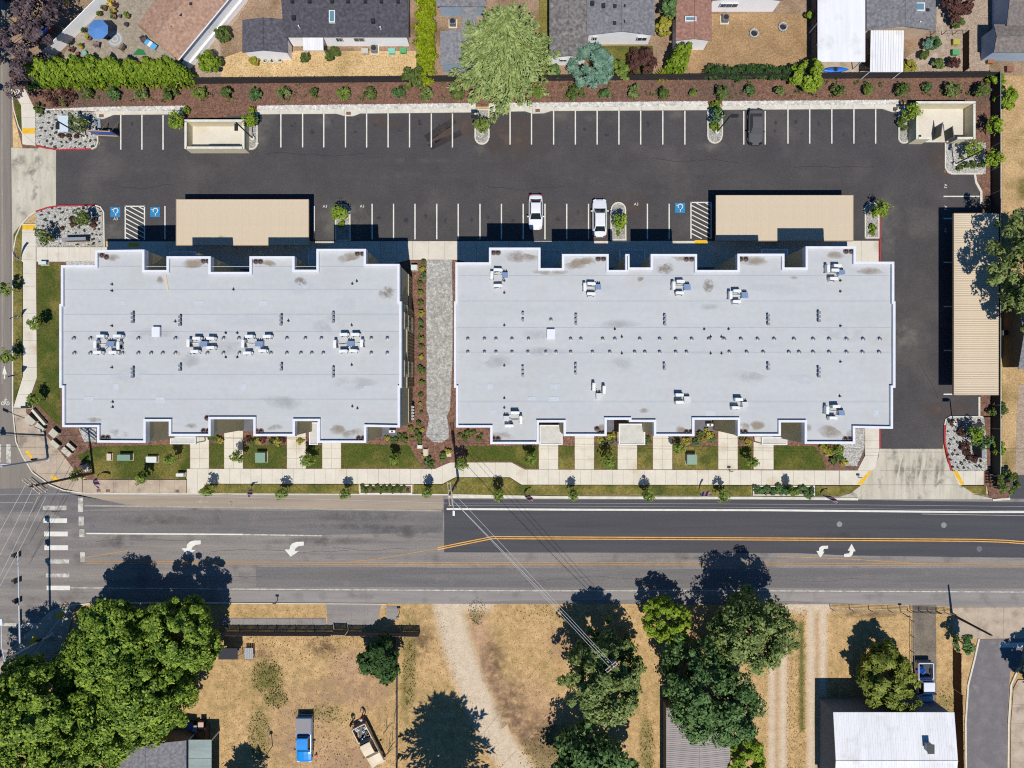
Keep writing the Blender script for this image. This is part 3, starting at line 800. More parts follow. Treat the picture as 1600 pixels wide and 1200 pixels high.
for i in range(9): blotch('tyre_stain', 1400 + 9 * i, 730 + random.uniform(-6, 12), 4, 26, 0.0625 + i * .0002, soft_mat('tyre_grey_film', C(140, 134, 122), .45, .7), ap2, R(8))
for i in range(5): blotch('tyre_stain', 25 + 9 * i, 255 + random.uniform(-6, 12), 9, 12, 0.0625 + i * .0002, soft_mat('tyre_grey_film', C(140, 134, 122), .45, .7), ap, R(20))
for pts in (rect(36, 201, 55.5, 209.5), rect(36, 351.8, 56.5, 359.2), [(1357, 736), (1361, 736), (1346, 757), (1338, 757)], [(1488, 736), (1495, 736), (1506, 757), (1500, 757)], [(79, 745), (84, 742), (96, 751), (93, 754.5)], [(40, 705), (45, 703), (52, 714), (51, 718)],
            [(46, 1005), (54, 992), (60, 994), (51, 1009)], [(86, 962), (98, 955), (104, 959), (92, 968)], rect(1085, 375.5, 1104, 382), rect(202, 380, 218, 386)):
    sheet('tactile_plate', pts, 0.145, m_tact, 0.01, walk)
for x, y in ((155, 766), (169.5, 766.5), (278, 767)): sheet('utility_lid', rect(x - 3, y - 2.2, x + 3, y + 2.2), 0.14, m_iron, 0.008, walk)

def kerb(pts, w=2.0, z=0.16, mat=m_kerb, th=0.16): return band('kerb', pts, w * GS, z, mat, None, th)
kerb([(21, 395), (21, 640), (26, 690), (36, 712.5), (52, 738), (78, 757), (100, 766), (135, 771), (690, 772.5), (900, 776.5), (1300, 780)], 1.8, .15)
kerb([(700, 776), (1000, 777.5), (1180, 777.8), (1340, 779.5)], 4.0, .14)
kerb([(1550, 781), (1577, 779)], 3)
# north kerb walk of the car park with its bulges
nw_ = sheet('kerb_walk', [(150, 174.5), (287, 173.5), (287, 179), (178, 180), (163, 186), (151, 187)], 0.15, m_kerb, 0.12)
for pts in ([(403, 173), (743, 169.3), (743, 176), (563, 177.8), (552, 182), (540, 182), (526, 178.2), (403, 179)],
            [(764, 169), (1105, 166), (1105, 172.5), (861, 173.8), (850, 177.5), (832, 178), (820, 174.3), (764, 175.3)],
            [(1128, 166), (1403, 163.5), (1403, 176), (1393, 175.5), (1378, 170.5), (1128, 172)]):
    slabs('kerb_slab', pts, 0.15, m_kerb, nw_, step=34, th=.12)
for x, y in ((159.5, 181.5), (545, 177.7), (840, 173.3), (1398, 170.3), (1528, 276)): sheet('drain_grate', rect(x - 3.6, y - 2.4, x + 3.6, y + 2.4), 0.158, m_iron, 0.006, nw_)
m_rock = M('pale_river_rock', C(226, 222, 214), C(196, 192, 184), scale=5, fine=.3, fscale=3, rough=.9)
m_rock2 = M('grey_river_rock', C(192, 191, 187), C(166, 165, 161), scale=4, fine=.35, fscale=3, rough=.9)
def rock_bed(pts, n, a, b_, z=0.14, mat=m_rock, lab=None):
    sheet('gravel_bed', pts, z, m_bedsoil, 0.1)
    o = stones('river_rock', pts, n, a, b_, z, mat)
    return tag(o, lab, 'gravel' if lab else None)
rock_bed([(57, 172), (150, 168), (290, 166), (290, 173), (150, 174)], 3200, .04, .09, .15, lab='pale stones along the kerb above the first three stalls')
rock_bed([(403, 166), (743, 162), (743, 169), (403, 172.6)], 6500, .04, .1, .15, lab='pale stone strip along the kerb left of the first tree island')
rock_bed([(764, 162), (1105, 159), (1105, 165.7), (764, 168.6)], 6500, .04, .1, .15, lab='pale stone strip along the kerb between the two tree islands')
rock_bed([(1128, 159), (1403, 157), (1403, 163), (1128, 165.6)], 5500, .04, .1, .15, lab='pale stone strip along the kerb left of the right refuse enclosure')
rock_bed([(667, 407), (706, 406), (707, 470), (707, 560), (703, 640), (698, 650), (701, 668), (701, 684), (690, 691), (676, 690), (666, 680), (671, 652), (667, 640), (667, 560), (666, 480)], 17000, .035, .085, .12, m_rock2, 'grey river rock path between the two white roofed buildings')
NWB1 = [(57, 172), (90, 174), (150, 176), (153, 190), (154, 222), (144, 233), (90, 234), (57, 227)]
NWB2 = [(57, 332), (75, 326), (95, 323), (150, 322.5), (161, 330), (162.5, 385), (57, 386)]
SEB = [(1478, 654), (1486, 651), (1536, 651), (1540, 690), (1541, 735), (1488, 735), (1480, 712), (1476, 690)]
NEB = [(1476, 226), (1500, 222), (1539, 224), (1539, 271), (1484, 271), (1477, 265)]
rock_bed(NWB1, 3200, .04, .10, .15, M('pea_gravel', C(208, 206, 200), C(174, 172, 166), scale=6, fine=.35, fscale=5), 'grey gravel filling the bed north of the left driveway')
rock_bed(NWB2, 3200, .04, .10, .15, M('pea_gravel', C(206, 204, 194)), 'grey gravel filling the bed south of the left driveway')
rock_bed(SEB, 3200, .04, .10, .15, M('pea_gravel', C(206, 204, 194)), 'grey gravel filling the bed beside the right driveway')
rock_bed(NEB, 2000, .04, .10, .15, M('pea_gravel', C(206, 204, 194)), 'grey gravel in the corner bed below the right refuse enclosure')
rock_bed([(1311, 700), (1318, 670), (1350, 670), (1350, 700), (1338, 728), (1315, 726)], 1600, .04, .10, .12, M('pea_gravel', C(206, 204, 194)), 'grey gravel at the lower right corner of the right building')
rock_bed([(124, 669), (151, 669), (151, 690), (132, 690)], 500, .04, .10, .12, M('pea_gravel', C(206, 204, 194)), 'grey gravel at the lower left corner of the left building')
rock_bed([(105, 408.5), (147, 408.5), (147, 415), (105, 415)], 500, .04, .10, .14, M('pea_gravel', C(206, 204, 194)), 'thin gravel strip above the left building by the cross walk')
kerb([(57, 227.5), (75, 231.5), (90, 234.5), (144, 233.5)], 2.2, .19, m_redkerb)
kerb([(144, 233.5), (151, 230), (154, 222), (153, 190)], 2.0, .19)
kerb([(57, 331), (75, 325), (95, 322), (150, 321.5)], 2.2, .19, m_redkerb)
kerb([(150, 321.5), (158, 324), (163, 332), (164, 386)], 2.0, .19)
kerb([(57, 228), (50, 222), (36, 209), (30, 198), (22, 170), (19.5, 140)], 1.6, .16)
kerb([(57, 331), (46, 338), (34, 352), (26, 370), (21, 398)], 1.6, .16)
kerb([(1374, 377), (1374, 409)], 2.0, .19, m_redkerb)
kerb([(1374, 338), (1374, 377)], 2.0, .19, m_redkerb)
kerb([(1374, 670), (1374, 701)], 2.0, .19, m_redkerb)
kerb([(1534, 651), (1484, 651), (1477, 655), (1475, 664)], 2.0, .19)
kerb([(1475, 664), (1475, 690), (1480, 715), (1486, 735)], 2.6, .19, m_redkerb)
kerb([(1476, 224), (1476, 262), (1480, 269), (1486, 272), (1534, 272)], 2.2, .19)
kerb([(1522, 273), (1524, 285), (1532, 300), (1532, 320)], 3.5, .17)
kerb([(1529, 620), (1529, 650)], 3, .17)
kerb([(1511, 1400), (1508, 1130), (1512, 1070), (1522, 1030), (1529, 998)], 2.6, .13)
kerb([(1573, 1400), (1575, 1130), (1579, 1070), (1590, 1045), (1600, 1040)], 2.6, .13)
kerb([(345, 942), (604, 943.5)], 1.2, .12)
kerb([(56, 1020), (80, 985), (112, 945), (150, 942), (345, 942)], 1.6, .13)
sheet('side_street', [(1513, 1400), (1510, 1130), (1514, 1070), (1524, 1030), (1530, 999), (1602, 997), (1594, 1036), (1578, 1050), (1573, 1130), (1571, 1400)], 0.022, m_sst, 0.03)
sl([(1577, 1400), (1579, 1130), (1583, 1075), (1590, 1062), (1700, 1062), (1700, 1400)], mat=m_conc_old, z=0.10, step=30, axis='y')
sheet('stop_bar', rect(1562, 1004, 1600, 1011.5), 0.028, m_white, 0.004)
sheet('driveway', [(1426, 945), (1462, 945), (1463, 1035), (1462, 1112), (1428, 1112), (1426, 1035)], 0.03, M('worn_driveway', C(140, 128, 112), C(112, 104, 94), scale=.7, detail=8, fine=.2, fscale=5, rough=1), 0.03)
sheet('road_stub', [(1580, 742), (1800, 742), (1800, 783), (1578, 779)], 0.02, m_road_new, 0.04)

# islands in the car park
def island(outline, fill=m_bedsoil, n=260):
    L = list(outline)
    sheet('tree_island', L, 0.15, fill, 0.12)
    kerb(L + [L[0]], 2.0, .19)
    o = stones('river_rock', L, n, .04, .09, .15, M('pea_gravel', C(206, 204, 194)))
    return o
island([(742.5, 172), (764, 172), (764, 215)] + arc(753, 215, 10.6, 0, 180) + [(742.5, 215)])
island([(1105.5, 170), (1128, 169), (1128, 212)] + arc(1116.5, 213, 11, 0, 180) + [(1105.5, 212)])
island([(1403.5, 168), (1421, 168), (1421, 214)] + arc(1412, 215, 9, 0, 180) + [(1403.5, 214)])
island([(386, 186), (391, 178), (402.5, 178), (402.5, 224)] + arc(393, 224, 9.5, 0, 90) + [(386, 233)])
island([(525, 376), (525, 331)] + arc(536, 331, 11, 180, 360) + [(547.5, 376)])
island([(954.5, 375), (954.5, 328)] + arc(966, 328, 11, 180, 360) + [(977.5, 375)])
island([(1351, 372), (1351, 328)] + arc(1361.5, 328, 10.5, 180, 360) + [(1372, 372)])

# lawns
LAWNS = [[(59, 411), (95, 411), (95, 664), (88, 662), (60, 632), (46, 637), (59, 592)],
         [(150, 698), (292, 694), (297, 697), (297, 731), (291, 734), (291, 748), (152, 748), (136, 728), (120, 712)],
         [(328, 694), (350, 694), (350, 731), (328, 731)], [(381, 696), (448, 696), (448, 731), (381, 731)], [(479, 696), (503, 696), (503, 731), (479, 731)],
         [(534, 693), (640, 696), (650, 715), (662, 731), (534, 731)], [(728, 697), (841, 697), (841, 732), (822, 732), (801, 721), (728, 721)],
         [(873, 697), (897, 697), (897, 732.5), (873, 732.5)], [(929, 697), (964, 697), (964, 732.5), (929, 732.5)], [(996, 697), (1019, 697), (1019, 732.5), (996, 732.5)],
         [(1051, 697), (1121, 697), (1121, 733), (1051, 733)], [(1153, 697), (1176, 697), (1176, 733), (1153, 733)], [(1209, 697), (1272, 697), (1284, 712), (1290, 733.5), (1209, 733.5)],
         [(309, 771), (324, 756.5), (560, 757), (560, 771.5)], [(646, 757), (692, 757), (712, 746.5), (796, 746.5), (814, 758), (1174, 758.5), (1174, 774.5), (800, 773), (700, 772), (646, 771.5)],
         [(1274, 759), (1344, 759), (1330, 769), (1310, 775), (1274, 775)], [(22, 366), (30, 355), (35, 350), (36, 408), (36, 588), (22, 634)], [(1502, 759), (1540, 759), (1540, 774), (1522, 771)],
         [(21, 146), (34, 168), (35, 206), (28, 192)]]
m_blade = leaf_mat('grass_blade', C(58, 76, 24), C(104, 104, 46), .15)
m_bladed = leaf_mat('dry_grass_blade', C(120, 116, 56), C(186, 156, 96), .15)
for i, L in enumerate(LAWNS):
    dry = i in (7, 9, 10, 13, 14, 15, 16, 17)
    sheet('lawn', L, 0.12, m_lawn_dry if dry else m_lawn, 0.1)
    P_ = [W(*p) for p in L]
    ar = abs(sum(P_[k].x * P_[(k + 1) % len(P_)].y - P_[(k + 1) % len(P_)].x * P_[k].y for k in range(len(P_)))) / 2
    o = blades('grass', L, int(ar * 28), .09, .05, .12, m_blade if not dry else m_bladed)
def dry_tufts(poly, n, mat, h=.13): blades('dry_grass', poly, n, h, .08, 0.0, mat)
dry_tufts([(345, 950), (690, 950), (720, 1060), (800, 1210), (330, 1210)], 7000, m_bladed)
dry_tufts([(765, 945), (1200, 945), (1200, 1210), (870, 1210)], 6000, m_bladed)
dry_tufts([(1230, 950), (1260, 950), (1258, 1210), (1228, 1210)], 1500, m_bladed, .14)
dry_tufts([(1292, 950), (1500, 950), (1500, 1210), (1292, 1210)], 2500, m_bladed)
m_weed = leaf_mat('weed_leaf', C(70, 88, 36), C(128, 128, 66), .2)
for cx_, cy_, rx_, ry_, n_ in ((418, 1058, 26, 28, 420), (432, 1092, 20, 16, 200), (500, 1115, 40, 14, 160), (405, 1150, 18, 40, 260), (640, 1040, 10, 70, 260), (560, 1010, 60, 30, 120), (850, 1180, 40, 40, 260), (880, 960, 90, 16, 160), (1480, 1110, 14, 50, 120), (540, 1160, 70, 40, 160), (745, 955, 14, 22, 140), (460, 1010, 90, 26, 160), (1012, 1165, 12, 40, 160)):
    blades('weeds', [(cx_ + rx_ * math.cos(a_ * .524), cy_ + ry_ * math.sin(a_ * .524)) for a_ in range(12)], n_, .16, .16, 0.0, m_weed)
m_soil = soft_mat('bare_soil_film', C(196, 162, 128), .6, .7); m_soil2 = soft_mat('dark_soil_film', C(120, 96, 72), .5, .9)
yd = sheet('yard_wear', [(520, 1030), (521, 1030), (521, 1031)], 0.001, m_dirt, .002)
for cx_, cy_, rx_, ry_, m_ in ((520, 1080, 50, 30, m_soil), (590, 1075, 30, 50, m_soil), (450, 1165, 40, 30, m_soil), (545, 1190, 50, 20, m_soil), (800, 1100, 30, 60, m_soil2), (770, 1030, 20, 60, m_soil2), (850, 1150, 50, 40, m_soil2), (400, 1020, 40, 14, m_soil2), (505, 1010, 40, 16, m_soil2), (1450, 1100, 14, 40, m_soil2), (880, 1010, 36, 30, m_soil), (1350, 960, 50, 8, m_soil2), (660, 1000, 20, 36, m_soil2)):
    blotch('soil_patch', cx_, cy_, rx_, ry_, 0.004 + random.uniform(0, .004), m_, yd)
dry_tufts([(345, 82), (648, 82), (648, 120), (345, 122)], 3000, m_bladed)

# oil spots, crack sealing and worn spots in the car park
m_oil = soft_mat('oil_film', C(50, 49, 51), .45, 1.6)
m_seal = M('crack_sealant', C(52, 51, 54), rough=.7)
stall_x = [206, 238, 456, 489, 523, 556, 590, 623, 657, 690, 814, 848, 882, 916, 950, 984, 1018, 1052, 1213, 1248, 1282, 1316, 1350]
for x in stall_x:
    if random.random() < .75:
        for _ in range(random.choice((1, 1, 2))): blotch('oil_spot', x + random.uniform(-6, 6), random.uniform(188, 212), random.uniform(2, 5), random.uniform(2, 6), 0.0415 + random.uniform(0, .001), m_oil, lot)
for x in (598, 632, 665, 699, 733, 767, 800, 868, 902, 1028):
    blotch('oil_spot', x + random.uniform(-6, 6), random.uniform(330, 346), random.uniform(2, 5), random.uniform(3, 6), 0.0415 + random.uniform(0, .001), m_oil, lot)
for x0, y0, n_, dx in ((420, 240, 9, 16), (760, 290, 8, 15), (1020, 246, 10, 14), (1240, 262, 8, 15), (1400, 420, 7, -4), (180, 290, 7, 13), (1430, 560, 6, 4)):
    pts = [(x0, y0)]
    for _ in range(n_): pts.append((pts[-1][0] + dx + random.uniform(-4, 4), pts[-1][1] + (random.uniform(-3.5, 3.5) if abs(dx) > 10 else random.uniform(6, 14))))
    band('crack_seal', pts, .05, 0.0425, m_seal, lot)
for x, y, rx, ry in ((240, 265, 170, 10), (620, 275, 220, 9), (1000, 268, 220, 9), (1300, 282, 120, 9), (640, 252, 220, 7), (1060, 300, 240, 6), (1415, 480, 9, 160), (1438, 520, 8, 150)):
    blotch('tyre_stain', x, y, rx, ry, 0.0422 + random.uniform(0, .001), soft_mat('lot_wear_film', C(112, 108, 106), .35, .6), lot)
for x0, y0, n_ in ((150, 846, 12), (330, 862, 14), (520, 856, 8), (820, 908, 18), (1180, 905, 14), (260, 904, 10)):
    pts = [(x0, y0)]
    for _ in range(n_): pts.append((pts[-1][0] + random.uniform(10, 18), pts[-1][1] + random.uniform(-2, 2)))
    band('crack_seal', pts, .035, 0.0215, M('road_crack_seal', C(92, 89, 88), rough=.8), road)
# ------------------------------------------------------------------ the two apartment buildings
ROOFZ = 10.0
m_memb = M('roof_membrane', C(207, 208, 207, .75), C(200, 202, 201, .75), scale=0.35, detail=6, fine=0.03, fscale=1.6, rough=0.85, bump=0.12, bscale=1.2, bdist=.05, stretch=(0.25, 1.6, 1), spots=(0.22, 0.55, 0.8, C(200, 200, 194, .74)))
m_cop = M('parapet_white_metal', C(238, 239, 242), C(228, 229, 234), scale=1, fine=.02, rough=.6)
m_wallA = M('olive_lap_siding', C(206, 196, 164), C(194, 184, 154), scale=1.2, fine=.06, rough=.85)
m_wallB = M('brown_board_siding', C(180, 158, 134), C(164, 144, 120), scale=1.2, fine=.1, rough=.85)
m_glass = P('window_glass', C(70, 84, 96), rough=.08, spec=.6)
m_vinyl = P('white_vinyl', C(240, 240, 238), rough=.5)
m_metal = P('galvanised_metal', C(150, 154, 158), rough=.5, metal=.5)
m_dark = P('dark_metal', C(44, 46, 50), rough=.5)
m_shing = M('charcoal_shingle', C(84, 84, 90), C(70, 70, 76), scale=2, fine=.25, fscale=4, rough=.95, bump=.3, bscale=12)
m_seam = M('membrane_seam', C(188, 194, 200, .74), C(176, 182, 188, .74), scale=.3, fine=.1)
m_stain = soft_mat('brown_pond_stain', C(164, 148, 126), .65, .45)
m_scr = soft_mat('roof_scuff', C(150, 138, 120), .7, 2.5)

OUT_A = [(149, 391), (226, 390), (226, 422), (260.5, 422), (260.5, 400.5), (329.5, 400.5), (329.5, 425), (390, 425), (390, 400.5), (460.5, 400.5), (460.5, 421.5), (494.5, 421.5), (494.5, 389), (572, 389),
         (572, 412.5), (624.5, 412.5), (624.5, 471), (627.5, 471), (627.5, 606), (625, 606), (625, 668), (572.5, 667), (572.5, 692), (496.5, 692), (496.5, 658), (461, 658), (461, 681.5), (396, 681.5), (396, 655),
         (329.5, 655), (329.5, 681.5), (264, 681.5), (264, 658.5), (228, 658.5), (228, 692), (152, 691.5), (152, 667.5), (97.5, 667.5), (97.5, 606), (93, 606), (93, 475), (95.5, 475), (95.5, 414.5), (149, 414.5)]
OUT_B = [(764, 387), (844.5, 387), (844.5, 419), (878, 419), (878, 397), (951, 397), (951, 422), (977, 422), (977, 397), (983.5, 397), (983.5, 418), (1016.5, 418), (1016.5, 397), (1089, 397), (1089, 422), (1152, 422), (1152, 396.5),
         (1225.5, 396.5), (1225.5, 418), (1258.5, 418), (1258.5, 385), (1337, 385), (1337, 409), (1397, 409), (1397, 471), (1398.8, 471), (1398.8, 606), (1395, 606), (1395, 670), (1336, 669), (1336, 693.5), (1257, 693.5), (1257, 660),
         (1220, 660), (1220, 681.5), (1152.5, 681.5), (1152.5, 656), (1085, 656), (1085, 681.5), (1021.5, 681.5), (1021.5, 659.5), (983, 659.5), (983, 656), (948, 656), (948, 681.5), (880.5, 681.5), (880.5, 660), (842, 660),
         (842, 694), (766, 694), (766, 668), (712.5, 668), (712.5, 606), (709.5, 606), (709.5, 471), (711.5, 471), (711.5, 410), (764, 410)]

def inset(pts, d):
    n = len(pts); a = sum(pts[i].x * pts[(i + 1) % n].y - pts[(i + 1) % n].x * pts[i].y for i in range(n))
    s_ = 1 if a > 0 else -1
    out = []
    for i in range(n):
        p0, p1, p2 = pts[i - 1], pts[i], pts[(i + 1) % n]
        d0 = (p1 - p0).to_2d().normalized(); d1 = (p2 - p1).to_2d().normalized()
        n0 = Vector((-d0.y, d0.x)) * s_; n1 = Vector((-d1.y, d1.x)) * s_
        bis = n0 + n1
        if bis.length < 1e-4: out.append(p1.to_2d() + n0 * d); continue
        bis.normalize(); out.append(p1.to_2d() + bis * (d / max(.3, bis.dot(n0))))
    return out

def building(outl, label, loc_px):
    c = W(*loc_px)
    t = thing('apartment_building', (c.x, c.y, 0), label, 'building')
    pts = px(outl, ROOFZ + .3)
    core = inset(pts, 0.06)
    B().prism([(p.x, p.y) for p in core], 0.0, ROOFZ - .02, bottom=False).build('wall', m_wallA, t)
    # membrane laid in long overlapping sheets
    bm0 = bmesh.new()
    bm0.faces.new([bm0.verts.new((p.x, p.y, 0)) for p in inset(pts, .05)])
    bmesh.ops.triangulate(bm0, faces=bm0.faces[:])
    ys = [p.y for p in pts]; lo, hi = min(ys), max(ys); y = lo - .01; k = 0
    while y < hi:
        st = random.choice((1.9, 2.6, 2.9, 3.0))
        bm = bm0.copy()
        for val, sg in ((y, -1), (y + st + .12, 1)):
            bmesh.ops.bisect_plane(bm, geom=bm.verts[:] + bm.edges[:] + bm.faces[:], plane_co=(0, val, 0), plane_no=(0, sg, 0), clear_outer=True)
        if bm.faces:
            for v in bm.verts: v.co = Vector((v.co.x - c.x, v.co.y - c.y, ROOFZ + .012 * (k % 2) + .004))
            bmesh.ops.dissolve_limit(bm, angle_limit=.01, verts=bm.verts[:], edges=bm.edges[:])
            todo = set(bm.faces)
            while todo:                       # every connected piece of a sheet is a sheet of its own
                seed_ = todo.pop(); isl = {seed_}; st_ = [seed_]
                while st_:
                    for e in st_.pop().edges:
                        for g in e.link_faces:
                            if g not in isl: isl.add(g); st_.append(g)
                todo -= isl
                vv = {}; fl = []
                for g in isl: fl.append([vv.setdefault(v, len(vv)) for v in g.verts])
                cs = [tuple(v.co) for v in vv]
                if (bm.verts and max(q[0] for q in cs) - min(q[0] for q in cs) < .3): continue
                me = bpy.data.meshes.new('roof_sheet'); me.from_pydata(cs, [], fl)
                b2 = bmesh.new(); b2.from_mesh(me)
                bmesh.ops.recalc_face_normals(b2, faces=b2.faces)
                ex = bmesh.ops.extrude_face_region(b2, geom=b2.faces[:])
                for e in ex['geom']:
                    if isinstance(e, bmesh.types.BMVert): e.co.z -= .02
                bmesh.ops.recalc_face_normals(b2, faces=b2.faces)
                b2.to_mesh(me); b2.free()
                mesh_obj('roof_sheet', me, m_memb, t)
                if k and random.random() < .8:      # welded lap along the sheet's upper edge
                    yt = max(q[1] for q in cs); xs_ = [q[0] for q in cs if abs(q[1] - yt) < .02]
                    if yt + c.y < hi - 1.0 and len(xs_) > 1 and max(xs_) - min(xs_) > 6:
                        B().box(min(xs_) + .3, max(xs_) - .3, yt - .16, yt - .09, ROOFZ + .0165, ROOFZ + .0215).build('lap_seam', m_seam, t, True)
        bm.free(); y += st; k += 1
    bm0.free()
    # parapet with its white coping
    inn = inset(pts, .27); b = B(); n = len(pts)
    z0, z1 = ROOFZ - .55, ROOFZ + .36
    for i in range(n):
        j = (i + 1) % n
        o1, o2, i1, i2 = pts[i], pts[j], inn[i], inn[j]
        b.quad((o1.x, o1.y, z1), (o2.x, o2.y, z1), (i2.x, i2.y, z1), (i1.x, i1.y, z1))
        b.quad((o2.x, o2.y, z1), (o1.x, o1.y, z1), (o1.x, o1.y, z0), (o2.x, o2.y, z0))
        b.quad((i1.x, i1.y, z1), (i2.x, i2.y, z1), (i2.x, i2.y, ROOFZ), (i1.x, i1.y, ROOFZ))
        b.quad((o1.x, o1.y, z0), (i1.x, i1.y, z0), (i2.x, i2.y, z0), (o2.x, o2.y, z0))
    b.build('parapet', m_cop, t)
    return t

bA = building(OUT_A, 'left apartment building with pale flat roof, nearest the corner', (360, 560))
bB = building(OUT_B, 'longer right apartment building with pale flat roof, beside the carport lane', (1055, 560))

def stain(t, x, y, rx, ry, rot=0, m_=m_stain):
    blotch('water_stain', x, y, rx, ry, ROOFZ + .022 + random.uniform(0, .004), m_, t, R(rot), ROOFZ)
for x, y, rx, ry, ro in ((188, 676, 18, 8, 5), (176, 402, 12, 6, 10), (300, 412, 20, 8, -15), (250, 438, 5, 8, 20), (300, 666, 12, 5, 10), (420, 411, 14, 5, 10), (545, 402, 20, 8, -15), (430, 668, 12, 5, -15), (404, 676, 10, 6, -10),
                         (528, 672, 14, 8, 20), (552, 678, 18, 9, -15), (312, 402, 8, 6, 0), (148, 656, 14, 4, 0), (470, 437, 8, 5, 20)): stain(bA, x, y, rx, ry, ro)
for x, y, rx, ry, ro in ((815, 402, 28, 10, 10), (900, 413, 18, 9, -12), (920, 408, 14, 7, 0), (1178, 408, 22, 9, 8), (1070, 402, 24, 6, 0), (1305, 399, 14, 7, 0), (1360, 424, 22, 6, 8), (782, 682, 22, 8, -10), (1298, 676, 24, 9, 12), (1262, 668, 8, 6, 20),
                         (1330, 678, 10, 7, 0), (1065, 672, 14, 5, 25), (1160, 668, 14, 7, 0), (1184, 664, 14, 7, -8), (1007, 642, 9, 4, 15), (940, 668, 8, 6, 0), (1000, 436, 6, 4, 0), (1240, 434, 7, 3, 0), (860, 425, 26, 6, 0)): stain(bB, x, y, rx, ry, ro)
m_pond = soft_mat('pond_ring_film', C(182, 184, 182), .3, .35); m_clean = soft_mat('pale_roof_film', C(226, 230, 234), .5, .3)
random.seed(21)
for t_, xa, xb in ((bA, 120, 600), (bB, 740, 1370)):
    for k_ in range(12): stain(t_, random.uniform(xa, xb), random.uniform(440, 650), random.uniform(14, 46), random.uniform(5, 16), random.uniform(-8, 8), random.choice((m_pond, m_clean, m_pond)))
    for k_ in range(7):
        x_, y_ = random.uniform(xa, xb), random.choice((455, 470, 600, 620, 640)); sheet('membrane_patch', rect(x_, y_, x_ + random.uniform(8, 16), y_ + random.uniform(6, 11)), ROOFZ + .028, M('membrane_patch', C(212, 217, 221, .74), C(204, 210, 214, .74), scale=.5), .006, t_, zpix=ROOFZ)
for x, y, rx, ry in ((605, 458, 14, 10), (470, 440, 10, 8)): stain(bA, x, y, rx, ry, 20, m_scr)
for x, y, rx, ry in ((1040, 420, 14, 10), (1107, 446, 8, 14)): stain(bB, x, y, rx, ry, 10, m_scr)
blotch('paint_mark', 277, 552, 5, 4, ROOFZ + .03, soft_mat('red_paint_mark', C(250, 130, 110), 1.0), bA, 0, ROOFZ)
sheet('lumber', [(257, 430), (260, 429), (264, 453), (261, 454)], ROOFZ + .08, P('pale_lumber', C(226, 208, 170)), .06, bA, zpix=ROOFZ)

# east wall of the left building, seen between the two: belt trim, battens, windows
def east_wall():
    xw = W(627.5, 471, ROOFZ + .3).x - .06
    for (ya, yb, zf) in ((471, 606, 0), ):
        y0, y1 = W(0, yb, ROOFZ + .3).y, W(0, ya, ROOFZ + .3).y
        B().box(xw + .003, xw + .05, y0, y1, .1, 6.2).build('lower_siding', m_wallB, bA)
        y = y0 + .2
        while y < y1:
            B().box(xw + .05, xw + .12, y - .035, y + .035, .1, 6.2).build('batten', m_wallB, bA); y += .42
        B().box(xw + .003, xw + .14, y0, y1, 6.2, 6.42).build('belt_trim', M('tan_trim', C(190, 180, 150)), bA)
        for yy in (505, 577):
            yc = W(0, yy, 5).y
            for zc in (1.7, 4.6, 7.9):
                w = B().box(xw + .055, xw + .17, yc - .95, yc + .95, zc - .75, zc + .75).build('window', M('tan_window_frame', C(176, 170, 154)), bA)
                for s_ in (-1, 1): B().box(xw + .165, xw + .18, yc + s_ * .46 - .4, yc + s_ * .46 + .4, zc - .65, zc + .65).build('pane', m_glass, w)
    xe = W(624.5, 430, ROOFZ + .3).x - .06
    for ya, yb in ((412.5, 470), (606.5, 667)):
        y0, y1 = W(0, yb, ROOFZ + .3).y + .1, W(0, ya, ROOFZ + .3).y - .1
        B().box(xe + .003, xe + .05, y0, y1, .1, 3.3).build('lower_siding', m_wallB, bA)
        B().box(xe + .003, xe + .12, y0, y1, 3.3, 3.5).build('belt_trim', M('tan_trim', C(190, 180, 150)), bA)
        y = y0 + .2
        while y < y1:
            B().box(xe + .05, xe + .11, y - .035, y + .035, .1, 3.3).build('batten', m_wallB, bA); y += .45
east_wall()
for k in range(5):
    c = W(645.5, 636 + 4.6 * k, 1.2)
    g = thing('electric_meter', (c.x - .1, c.y, 1.0), ['topmost', 'second from top', 'middle', 'second from bottom', 'bottom'][k] + ' grey electric meter on the wall between the buildings', 'meter', 'meters on the left building')
    B().box(-.12, .12, -.16, .16, -.35, .35).build('meter_box', m_metal, g, True)
    B().lathe((0.12, 0, .1), [(.1, -.02), (.1, .06), (.05, .09)], 10).build('dial', m_vinyl, g, True)

# patios inside the notches, porch roofs over the doors
def porch(x0, y0, x1, y1, z, label, mat=m_memb):
    c = W((x0 + x1) / 2, (y0 + y1) / 2, z)
    t = thing('porch_roof', (c.x, c.y, 0), label, 'porch roof', 'porch roofs at the building entrances')
    q = px(rect(x0, y0, x1, y1), z)
    xs = [p.x for p in q]; ys = [p.y for p in q]; a, b_, cc, d = min(xs), max(xs), min(ys), max(ys)
    B().box(a + .1, b_ - .1, cc + .1, d - .1, z - .2, z - .02).build('deck', M('porch_membrane', C(214, 212, 204), C(196, 194, 186), scale=1, fine=.05), t)
    f = B()
    for r in ((a, b_, cc, cc + .12), (a, b_, d - .12, d), (a, a + .12, cc + .12, d - .12), (b_ - .12, b_, cc + .12, d - .12)): f.box(*r, z - .3, z + .06)
    f.build('fascia', m_cop, t)
    for sx in (a + .15, b_ - .15):
        B().box(sx - .07, sx + .07, cc + .1, cc + .24, .05, z - .3).build('post', m_cop, t)
PL = [(266, 682, 306, 694), (483, 660, 497, 695), (843, 664, 879, 695), (967, 662, 1008, 695), (1190, 683, 1230, 695)]
LB = ['left of the second walk at the left building', 'right of the third walk at the left building', 'in the left notch of the right building, lower side', 'in the middle notch of the right building, lower side', 'at the lower right of the right building']
for r, lb in zip(PL, LB): porch(*r, 3.2, 'cream porch roof with white edge ' + lb)
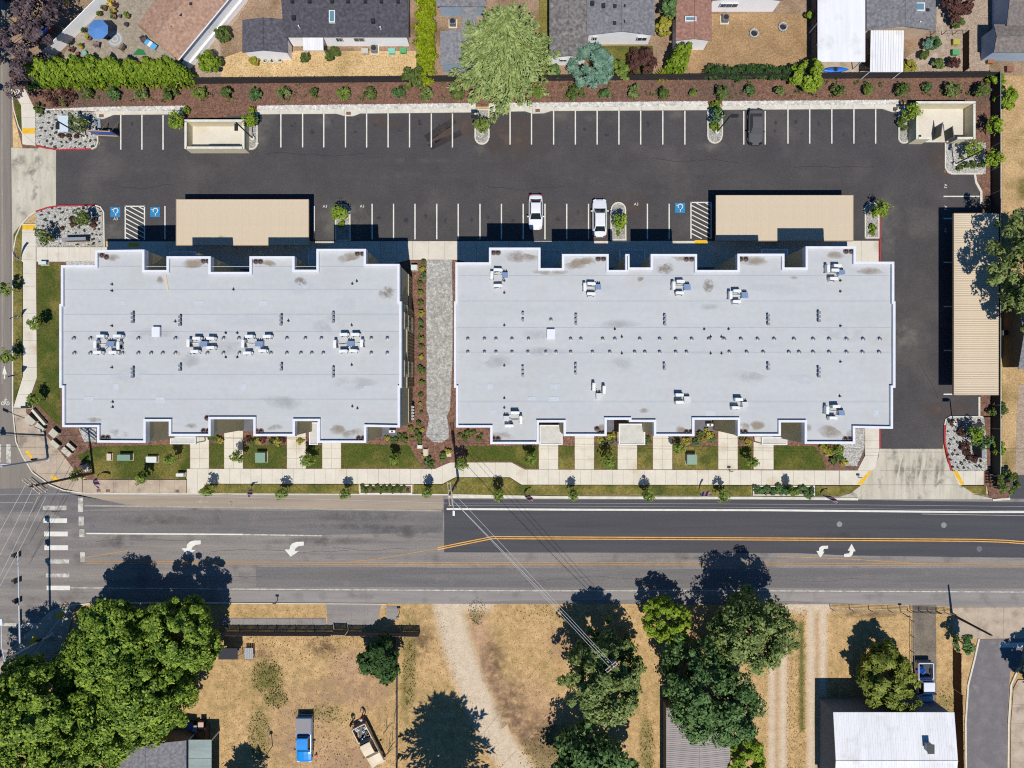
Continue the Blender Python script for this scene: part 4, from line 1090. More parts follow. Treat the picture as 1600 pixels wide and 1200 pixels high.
for (r, lb) in zip([(265, 393, 306, 424), (482, 393, 496, 420), (844, 390, 878, 419), (968, 390, 1008, 420), (1190, 389, 1231, 417)],
                   ['in the first upper notch of the left building', 'in the last upper notch of the left building', 'in the first upper notch of the right building', 'in the middle upper notch of the right building', 'in the last upper notch of the right building']):
    porch(*r, 3.2, 'shaded porch roof ' + lb)
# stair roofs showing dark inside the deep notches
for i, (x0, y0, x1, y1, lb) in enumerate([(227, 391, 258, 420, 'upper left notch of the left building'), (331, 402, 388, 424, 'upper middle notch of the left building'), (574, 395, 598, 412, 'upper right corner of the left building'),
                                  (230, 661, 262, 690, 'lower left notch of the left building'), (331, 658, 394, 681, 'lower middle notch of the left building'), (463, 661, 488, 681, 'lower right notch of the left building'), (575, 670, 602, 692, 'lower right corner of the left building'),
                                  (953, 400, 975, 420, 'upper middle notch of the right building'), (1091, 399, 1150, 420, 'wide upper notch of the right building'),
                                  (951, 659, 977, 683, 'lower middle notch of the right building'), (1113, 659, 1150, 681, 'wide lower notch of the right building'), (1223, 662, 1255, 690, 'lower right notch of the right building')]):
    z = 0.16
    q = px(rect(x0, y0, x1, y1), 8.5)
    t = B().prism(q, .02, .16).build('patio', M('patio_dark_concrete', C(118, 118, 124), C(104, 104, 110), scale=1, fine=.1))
    t['kind'] = 'structure'
    cx_, cy_ = sum(p.x for p in q) / 4, sum(p.y for p in q) / 4
    if i in (0, 1, 4, 6, 8, 10):
        h = thing('heat_pump', (cx_ + .5, cy_, .16), 'small white heat pump on the patio in the ' + lb, 'heat pump')
        B().box(-.4, .4, -.16, .16, .06, .75).build('casing', m_vinyl, h, True, bevel=.03)
        B().lathe((0, 0, .75), [(.13, 0), (.13, .012), (.02, .012)], 12).build('fan_grille', m_dark, h, True)

# ------------------------------------------------------------------ rooftop machines and vents
m_ac = P('ac_white_casing', C(244, 244, 240), rough=.45)
m_hood = P('blue_grey_hood', C(150, 172, 206), rough=.4)
m_pipe = P('black_pipe_wrap', C(50, 50, 54), rough=.7)
def ac_proto():
    t = thing('air_conditioner', (0, 0, -50), 'x', 'air conditioner')
    B().box(-.45, .45, -.17, .17, .1, .86).build('casing', m_ac, t, True, bevel=.03)
    for s_ in (-1, 1): B().box(s_ * .33 - .06, s_ * .33 + .06, -.24, .24, 0, .1).build('foot', m_dark, t, True)
    b = B()
    for k in range(3): b.tube((-.12, -.172, .48), (-.12, -.185, .48), .28 - .09 * k, .28 - .09 * k, 16)
    b.build('fan_grille', m_dark, t, True)
    B().box(.45, .53, -.1, .1, .15, .5).build('valve_cover', m_ac, t, True)
    return t
acp = ac_proto(); ac_used = [False]
def ac(x, y, vert, label, grp):
    c = W(x, y, ROOFZ + .8)
    rz = (R(90) if vert else 0) + random.uniform(-.04, .04)
    loc = (c.x, c.y, ROOFZ + .02)
    if not ac_used[0]:
        ac_used[0] = True; acp.location = loc; acp.rotation_euler.z = rz; acp['label'] = label; acp['group'] = grp; return c
    dup(acp, loc, rz, None, label, grp); return c
CL = [('first cluster on the left roof', (171, 537, 13, 8), [(157, 525, 0, 'upper left'), (183, 525, 0, 'upper right'), (148.5, 538, 1, 'left'), (184.5, 540, 1, 'right'), (152, 550.5, 0, 'lower left'), (176, 550.5, 0, 'lower right')]),
      ('second cluster on the left roof', (317, 537, 12, 8), [(307, 528.5, 0, 'upper left'), (329, 528.5, 0, 'upper right'), (294, 536, 1, 'left'), (304, 549, 0, 'lower left'), (329, 543, 0, 'lower right')]),
      ('third cluster on the left roof', (404, 537, 12, 8), [(389, 525.5, 0, 'upper left'), (417, 525.5, 0, 'upper right'), (379.5, 537, 1, 'left'), (386, 551.5, 0, 'lower left'), (410, 548, 0, 'lower right')]),
      ('rightmost cluster on the left roof', (547, 536.5, 11, 8), [(537, 522.5, 0, 'upper left'), (555, 522.5, 0, 'upper right'), (523, 537.5, 1, 'left'), (565, 536.5, 1, 'right'), (536, 548.5, 0, 'lower left'), (552, 548, 0, 'lower right')]),
      ('leftmost upper cluster on the right roof', (789, 429, 9, 8), [(778, 421.5, 0, 'upper'), (768.5, 430, 1, 'left'), (777.5, 446, 0, 'lower')]),
      ('second upper cluster on the right roof', (935, 447.5, 9, 8), [(924, 443, 0, 'upper'), (914, 448, 1, 'left'), (923.5, 459, 0, 'lower')]),
      ('third upper cluster on the right roof', (1074.5, 448, 10, 9), [(1063.5, 439.5, 0, 'upper'), (1053, 446, 1, 'left'), (1062.5, 457.5, 0, 'lower')]),
      ('fourth upper cluster on the right roof', (1164.5, 460.5, 10, 9), [(1152, 454.5, 0, 'upper'), (1142, 461, 1, 'left'), (1151.5, 471, 0, 'lower')]),
      ('upper right corner cluster on the right roof', (1316, 424.5, 10, 7), [(1309, 415, 0, 'upper'), (1294.5, 419.5, 1, 'left'), (1303, 435, 0, 'lower'), (1305, 422, 0, 'middle')]),
      ('lower left cluster on the right roof', (791, 654, 9, 8), [(804.5, 645, 0, 'upper'), (814, 656, 1, 'right'), (795, 665.5, 0, 'lower')]),
      ('second lower cluster on the right roof', (936, 619, 8, 9), [(928, 604.5, 1, 'left'), (944, 609, 1, 'right')]),
      ('third lower cluster on the right roof', (1074.5, 624, 10, 9), [(1062, 617, 0, 'upper'), (1062, 628.5, 0, 'lower')]),
      ('fourth lower cluster on the right roof', (1165, 632, 9, 8), [(1155, 624, 0, 'upper'), (1150, 637, 0, 'lower')]),
      ('lower right corner cluster on the right roof', (1316, 645, 9, 8), [(1307, 635, 0, 'upper'), (1293, 641, 1, 'left'), (1302, 653, 0, 'lower')])]
for desc, (hx, hy, hw, hd), units in CL:
    hc = W(hx, hy, ROOFZ + .7)
    ht = thing('pipe_hood', (hc.x, hc.y, ROOFZ), ('white' if 'lower' in desc and 'corner' not in desc else 'blue grey') + ' metal pipe hood in the ' + desc, 'roof hood', 'pipe hoods on the roofs')
    a, b_ = hw * GS * .44, hd * GS * .44
    hm = m_ac if ('lower' in desc and 'corner' not in desc) else m_hood
    bb = B(); k = len(bb.v)
    bb.quad((-a, -b_, .72), (a, -b_, .72), (a, b_, .5), (-a, b_, .5)); bb.quad((-a, -b_, 0.01), (a, -b_, 0.01), (a, -b_, .72), (-a, -b_, .72)); bb.quad((a, b_, 0.01), (-a, b_, 0.01), (-a, b_, .5), (a, b_, .5))
    bb.quad((a, -b_, 0.01), (a, b_, 0.01), (a, b_, .5), (a, -b_, .72)); bb.quad((-a, b_, 0.01), (-a, -b_, 0.01), (-a, -b_, .72), (-a, b_, .5))
    bb.build('hood', hm, ht, True)
    for q in range(3): B().tube((-a * .6 + q * a * .6, b_, .35), (-a * .6 + q * a * .6, b_ + .22, .3), .07, .06, 8).build('pipe_outlet', m_dark, ht, True)
    for (ux, uy, v, side) in units:
        ac(ux, uy, v, f'white air conditioner, {side} unit in the {desc}', 'air conditioners of the ' + desc)
        uc = W(ux, uy, ROOFZ + .3) - hc
        m1 = Vector((uc.x * .5, uc.y * .7, .12)); m1.x += random.uniform(-.2, .2)
        B().path([Vector((uc.x * .1, uc.y * .15, .35)), m1, Vector((uc.x * .85, uc.y * .9, .3 - .0))], .028, 5).build('refrigerant_line', m_pipe if random.random() < .5 else m_ac, ht, True)

def proto_vent(kind):
    if kind == 'turret':
        t = thing('roof_vent', (0, 0, -50), 'x', 'vent')
        B().lathe((0, 0, 0), [(.18, 0), (.15, .04), (.13, .2), (.19, .22), (.19, .28), (.06, .32)], 14).build('cap', m_metal, t, True)
        B().lathe((0, 0, 0.005), [(.3, 0), (.3, .02), (.2, .03)], 14).build('flashing', m_memb, t, True)
    elif kind == 'goose':
        t = thing('roof_vent', (0, 0, -50), 'x', 'vent')
        B().tube((0, 0, 0), (0, 0, .32), .09, .09, 10).build('stack', m_metal, t, True)
        B().box(-.13, .13, -.1, .2, .32, .48).build('hood', m_metal, t, True)
    elif kind == 'pipe':
        t = thing('vent_pipe', (0, 0, -50), 'x', 'pipe')
        B().tube((0, 0, 0), (0, 0, .42), .05, .05, 8).build('pipe', m_dark, t, True)
        B().lathe((0, 0, 0.005), [(.14, 0), (.1, .06), (.06, .1)], 10).build('boot', m_dark, t, True)
    else:
        t = thing('roof_drain', (0, 0, -50), 'x', 'drain')
        B().lathe((0, 0, 0.01), [(.24, 0), (.24, .03), (.15, .05), (.14, .16), (.04, .2)], 14).build('strainer', m_dark, t, True)
        B().lathe((0, 0, 0.008), [(.34, 0), (.33, .03), (.25, .03)], 16).build('clamp_ring', m_iron, t, True)
    return t
ORD = ['first', 'second', 'third', 'fourth', 'fifth', 'sixth', 'seventh', 'eighth', 'ninth', 'tenth', 'eleventh', 'twelfth', 'thirteenth', 'fourteenth', 'fifteenth', 'sixteenth', 'seventeenth', 'eighteenth', 'nineteenth', 'twentieth']
def nth(i, n):
    """place in a row, counted from the nearer end"""
    return ORD[i] + ' from the left' if i <= (n - 1) / 2 else (ORD[n - 1 - i] + ' from the right')
PV = {k: proto_vent(k) for k in ('turret', 'goose', 'pipe', 'drain')}
PU = {k: False for k in PV}
def vent(kind, x, y, label, grp):
    c = W(x, y, ROOFZ + .2); loc = (c.x, c.y, ROOFZ + .018)
    if not PU[kind]:
        PU[kind] = True; t = PV[kind]; t.location = loc; t['label'] = label; t['group'] = grp
    else: dup(PV[kind], loc, random.uniform(-.2, .2), None, label, grp)
for xs, y, lb in (((115, 141, 216, 274, 349, 373, 421, 448, 477, 502, 580, 605), 529, 'upper row of the left roof'), ((116, 141, 191, 216, 236, 254, 274, 300, 324, 349, 374, 423, 448, 470, 487, 505, 580, 605), 552, 'lower row of the left roof'),
                  ((731, 757, 775, 800, 826, 892, 908, 942, 961, 1000, 1031, 1056, 1081, 1108, 1132, 1158, 1184, 1210, 1241, 1271, 1296, 1323, 1349, 1375), 530, 'upper row of the right roof'),
                  ((731, 757, 775, 800, 825, 853, 869, 892, 926, 953, 992, 1008, 1031, 1056, 1073, 1140, 1167, 1193, 1233, 1249, 1271, 1296, 1323, 1348, 1374), 550.5, 'lower row of the right roof')):
    for i, x in enumerate(xs): vent('turret', x, y, f'round grey vent, {nth(i, len(xs))} in the {lb}', 'vents in the ' + lb)
vent('turret', 861, 500, 'lone round roof vent just above the white hatch on the right roof', 'lone vent')
for x, ys, lb in ((208, (491, 497, 503.5), 'upper left of the left roof'), (282, (496, 502, 508), 'upper middle left of the left roof'), (439.5, (495, 501, 507.5), 'upper middle right of the left roof'), (521, (491, 497.5, 503.5), 'upper right of the left roof'),
                  (208, (577, 583, 589), 'lower left of the left roof'), (282, (572, 578.5), 'lower middle left of the left roof'), (440, (571, 578), 'lower middle right of the left roof'), (521, (576.5, 582.5, 589), 'lower right of the left roof'),
                  (817, (491, 501), 'upper left of the right roof'), (900, (494, 500.5, 507), 'above the vent row right of the hatch'), (1038.5, (494.5, 501, 507.5), 'upper centre of the right roof'), (1200, (494, 500, 507), 'upper right centre of the right roof'), (1279, (489, 495.5, 502), 'upper far right of the right roof'),
                  (817, (575, 581.5, 588), 'lower left of the right roof'), (899.5, (571, 577.5, 584.5), 'below the vent row right of the hatch'), (1038, (570.5, 577), 'lower centre of the right roof'), (1200, (570, 577), 'lower right centre of the right roof'), (1279, (576, 582, 588.5), 'lower far right of the right roof')):
    for i, y in enumerate(ys): vent('goose', x, y, ('top', 'bottom' if len(ys) == 2 else 'middle', 'bottom')[i] + ' hooded vent of the column ' + ('' if lb.split()[0] in ('above', 'below') else 'at the ') + lb, 'hooded vents, ' + lb)
PP = sorted(((174, 444), (174, 454), (174, 509), (174, 574), (175, 628), (175, 636), (364, 452), (352, 520), (370, 520), (352, 558), (370, 558), (273, 502), (450, 501), (549, 508), (549, 570), (550, 443), (557, 439), (550, 635), (558, 638)))
for i, (x, y) in enumerate(PP):
    vent('pipe', x, y, f'thin dark vent pipe on the left roof, {nth(i, len(PP))} of these', 'thin pipes on the left roof')
PP = sorted(((788, 438), (788, 457), (788, 508), (788, 571), (788, 622), (788, 637), (961, 514), (972, 526), (972, 552), (1101, 514), (1139, 514), (1111, 526), (1128, 526), (1111, 552), (1128, 552), (1314, 438), (1314, 455), (1314, 509), (1314, 565), (1313, 619)))
for i, (x, y) in enumerate(PP):
    vent('pipe', x, y, f'thin dark vent pipe on the right roof, {nth(i, len(PP))} of these', 'thin pipes on the right roof')
PP = sorted(((158, 398), (165, 401), (317, 407), (324, 407), (399, 408), (406, 408), (558, 395.5), (566, 395.5), (160, 684), (167, 684), (317, 673.5), (324, 673.5), (400, 674), (407, 674), (560, 685), (567, 685), (322.5, 653)))
for i, (x, y) in enumerate(PP):
    vent('drain', x, y, f'dark roof drain on the left roof, {nth(i, len(PP))} of these', 'roof drains of the left building')
PP = sorted(((771, 394), (778, 394), (935, 403.5), (943, 403.5), (1073, 404), (1081, 404), (1158, 404), (1166, 404), (1323, 392), (1331, 392), (771, 685.5), (778, 685.5), (933, 670), (938, 676), (943, 676), (1073, 675), (1080, 675), (1158, 675), (1165, 675), (1322, 686), (1329, 686)))
for i, (x, y) in enumerate(PP):
    vent('drain', x, y, f'dark roof drain on the right roof, {nth(i, len(PP))} of these', 'roof drains of the right building')
for x, y, lb in ((243, 518.5, 'left'), (861, 522, 'right')):
    c = W(x, y, ROOFZ + .5)
    t = thing('roof_hatch', (c.x, c.y, ROOFZ), f'square bright white roof hatch on the {lb} roof', 'roof hatch')
    B().box(-.42, .42, -.54, .54, 0.01, .38).build('curb', m_cop, t, True); B().box(-.46, .46, -.58, .58, .38, .5).build('lid', m_cop, t, True, bevel=.03)

# ------------------------------------------------------------------ carports
m_tan = M('tan_ribbed_steel', C(224, 206, 178, .78), C(215, 197, 170, .78), scale=.25, fine=.03, rough=.6)
m_tantrim = P('tan_trim_steel', C(196, 168, 138), rough=.6)
def carport(x0, y0, x1, y1, z, along, label, slope=0.02):
    c = W((x0 + x1) / 2, (y0 + y1) / 2, z)
    t = thing('carport', (c.x, c.y, 0), label, 'carport')
    a, d = W(x0, y0, z), W(x1, y1, z)
    hx, hy = (d.x - a.x) / 2, (a.y - d.y) / 2
    # roof decking in panels, each panel ribbed
    L = 2 * hx if along == 'y' else 2 * hy
    npan = max(1, round(L / 0.93)); pw = L / npan; rb = .45 if along == 'y' else 1.0
    def mk(nm, off):
        b = B()
        prof = [(0, 0), (.06, .05), (.14, .05), (.2, 0), (.27, 0), (.33, .05), (.41, .05), (.47, 0), (.54, 0), (.6, .05), (.68, .05), (.74, 0), (.81, 0), (.87, .05), (.94, .05), (1, 0)]
        for (u0, h0), (u1, h1) in zip(prof, prof[1:]):
            h0, h1 = h0 * rb, h1 * rb
            s0, s1 = off + u0 * pw, off + u1 * pw
            if along == 'y': b.quad((s0, -hy, z + h0 - .03), (s1, -hy, z + h1 - .03), (s1, hy, z + h1 - .03), (s0, hy, z + h0 - .03))
            else: b.quad((-hx, -s0, z + h0 - .03), (-hx, -s1, z + h1 - .03), (hx, -s1, z + h1 - .03), (hx, -s0, z + h0 - .03))
        return b.build('roof_panel', m_tan, t, True)
    first = mk('roof_panel', -L / 2)
    for k in range(1, npan):
        o = first.copy(); COL.objects.link(o); o.parent = t
        o.location = (k * pw, 0, 0) if along == 'y' else (0, -k * pw, 0)
    for r in ((-hx - .04, hx + .04, -hy - .04, -hy), (-hx - .04, hx + .04, hy, hy + .04), (-hx - .04, -hx, -hy, hy), (hx, hx + .04, -hy, hy)):
        B().box(*r, z - .28, z + .035).build('gutter', m_tantrim, t, True)
    n = max(2, round((2 * hx if along == 'y' else 2 * hy) / 5.4))
    for k in range(n):
        u = -1 + (2 * k + 1) / n
        p = (u * hx, -hy * .35) if along == 'y' else (hx * .35, u * hy)
        B().box(p[0] - .1, p[0] + .1, p[1] - .1, p[1] + .1, .03, z - .3).build('post', m_tantrim, t, True)
        if along == 'y': B().box(p[0] - .08, p[0] + .08, -hy * .92, hy * .92, z - .3, z - .06).build('beam', m_tantrim, t, True)
        else: B().box(-hx * .92, hx * .92, p[1] - .08, p[1] + .08, z - .3, z - .06).build('beam', m_tantrim, t, True)
carport(275.5, 312, 482, 383, 2.9, 'y', 'tan carport roof in front of the left building')
carport(1119, 305.5, 1333, 376, 2.9, 'y', 'tan carport roof in front of the right building')
carport(1490.5, 333.5, 1560, 617, 2.9, 'x', 'long tan carport with cross ribs along the right fence')

# ------------------------------------------------------------------ refuse enclosures
m_cmu = M('cream_block_wall', C(226, 216, 186), C(212, 202, 172), scale=1.5, fine=.06, rough=.9)
m_cmucap = M('block_wall_cap', C(240, 234, 214), rough=.9)
def enclosure(x0, y0, x1, y1, h, label, gates):
    """x0.. are the wall tops' outer corners in the photo"""
    a, d = W(x0, y0, h), W(x1, y1, h)
    t = thing('refuse_enclosure', ((a.x + d.x) / 2, (a.y + d.y) / 2, 0), label, 'enclosure')
    th = .22
    B().box(a.x + th, d.x - th, d.y + th, a.y - th, .05, .15).build('floor_slab', m_conc, t)
    runs = [('wall', (a.x, d.x, a.y - th, a.y)), ('wall', (a.x, a.x + th, d.y, a.y - th)), ('wall', (d.x - th, d.x, d.y, a.y - th))]
    if gates == 'right':
        g0, g1 = a.x + .40 * (d.x - a.x), a.x + .66 * (d.x - a.x)
        runs += [('wall', (a.x + th, g0 - 1.2, d.y, d.y + th)), ('wall', (g1 + .3, d.x - th, d.y, d.y + th))]
    else: runs += [('wall', (a.x + th, d.x - th, d.y, d.y + th))]
    for nm, (u0, u1, v0, v1) in runs:
        w = B().box(u0, u1, v0, v1, .04, h - .06).build(nm, m_cmu, t)
        B().box(u0 - .03, u1 + .03, v0 - .03, v1 + .03, h - .06, h).build('cap', m_cmucap, w)
    return t, a, d
e1, a, d = enclosure(288.5, 187, 381.5, 232, 1.9, 'cream walled refuse enclosure on the left beside the car park', None)
B().box(a.x + 2.4, a.x + 6.4, d.y + .26, d.y + .4, .15, 1.75).build('gate', P('black_gate_steel', C(52, 52, 50)), e1)
e2, a, d = enclosure(1432, 158.5, 1524, 217, 2.0, 'cream walled refuse enclosure at the upper right with open dark gates', 'right')
m_gate = P('black_gate_steel', C(52, 52, 50))
for (gx, gy, ex, ey) in ((1459, 200, 1456, 220), (1474, 206, 1476, 222)):
    p, q = W(gx, gy, 0), W(ex, ey, 0); dr = (q - p).normalized()
    g = B().obox((p + q) / 2 + Vector((0, 0, 1.05)), dr, Vector((-dr.y, dr.x, 0)), Vector((0, 0, 1)), (q - p).length / 2, .03, .85).build('gate', m_gate, e2)
    f = B()
    for zz in (.2, 1.9): f.tube(p + Vector((0, 0, zz)), q + Vector((0, 0, zz)), .05)
    for pp in (p, q): f.tube(pp + Vector((0, 0, .1)), pp + Vector((0, 0, 1.98)), .05)
    f.build('gate_frame', m_metal, g)

# ------------------------------------------------------------------ neighbouring houses
def quadpts(b, *p): b.quad(*p)
def house(name, label, foot_px, eave, mats, roof, rp=None):
    pass
m_pink = M('tan_pink_shingle', C(186, 152, 130), C(166, 132, 112), scale=2, fine=.22, fscale=3, rough=.95, bump=.3, bscale=10, stretch=(1, 1, 1))
m_greyr = M('mid_grey_shingle', C(140, 138, 140), C(122, 120, 124), scale=2.5, fine=.28, fscale=3, rough=.95, bump=.3, bscale=10)
m_darkr = M('dark_grey_shingle', C(92, 90, 96), C(78, 76, 82), scale=2.5, fine=.28, fscale=3, rough=.95, bump=.3, bscale=10)
m_whiter = M('white_metal_roof', C(246, 246, 246), C(232, 232, 232), scale=.5, fine=.03, rough=.6, stretch=(2.5, .25, 1), spots=(.5, .55, .8, C(216, 214, 208)))
m_sidew = M('white_siding', C(255, 255, 255, .93), C(250, 250, 252, .92), scale=1, fine=.02, rough=.7)
m_sideb = M('pale_blue_siding', C(178, 196, 214), C(168, 186, 204), scale=1, fine=.03, rough=.7)

def gable(t, roof_px, z, rise, ridge, mroof, mwall, over=.35, nm='roof', zr=None):
    """roof_px: eave rectangle as seen (x0,y0,x1,y1) at height z; ridge 'x' or 'y' or None (flat, slight fall)"""
    x0, y0, x1, y1 = roof_px
    a, d = W(x0, y0, z), W(x1, y1, z)
    X0, X1, Y0, Y1 = a.x, d.x, d.y, a.y
    b = B(); k = .12
    w = B()
    ix0, ix1, iy0, iy1 = X0 + over, X1 - over, Y0 + over, Y1 - over
    if ridge == 'x':
        ym = (Y0 + Y1) / 2
        for s_, yy in ((0, Y0), (1, Y1)):
            q = [(X0, yy, z), (X1, yy, z), (X1, ym, z + rise), (X0, ym, z + rise)]
            if s_: q = q[::-1]
            b.quad(*q)
            b.quad(*[(p[0], p[1], p[2] - k) for p in q[::-1]])
            b.quad((X0, yy, z), (X1, yy, z), (X1, yy, z - k), (X0, yy, z - k))
        for xx in (X0, X1):
            b.quad((xx, Y0, z), (xx, ym, z + rise), (xx, ym, z + rise - k), (xx, Y0, z - k)); b.quad((xx, Y1, z), (xx, ym, z + rise), (xx, ym, z + rise - k), (xx, Y1, z - k))
        kk = rise * over / ((Y1 - Y0) / 2)
        n = len(w.v); w.prism([(ix0, iy0), (ix1, iy0), (ix1, iy1), (ix0, iy1)], 0, z - k + kk)
        for xx in (ix0, ix1): w.quad((xx, iy0, z - k + kk), (xx, iy1, z - k + kk), (xx, ym, z + rise - k))
        ridge_c = [(X0, ym, z + rise + .01), (X1, ym, z + rise + .01)]
    elif ridge == 'y':
        xm = (X0 + X1) / 2
        for s_, xx in ((0, X0), (1, X1)):
            q = [(xx, Y0, z), (xm, Y0, z + rise), (xm, Y1, z + rise), (xx, Y1, z)]
            if s_: q = q[::-1]
            b.quad(*q); b.quad(*[(p[0], p[1], p[2] - k) for p in q[::-1]])
            b.quad((xx, Y0, z), (xx, Y1, z), (xx, Y1, z - k), (xx, Y0, z - k))
        for yy in (Y0, Y1):
            b.quad((X0, yy, z), (xm, yy, z + rise), (xm, yy, z + rise - k), (X0, yy, z - k)); b.quad((X1, yy, z), (xm, yy, z + rise), (xm, yy, z + rise - k), (X1, yy, z - k))
        kk = rise * over / ((X1 - X0) / 2)
        w.prism([(ix0, iy0), (ix1, iy0), (ix1, iy1), (ix0, iy1)], 0, z - k + kk)
        for yy in (iy0, iy1): w.quad((ix0, yy, z - k + kk), (ix1, yy, z - k + kk), (xm, yy, z + rise - k))
        ridge_c = [(xm, Y0, z + rise + .01), (xm, Y1, z + rise + .01)]
    else:
        b.prism([(X0, Y0), (X1, Y0), (X1, Y1), (X0, Y1)], z - k, z)
        w.prism([(ix0, iy0), (ix1, iy0), (ix1, iy1), (ix0, iy1)], 0, z - k - .003)
        ridge_c = None
    w.build('wall', mwall, t)
    r = b.build(nm, mroof, t)
    if ridge_c:
        B().tube(ridge_c[0], ridge_c[1], .07, .07, 6).build('ridge_cap', mroof, r)
    return (X0, X1, Y0, Y1), r
def put(t, x, y, z, kind, w=.4, d=.4, h=.3, mat=None):
    c = W(x, y, z)
    if kind == 'vent': B().box(c.x - w / 2, c.x + w / 2, c.y - d / 2, c.y + d / 2, z - .25, z + h).build('roof_vent', mat or m_dark, t)
    if kind == 'pipe': B().tube((c.x, c.y, z - .2), (c.x, c.y, z + .5), .09, .09).build('flue_pipe', mat or m_vinyl, t)
    if kind == 'sky':
        s_ = B().box(c.x - w / 2, c.x + w / 2, c.y - d / 2, c.y + d / 2, z - .2, z + .12).build('skylight', m_vinyl, t)
        B().box(c.x - w / 2 + .12, c.x + w / 2 - .12, c.y - d / 2 + .12, c.y + d / 2 - .12, z + .12, z + .135).build('pane', P('skylight_glass', C(110, 150, 165), rough=.1), s_)
def swin(t, x, y0, z, w, h, n=2, mat=None):
    """window in a wall that faces the camera's centre (south wall of a northern house)"""
    B_ = W(x, y0, z)
    f = B().box(B_.x - w / 2, B_.x + w / 2, B_.y - .06, B_.y + .02, z - h / 2, z + h / 2).build('window', m_vinyl, t)
    for k in range(n):
        u0 = B_.x - w / 2 + .06 + k * (w - .06) / n; B().box(u0, u0 + (w - .06) / n - .06, B_.y - .075, B_.y - .05, z - h / 2 + .06, z + h / 2 - .06).build('pane', m_glass, f)
def H(label, cx, cy):
    c = W(cx, cy); return thing('house', (c.x, c.y, 0), label, 'house')

# tan pink house, turned
h1 = H('house with tan pink shingle roof set at an angle, upper left', 300, 0)
q = px([(216, 36), (277.5, 94.5), (420, -78), (350, -140)], 3.2)
m1, m2 = (q[0] + q[3]) / 2, (q[1] + q[2]) / 2
rg0, rg1 = (q[0] + q[1]) / 2, (q[2] + q[3]) / 2
b = B(); up = Vector((0, 0, .9)); dn = Vector((0, 0, -.15))
for e0, e1_ in ((q[0], q[3]), (q[1], q[2])):
    b.quad(e0, rg0 + up, rg1 + up, e1_); b.quad(e0, e1_, e1_ + dn, e0 + dn)
b.quad(q[0], q[1], rg0 + up); b.quad(q[2], q[3], rg1 + up)
r1 = b.build('roof', m_pink, h1)
cen = sum(q, Vector()) / 4
B().prism([tuple((cen + (p - cen) * .93)[:2]) for p in q], 0, 3.05).build('wall', m_sidew, h1)
L_ = px([(277.5, 94.5), (284, 88), (420, -76)], 3.2)
for (x, y) in ((252, 58), (267, 41), (283, 24), (299, 7)): put(h1, x, y, 3.75, 'vent', .35, .35, .2)
B().tube(q[1] + Vector((.08, 0, 0)), q[2] + Vector((.08, 0, 0)), .08).build('gutter', m_vinyl, r1)
# side porch along that house
h1b = B().prism([tuple(p[:2]) for p in px([(283, 98), (292, 104), (386, -10), (376, -16)], 1.0)], .02, .9).build('side_porch', m_sidew, h1)

h2 = H('house with charcoal shingle roof and long white wall, upper left of centre', 540, 20)
(X0, X1, Y0, Y1), r2 = gable(h2, (443, -75, 638, 58), 3.0, 1.1, 'x', m_darkr, m_sidew, .3)
for x in (457, 484, 519, 544, 571, 596, 622): put(h2, x, 2, 3.95, 'vent', .4, .4, .22)
for x, y in ((459, 28), (583, 33)): put(h2, x, y, 3.6, 'vent', .45, .45, .25)
for x, y in ((468, 43), (595, 45)): put(h2, x, y, 3.3, 'pipe')
put(h2, 519, 26, 3.65, 'sky', .75, 1.5)
for x, w in ((530, .8), (561, 1.3)): swin(h2, x, 61.5, 2.2, w, .9)
gr = H('low garage wing with grey shingle roof left of the charcoal roofed house', 415, 60)
gable(gr, (378.5, 31, 449, 82), 2.7, .6, 'y', M('slate_grey_shingle', C(104, 102, 108), C(88, 86, 92), scale=2.5, fine=.3, fscale=3), m_sidew, .25)
def patio_cover(label, x0, y0, x1, y1, z, mat, n=12):
    c = W((x0 + x1) / 2, (y0 + y1) / 2, z); t = thing('patio_cover', (c.x, c.y, 0), label, 'patio cover')
    a, d = W(x0, y0, z), W(x1, y1, z); b = B(); k = (d.x - a.x) / n
    for i in range(n):
        u = a.x + i * k
        b.quad((u, d.y, z - .1), (u + k * .75, d.y, z - .1), (u + k * .75, a.y, z + .1), (u, a.y, z + .1)); b.quad((u + k * .75, d.y, z - .14), (u + k, d.y, z - .14), (u + k, a.y, z + .06), (u + k * .75, a.y, z + .06))
    b.build('roof_panel', mat, t)
    for xx in (a.x + .1, d.x - .1):
        B().box(xx - .06, xx + .06, d.y + .1, d.y + .22, 0, z - .12).build('post', m_vinyl, t)
        B().box(xx - .06, xx + .06, a.y, d.y, z - .3, z - .16).build('beam', m_vinyl, t) if False else None
    B().box(a.x, d.x, d.y + .02, d.y + .1, z - .3, z - .12).build('beam', m_vinyl, t)
patio_cover('small white ribbed patio cover on the charcoal roofed house', 473.5, 58, 505, 78, 2.6, m_whiter)

h3 = H('small house with grey shingle roof beside the large pale conifer', 715, 40)
gable(h3, (682, -75, 760, 10), 3.0, .9, 'x', m_greyr, m_sideb, .3)
gable(h3, (688, 49, 742, 102), 2.6, .5, 'y', M('pale_grey_shingle', C(150, 150, 152), C(132, 132, 136), scale=2.5, fine=.25, fscale=3), m_sideb, .2, 'wing_roof')
gable(h3, (722, 9, 745, 52), 2.5, 0, None, M('pale_grey_shingle', C(150, 150, 152)), m_sideb, .2, 'link_roof')
for x, y in ((724, 71), (724, 86)): put(h3, x, y, 2.9, 'vent', .3, .3, .2)

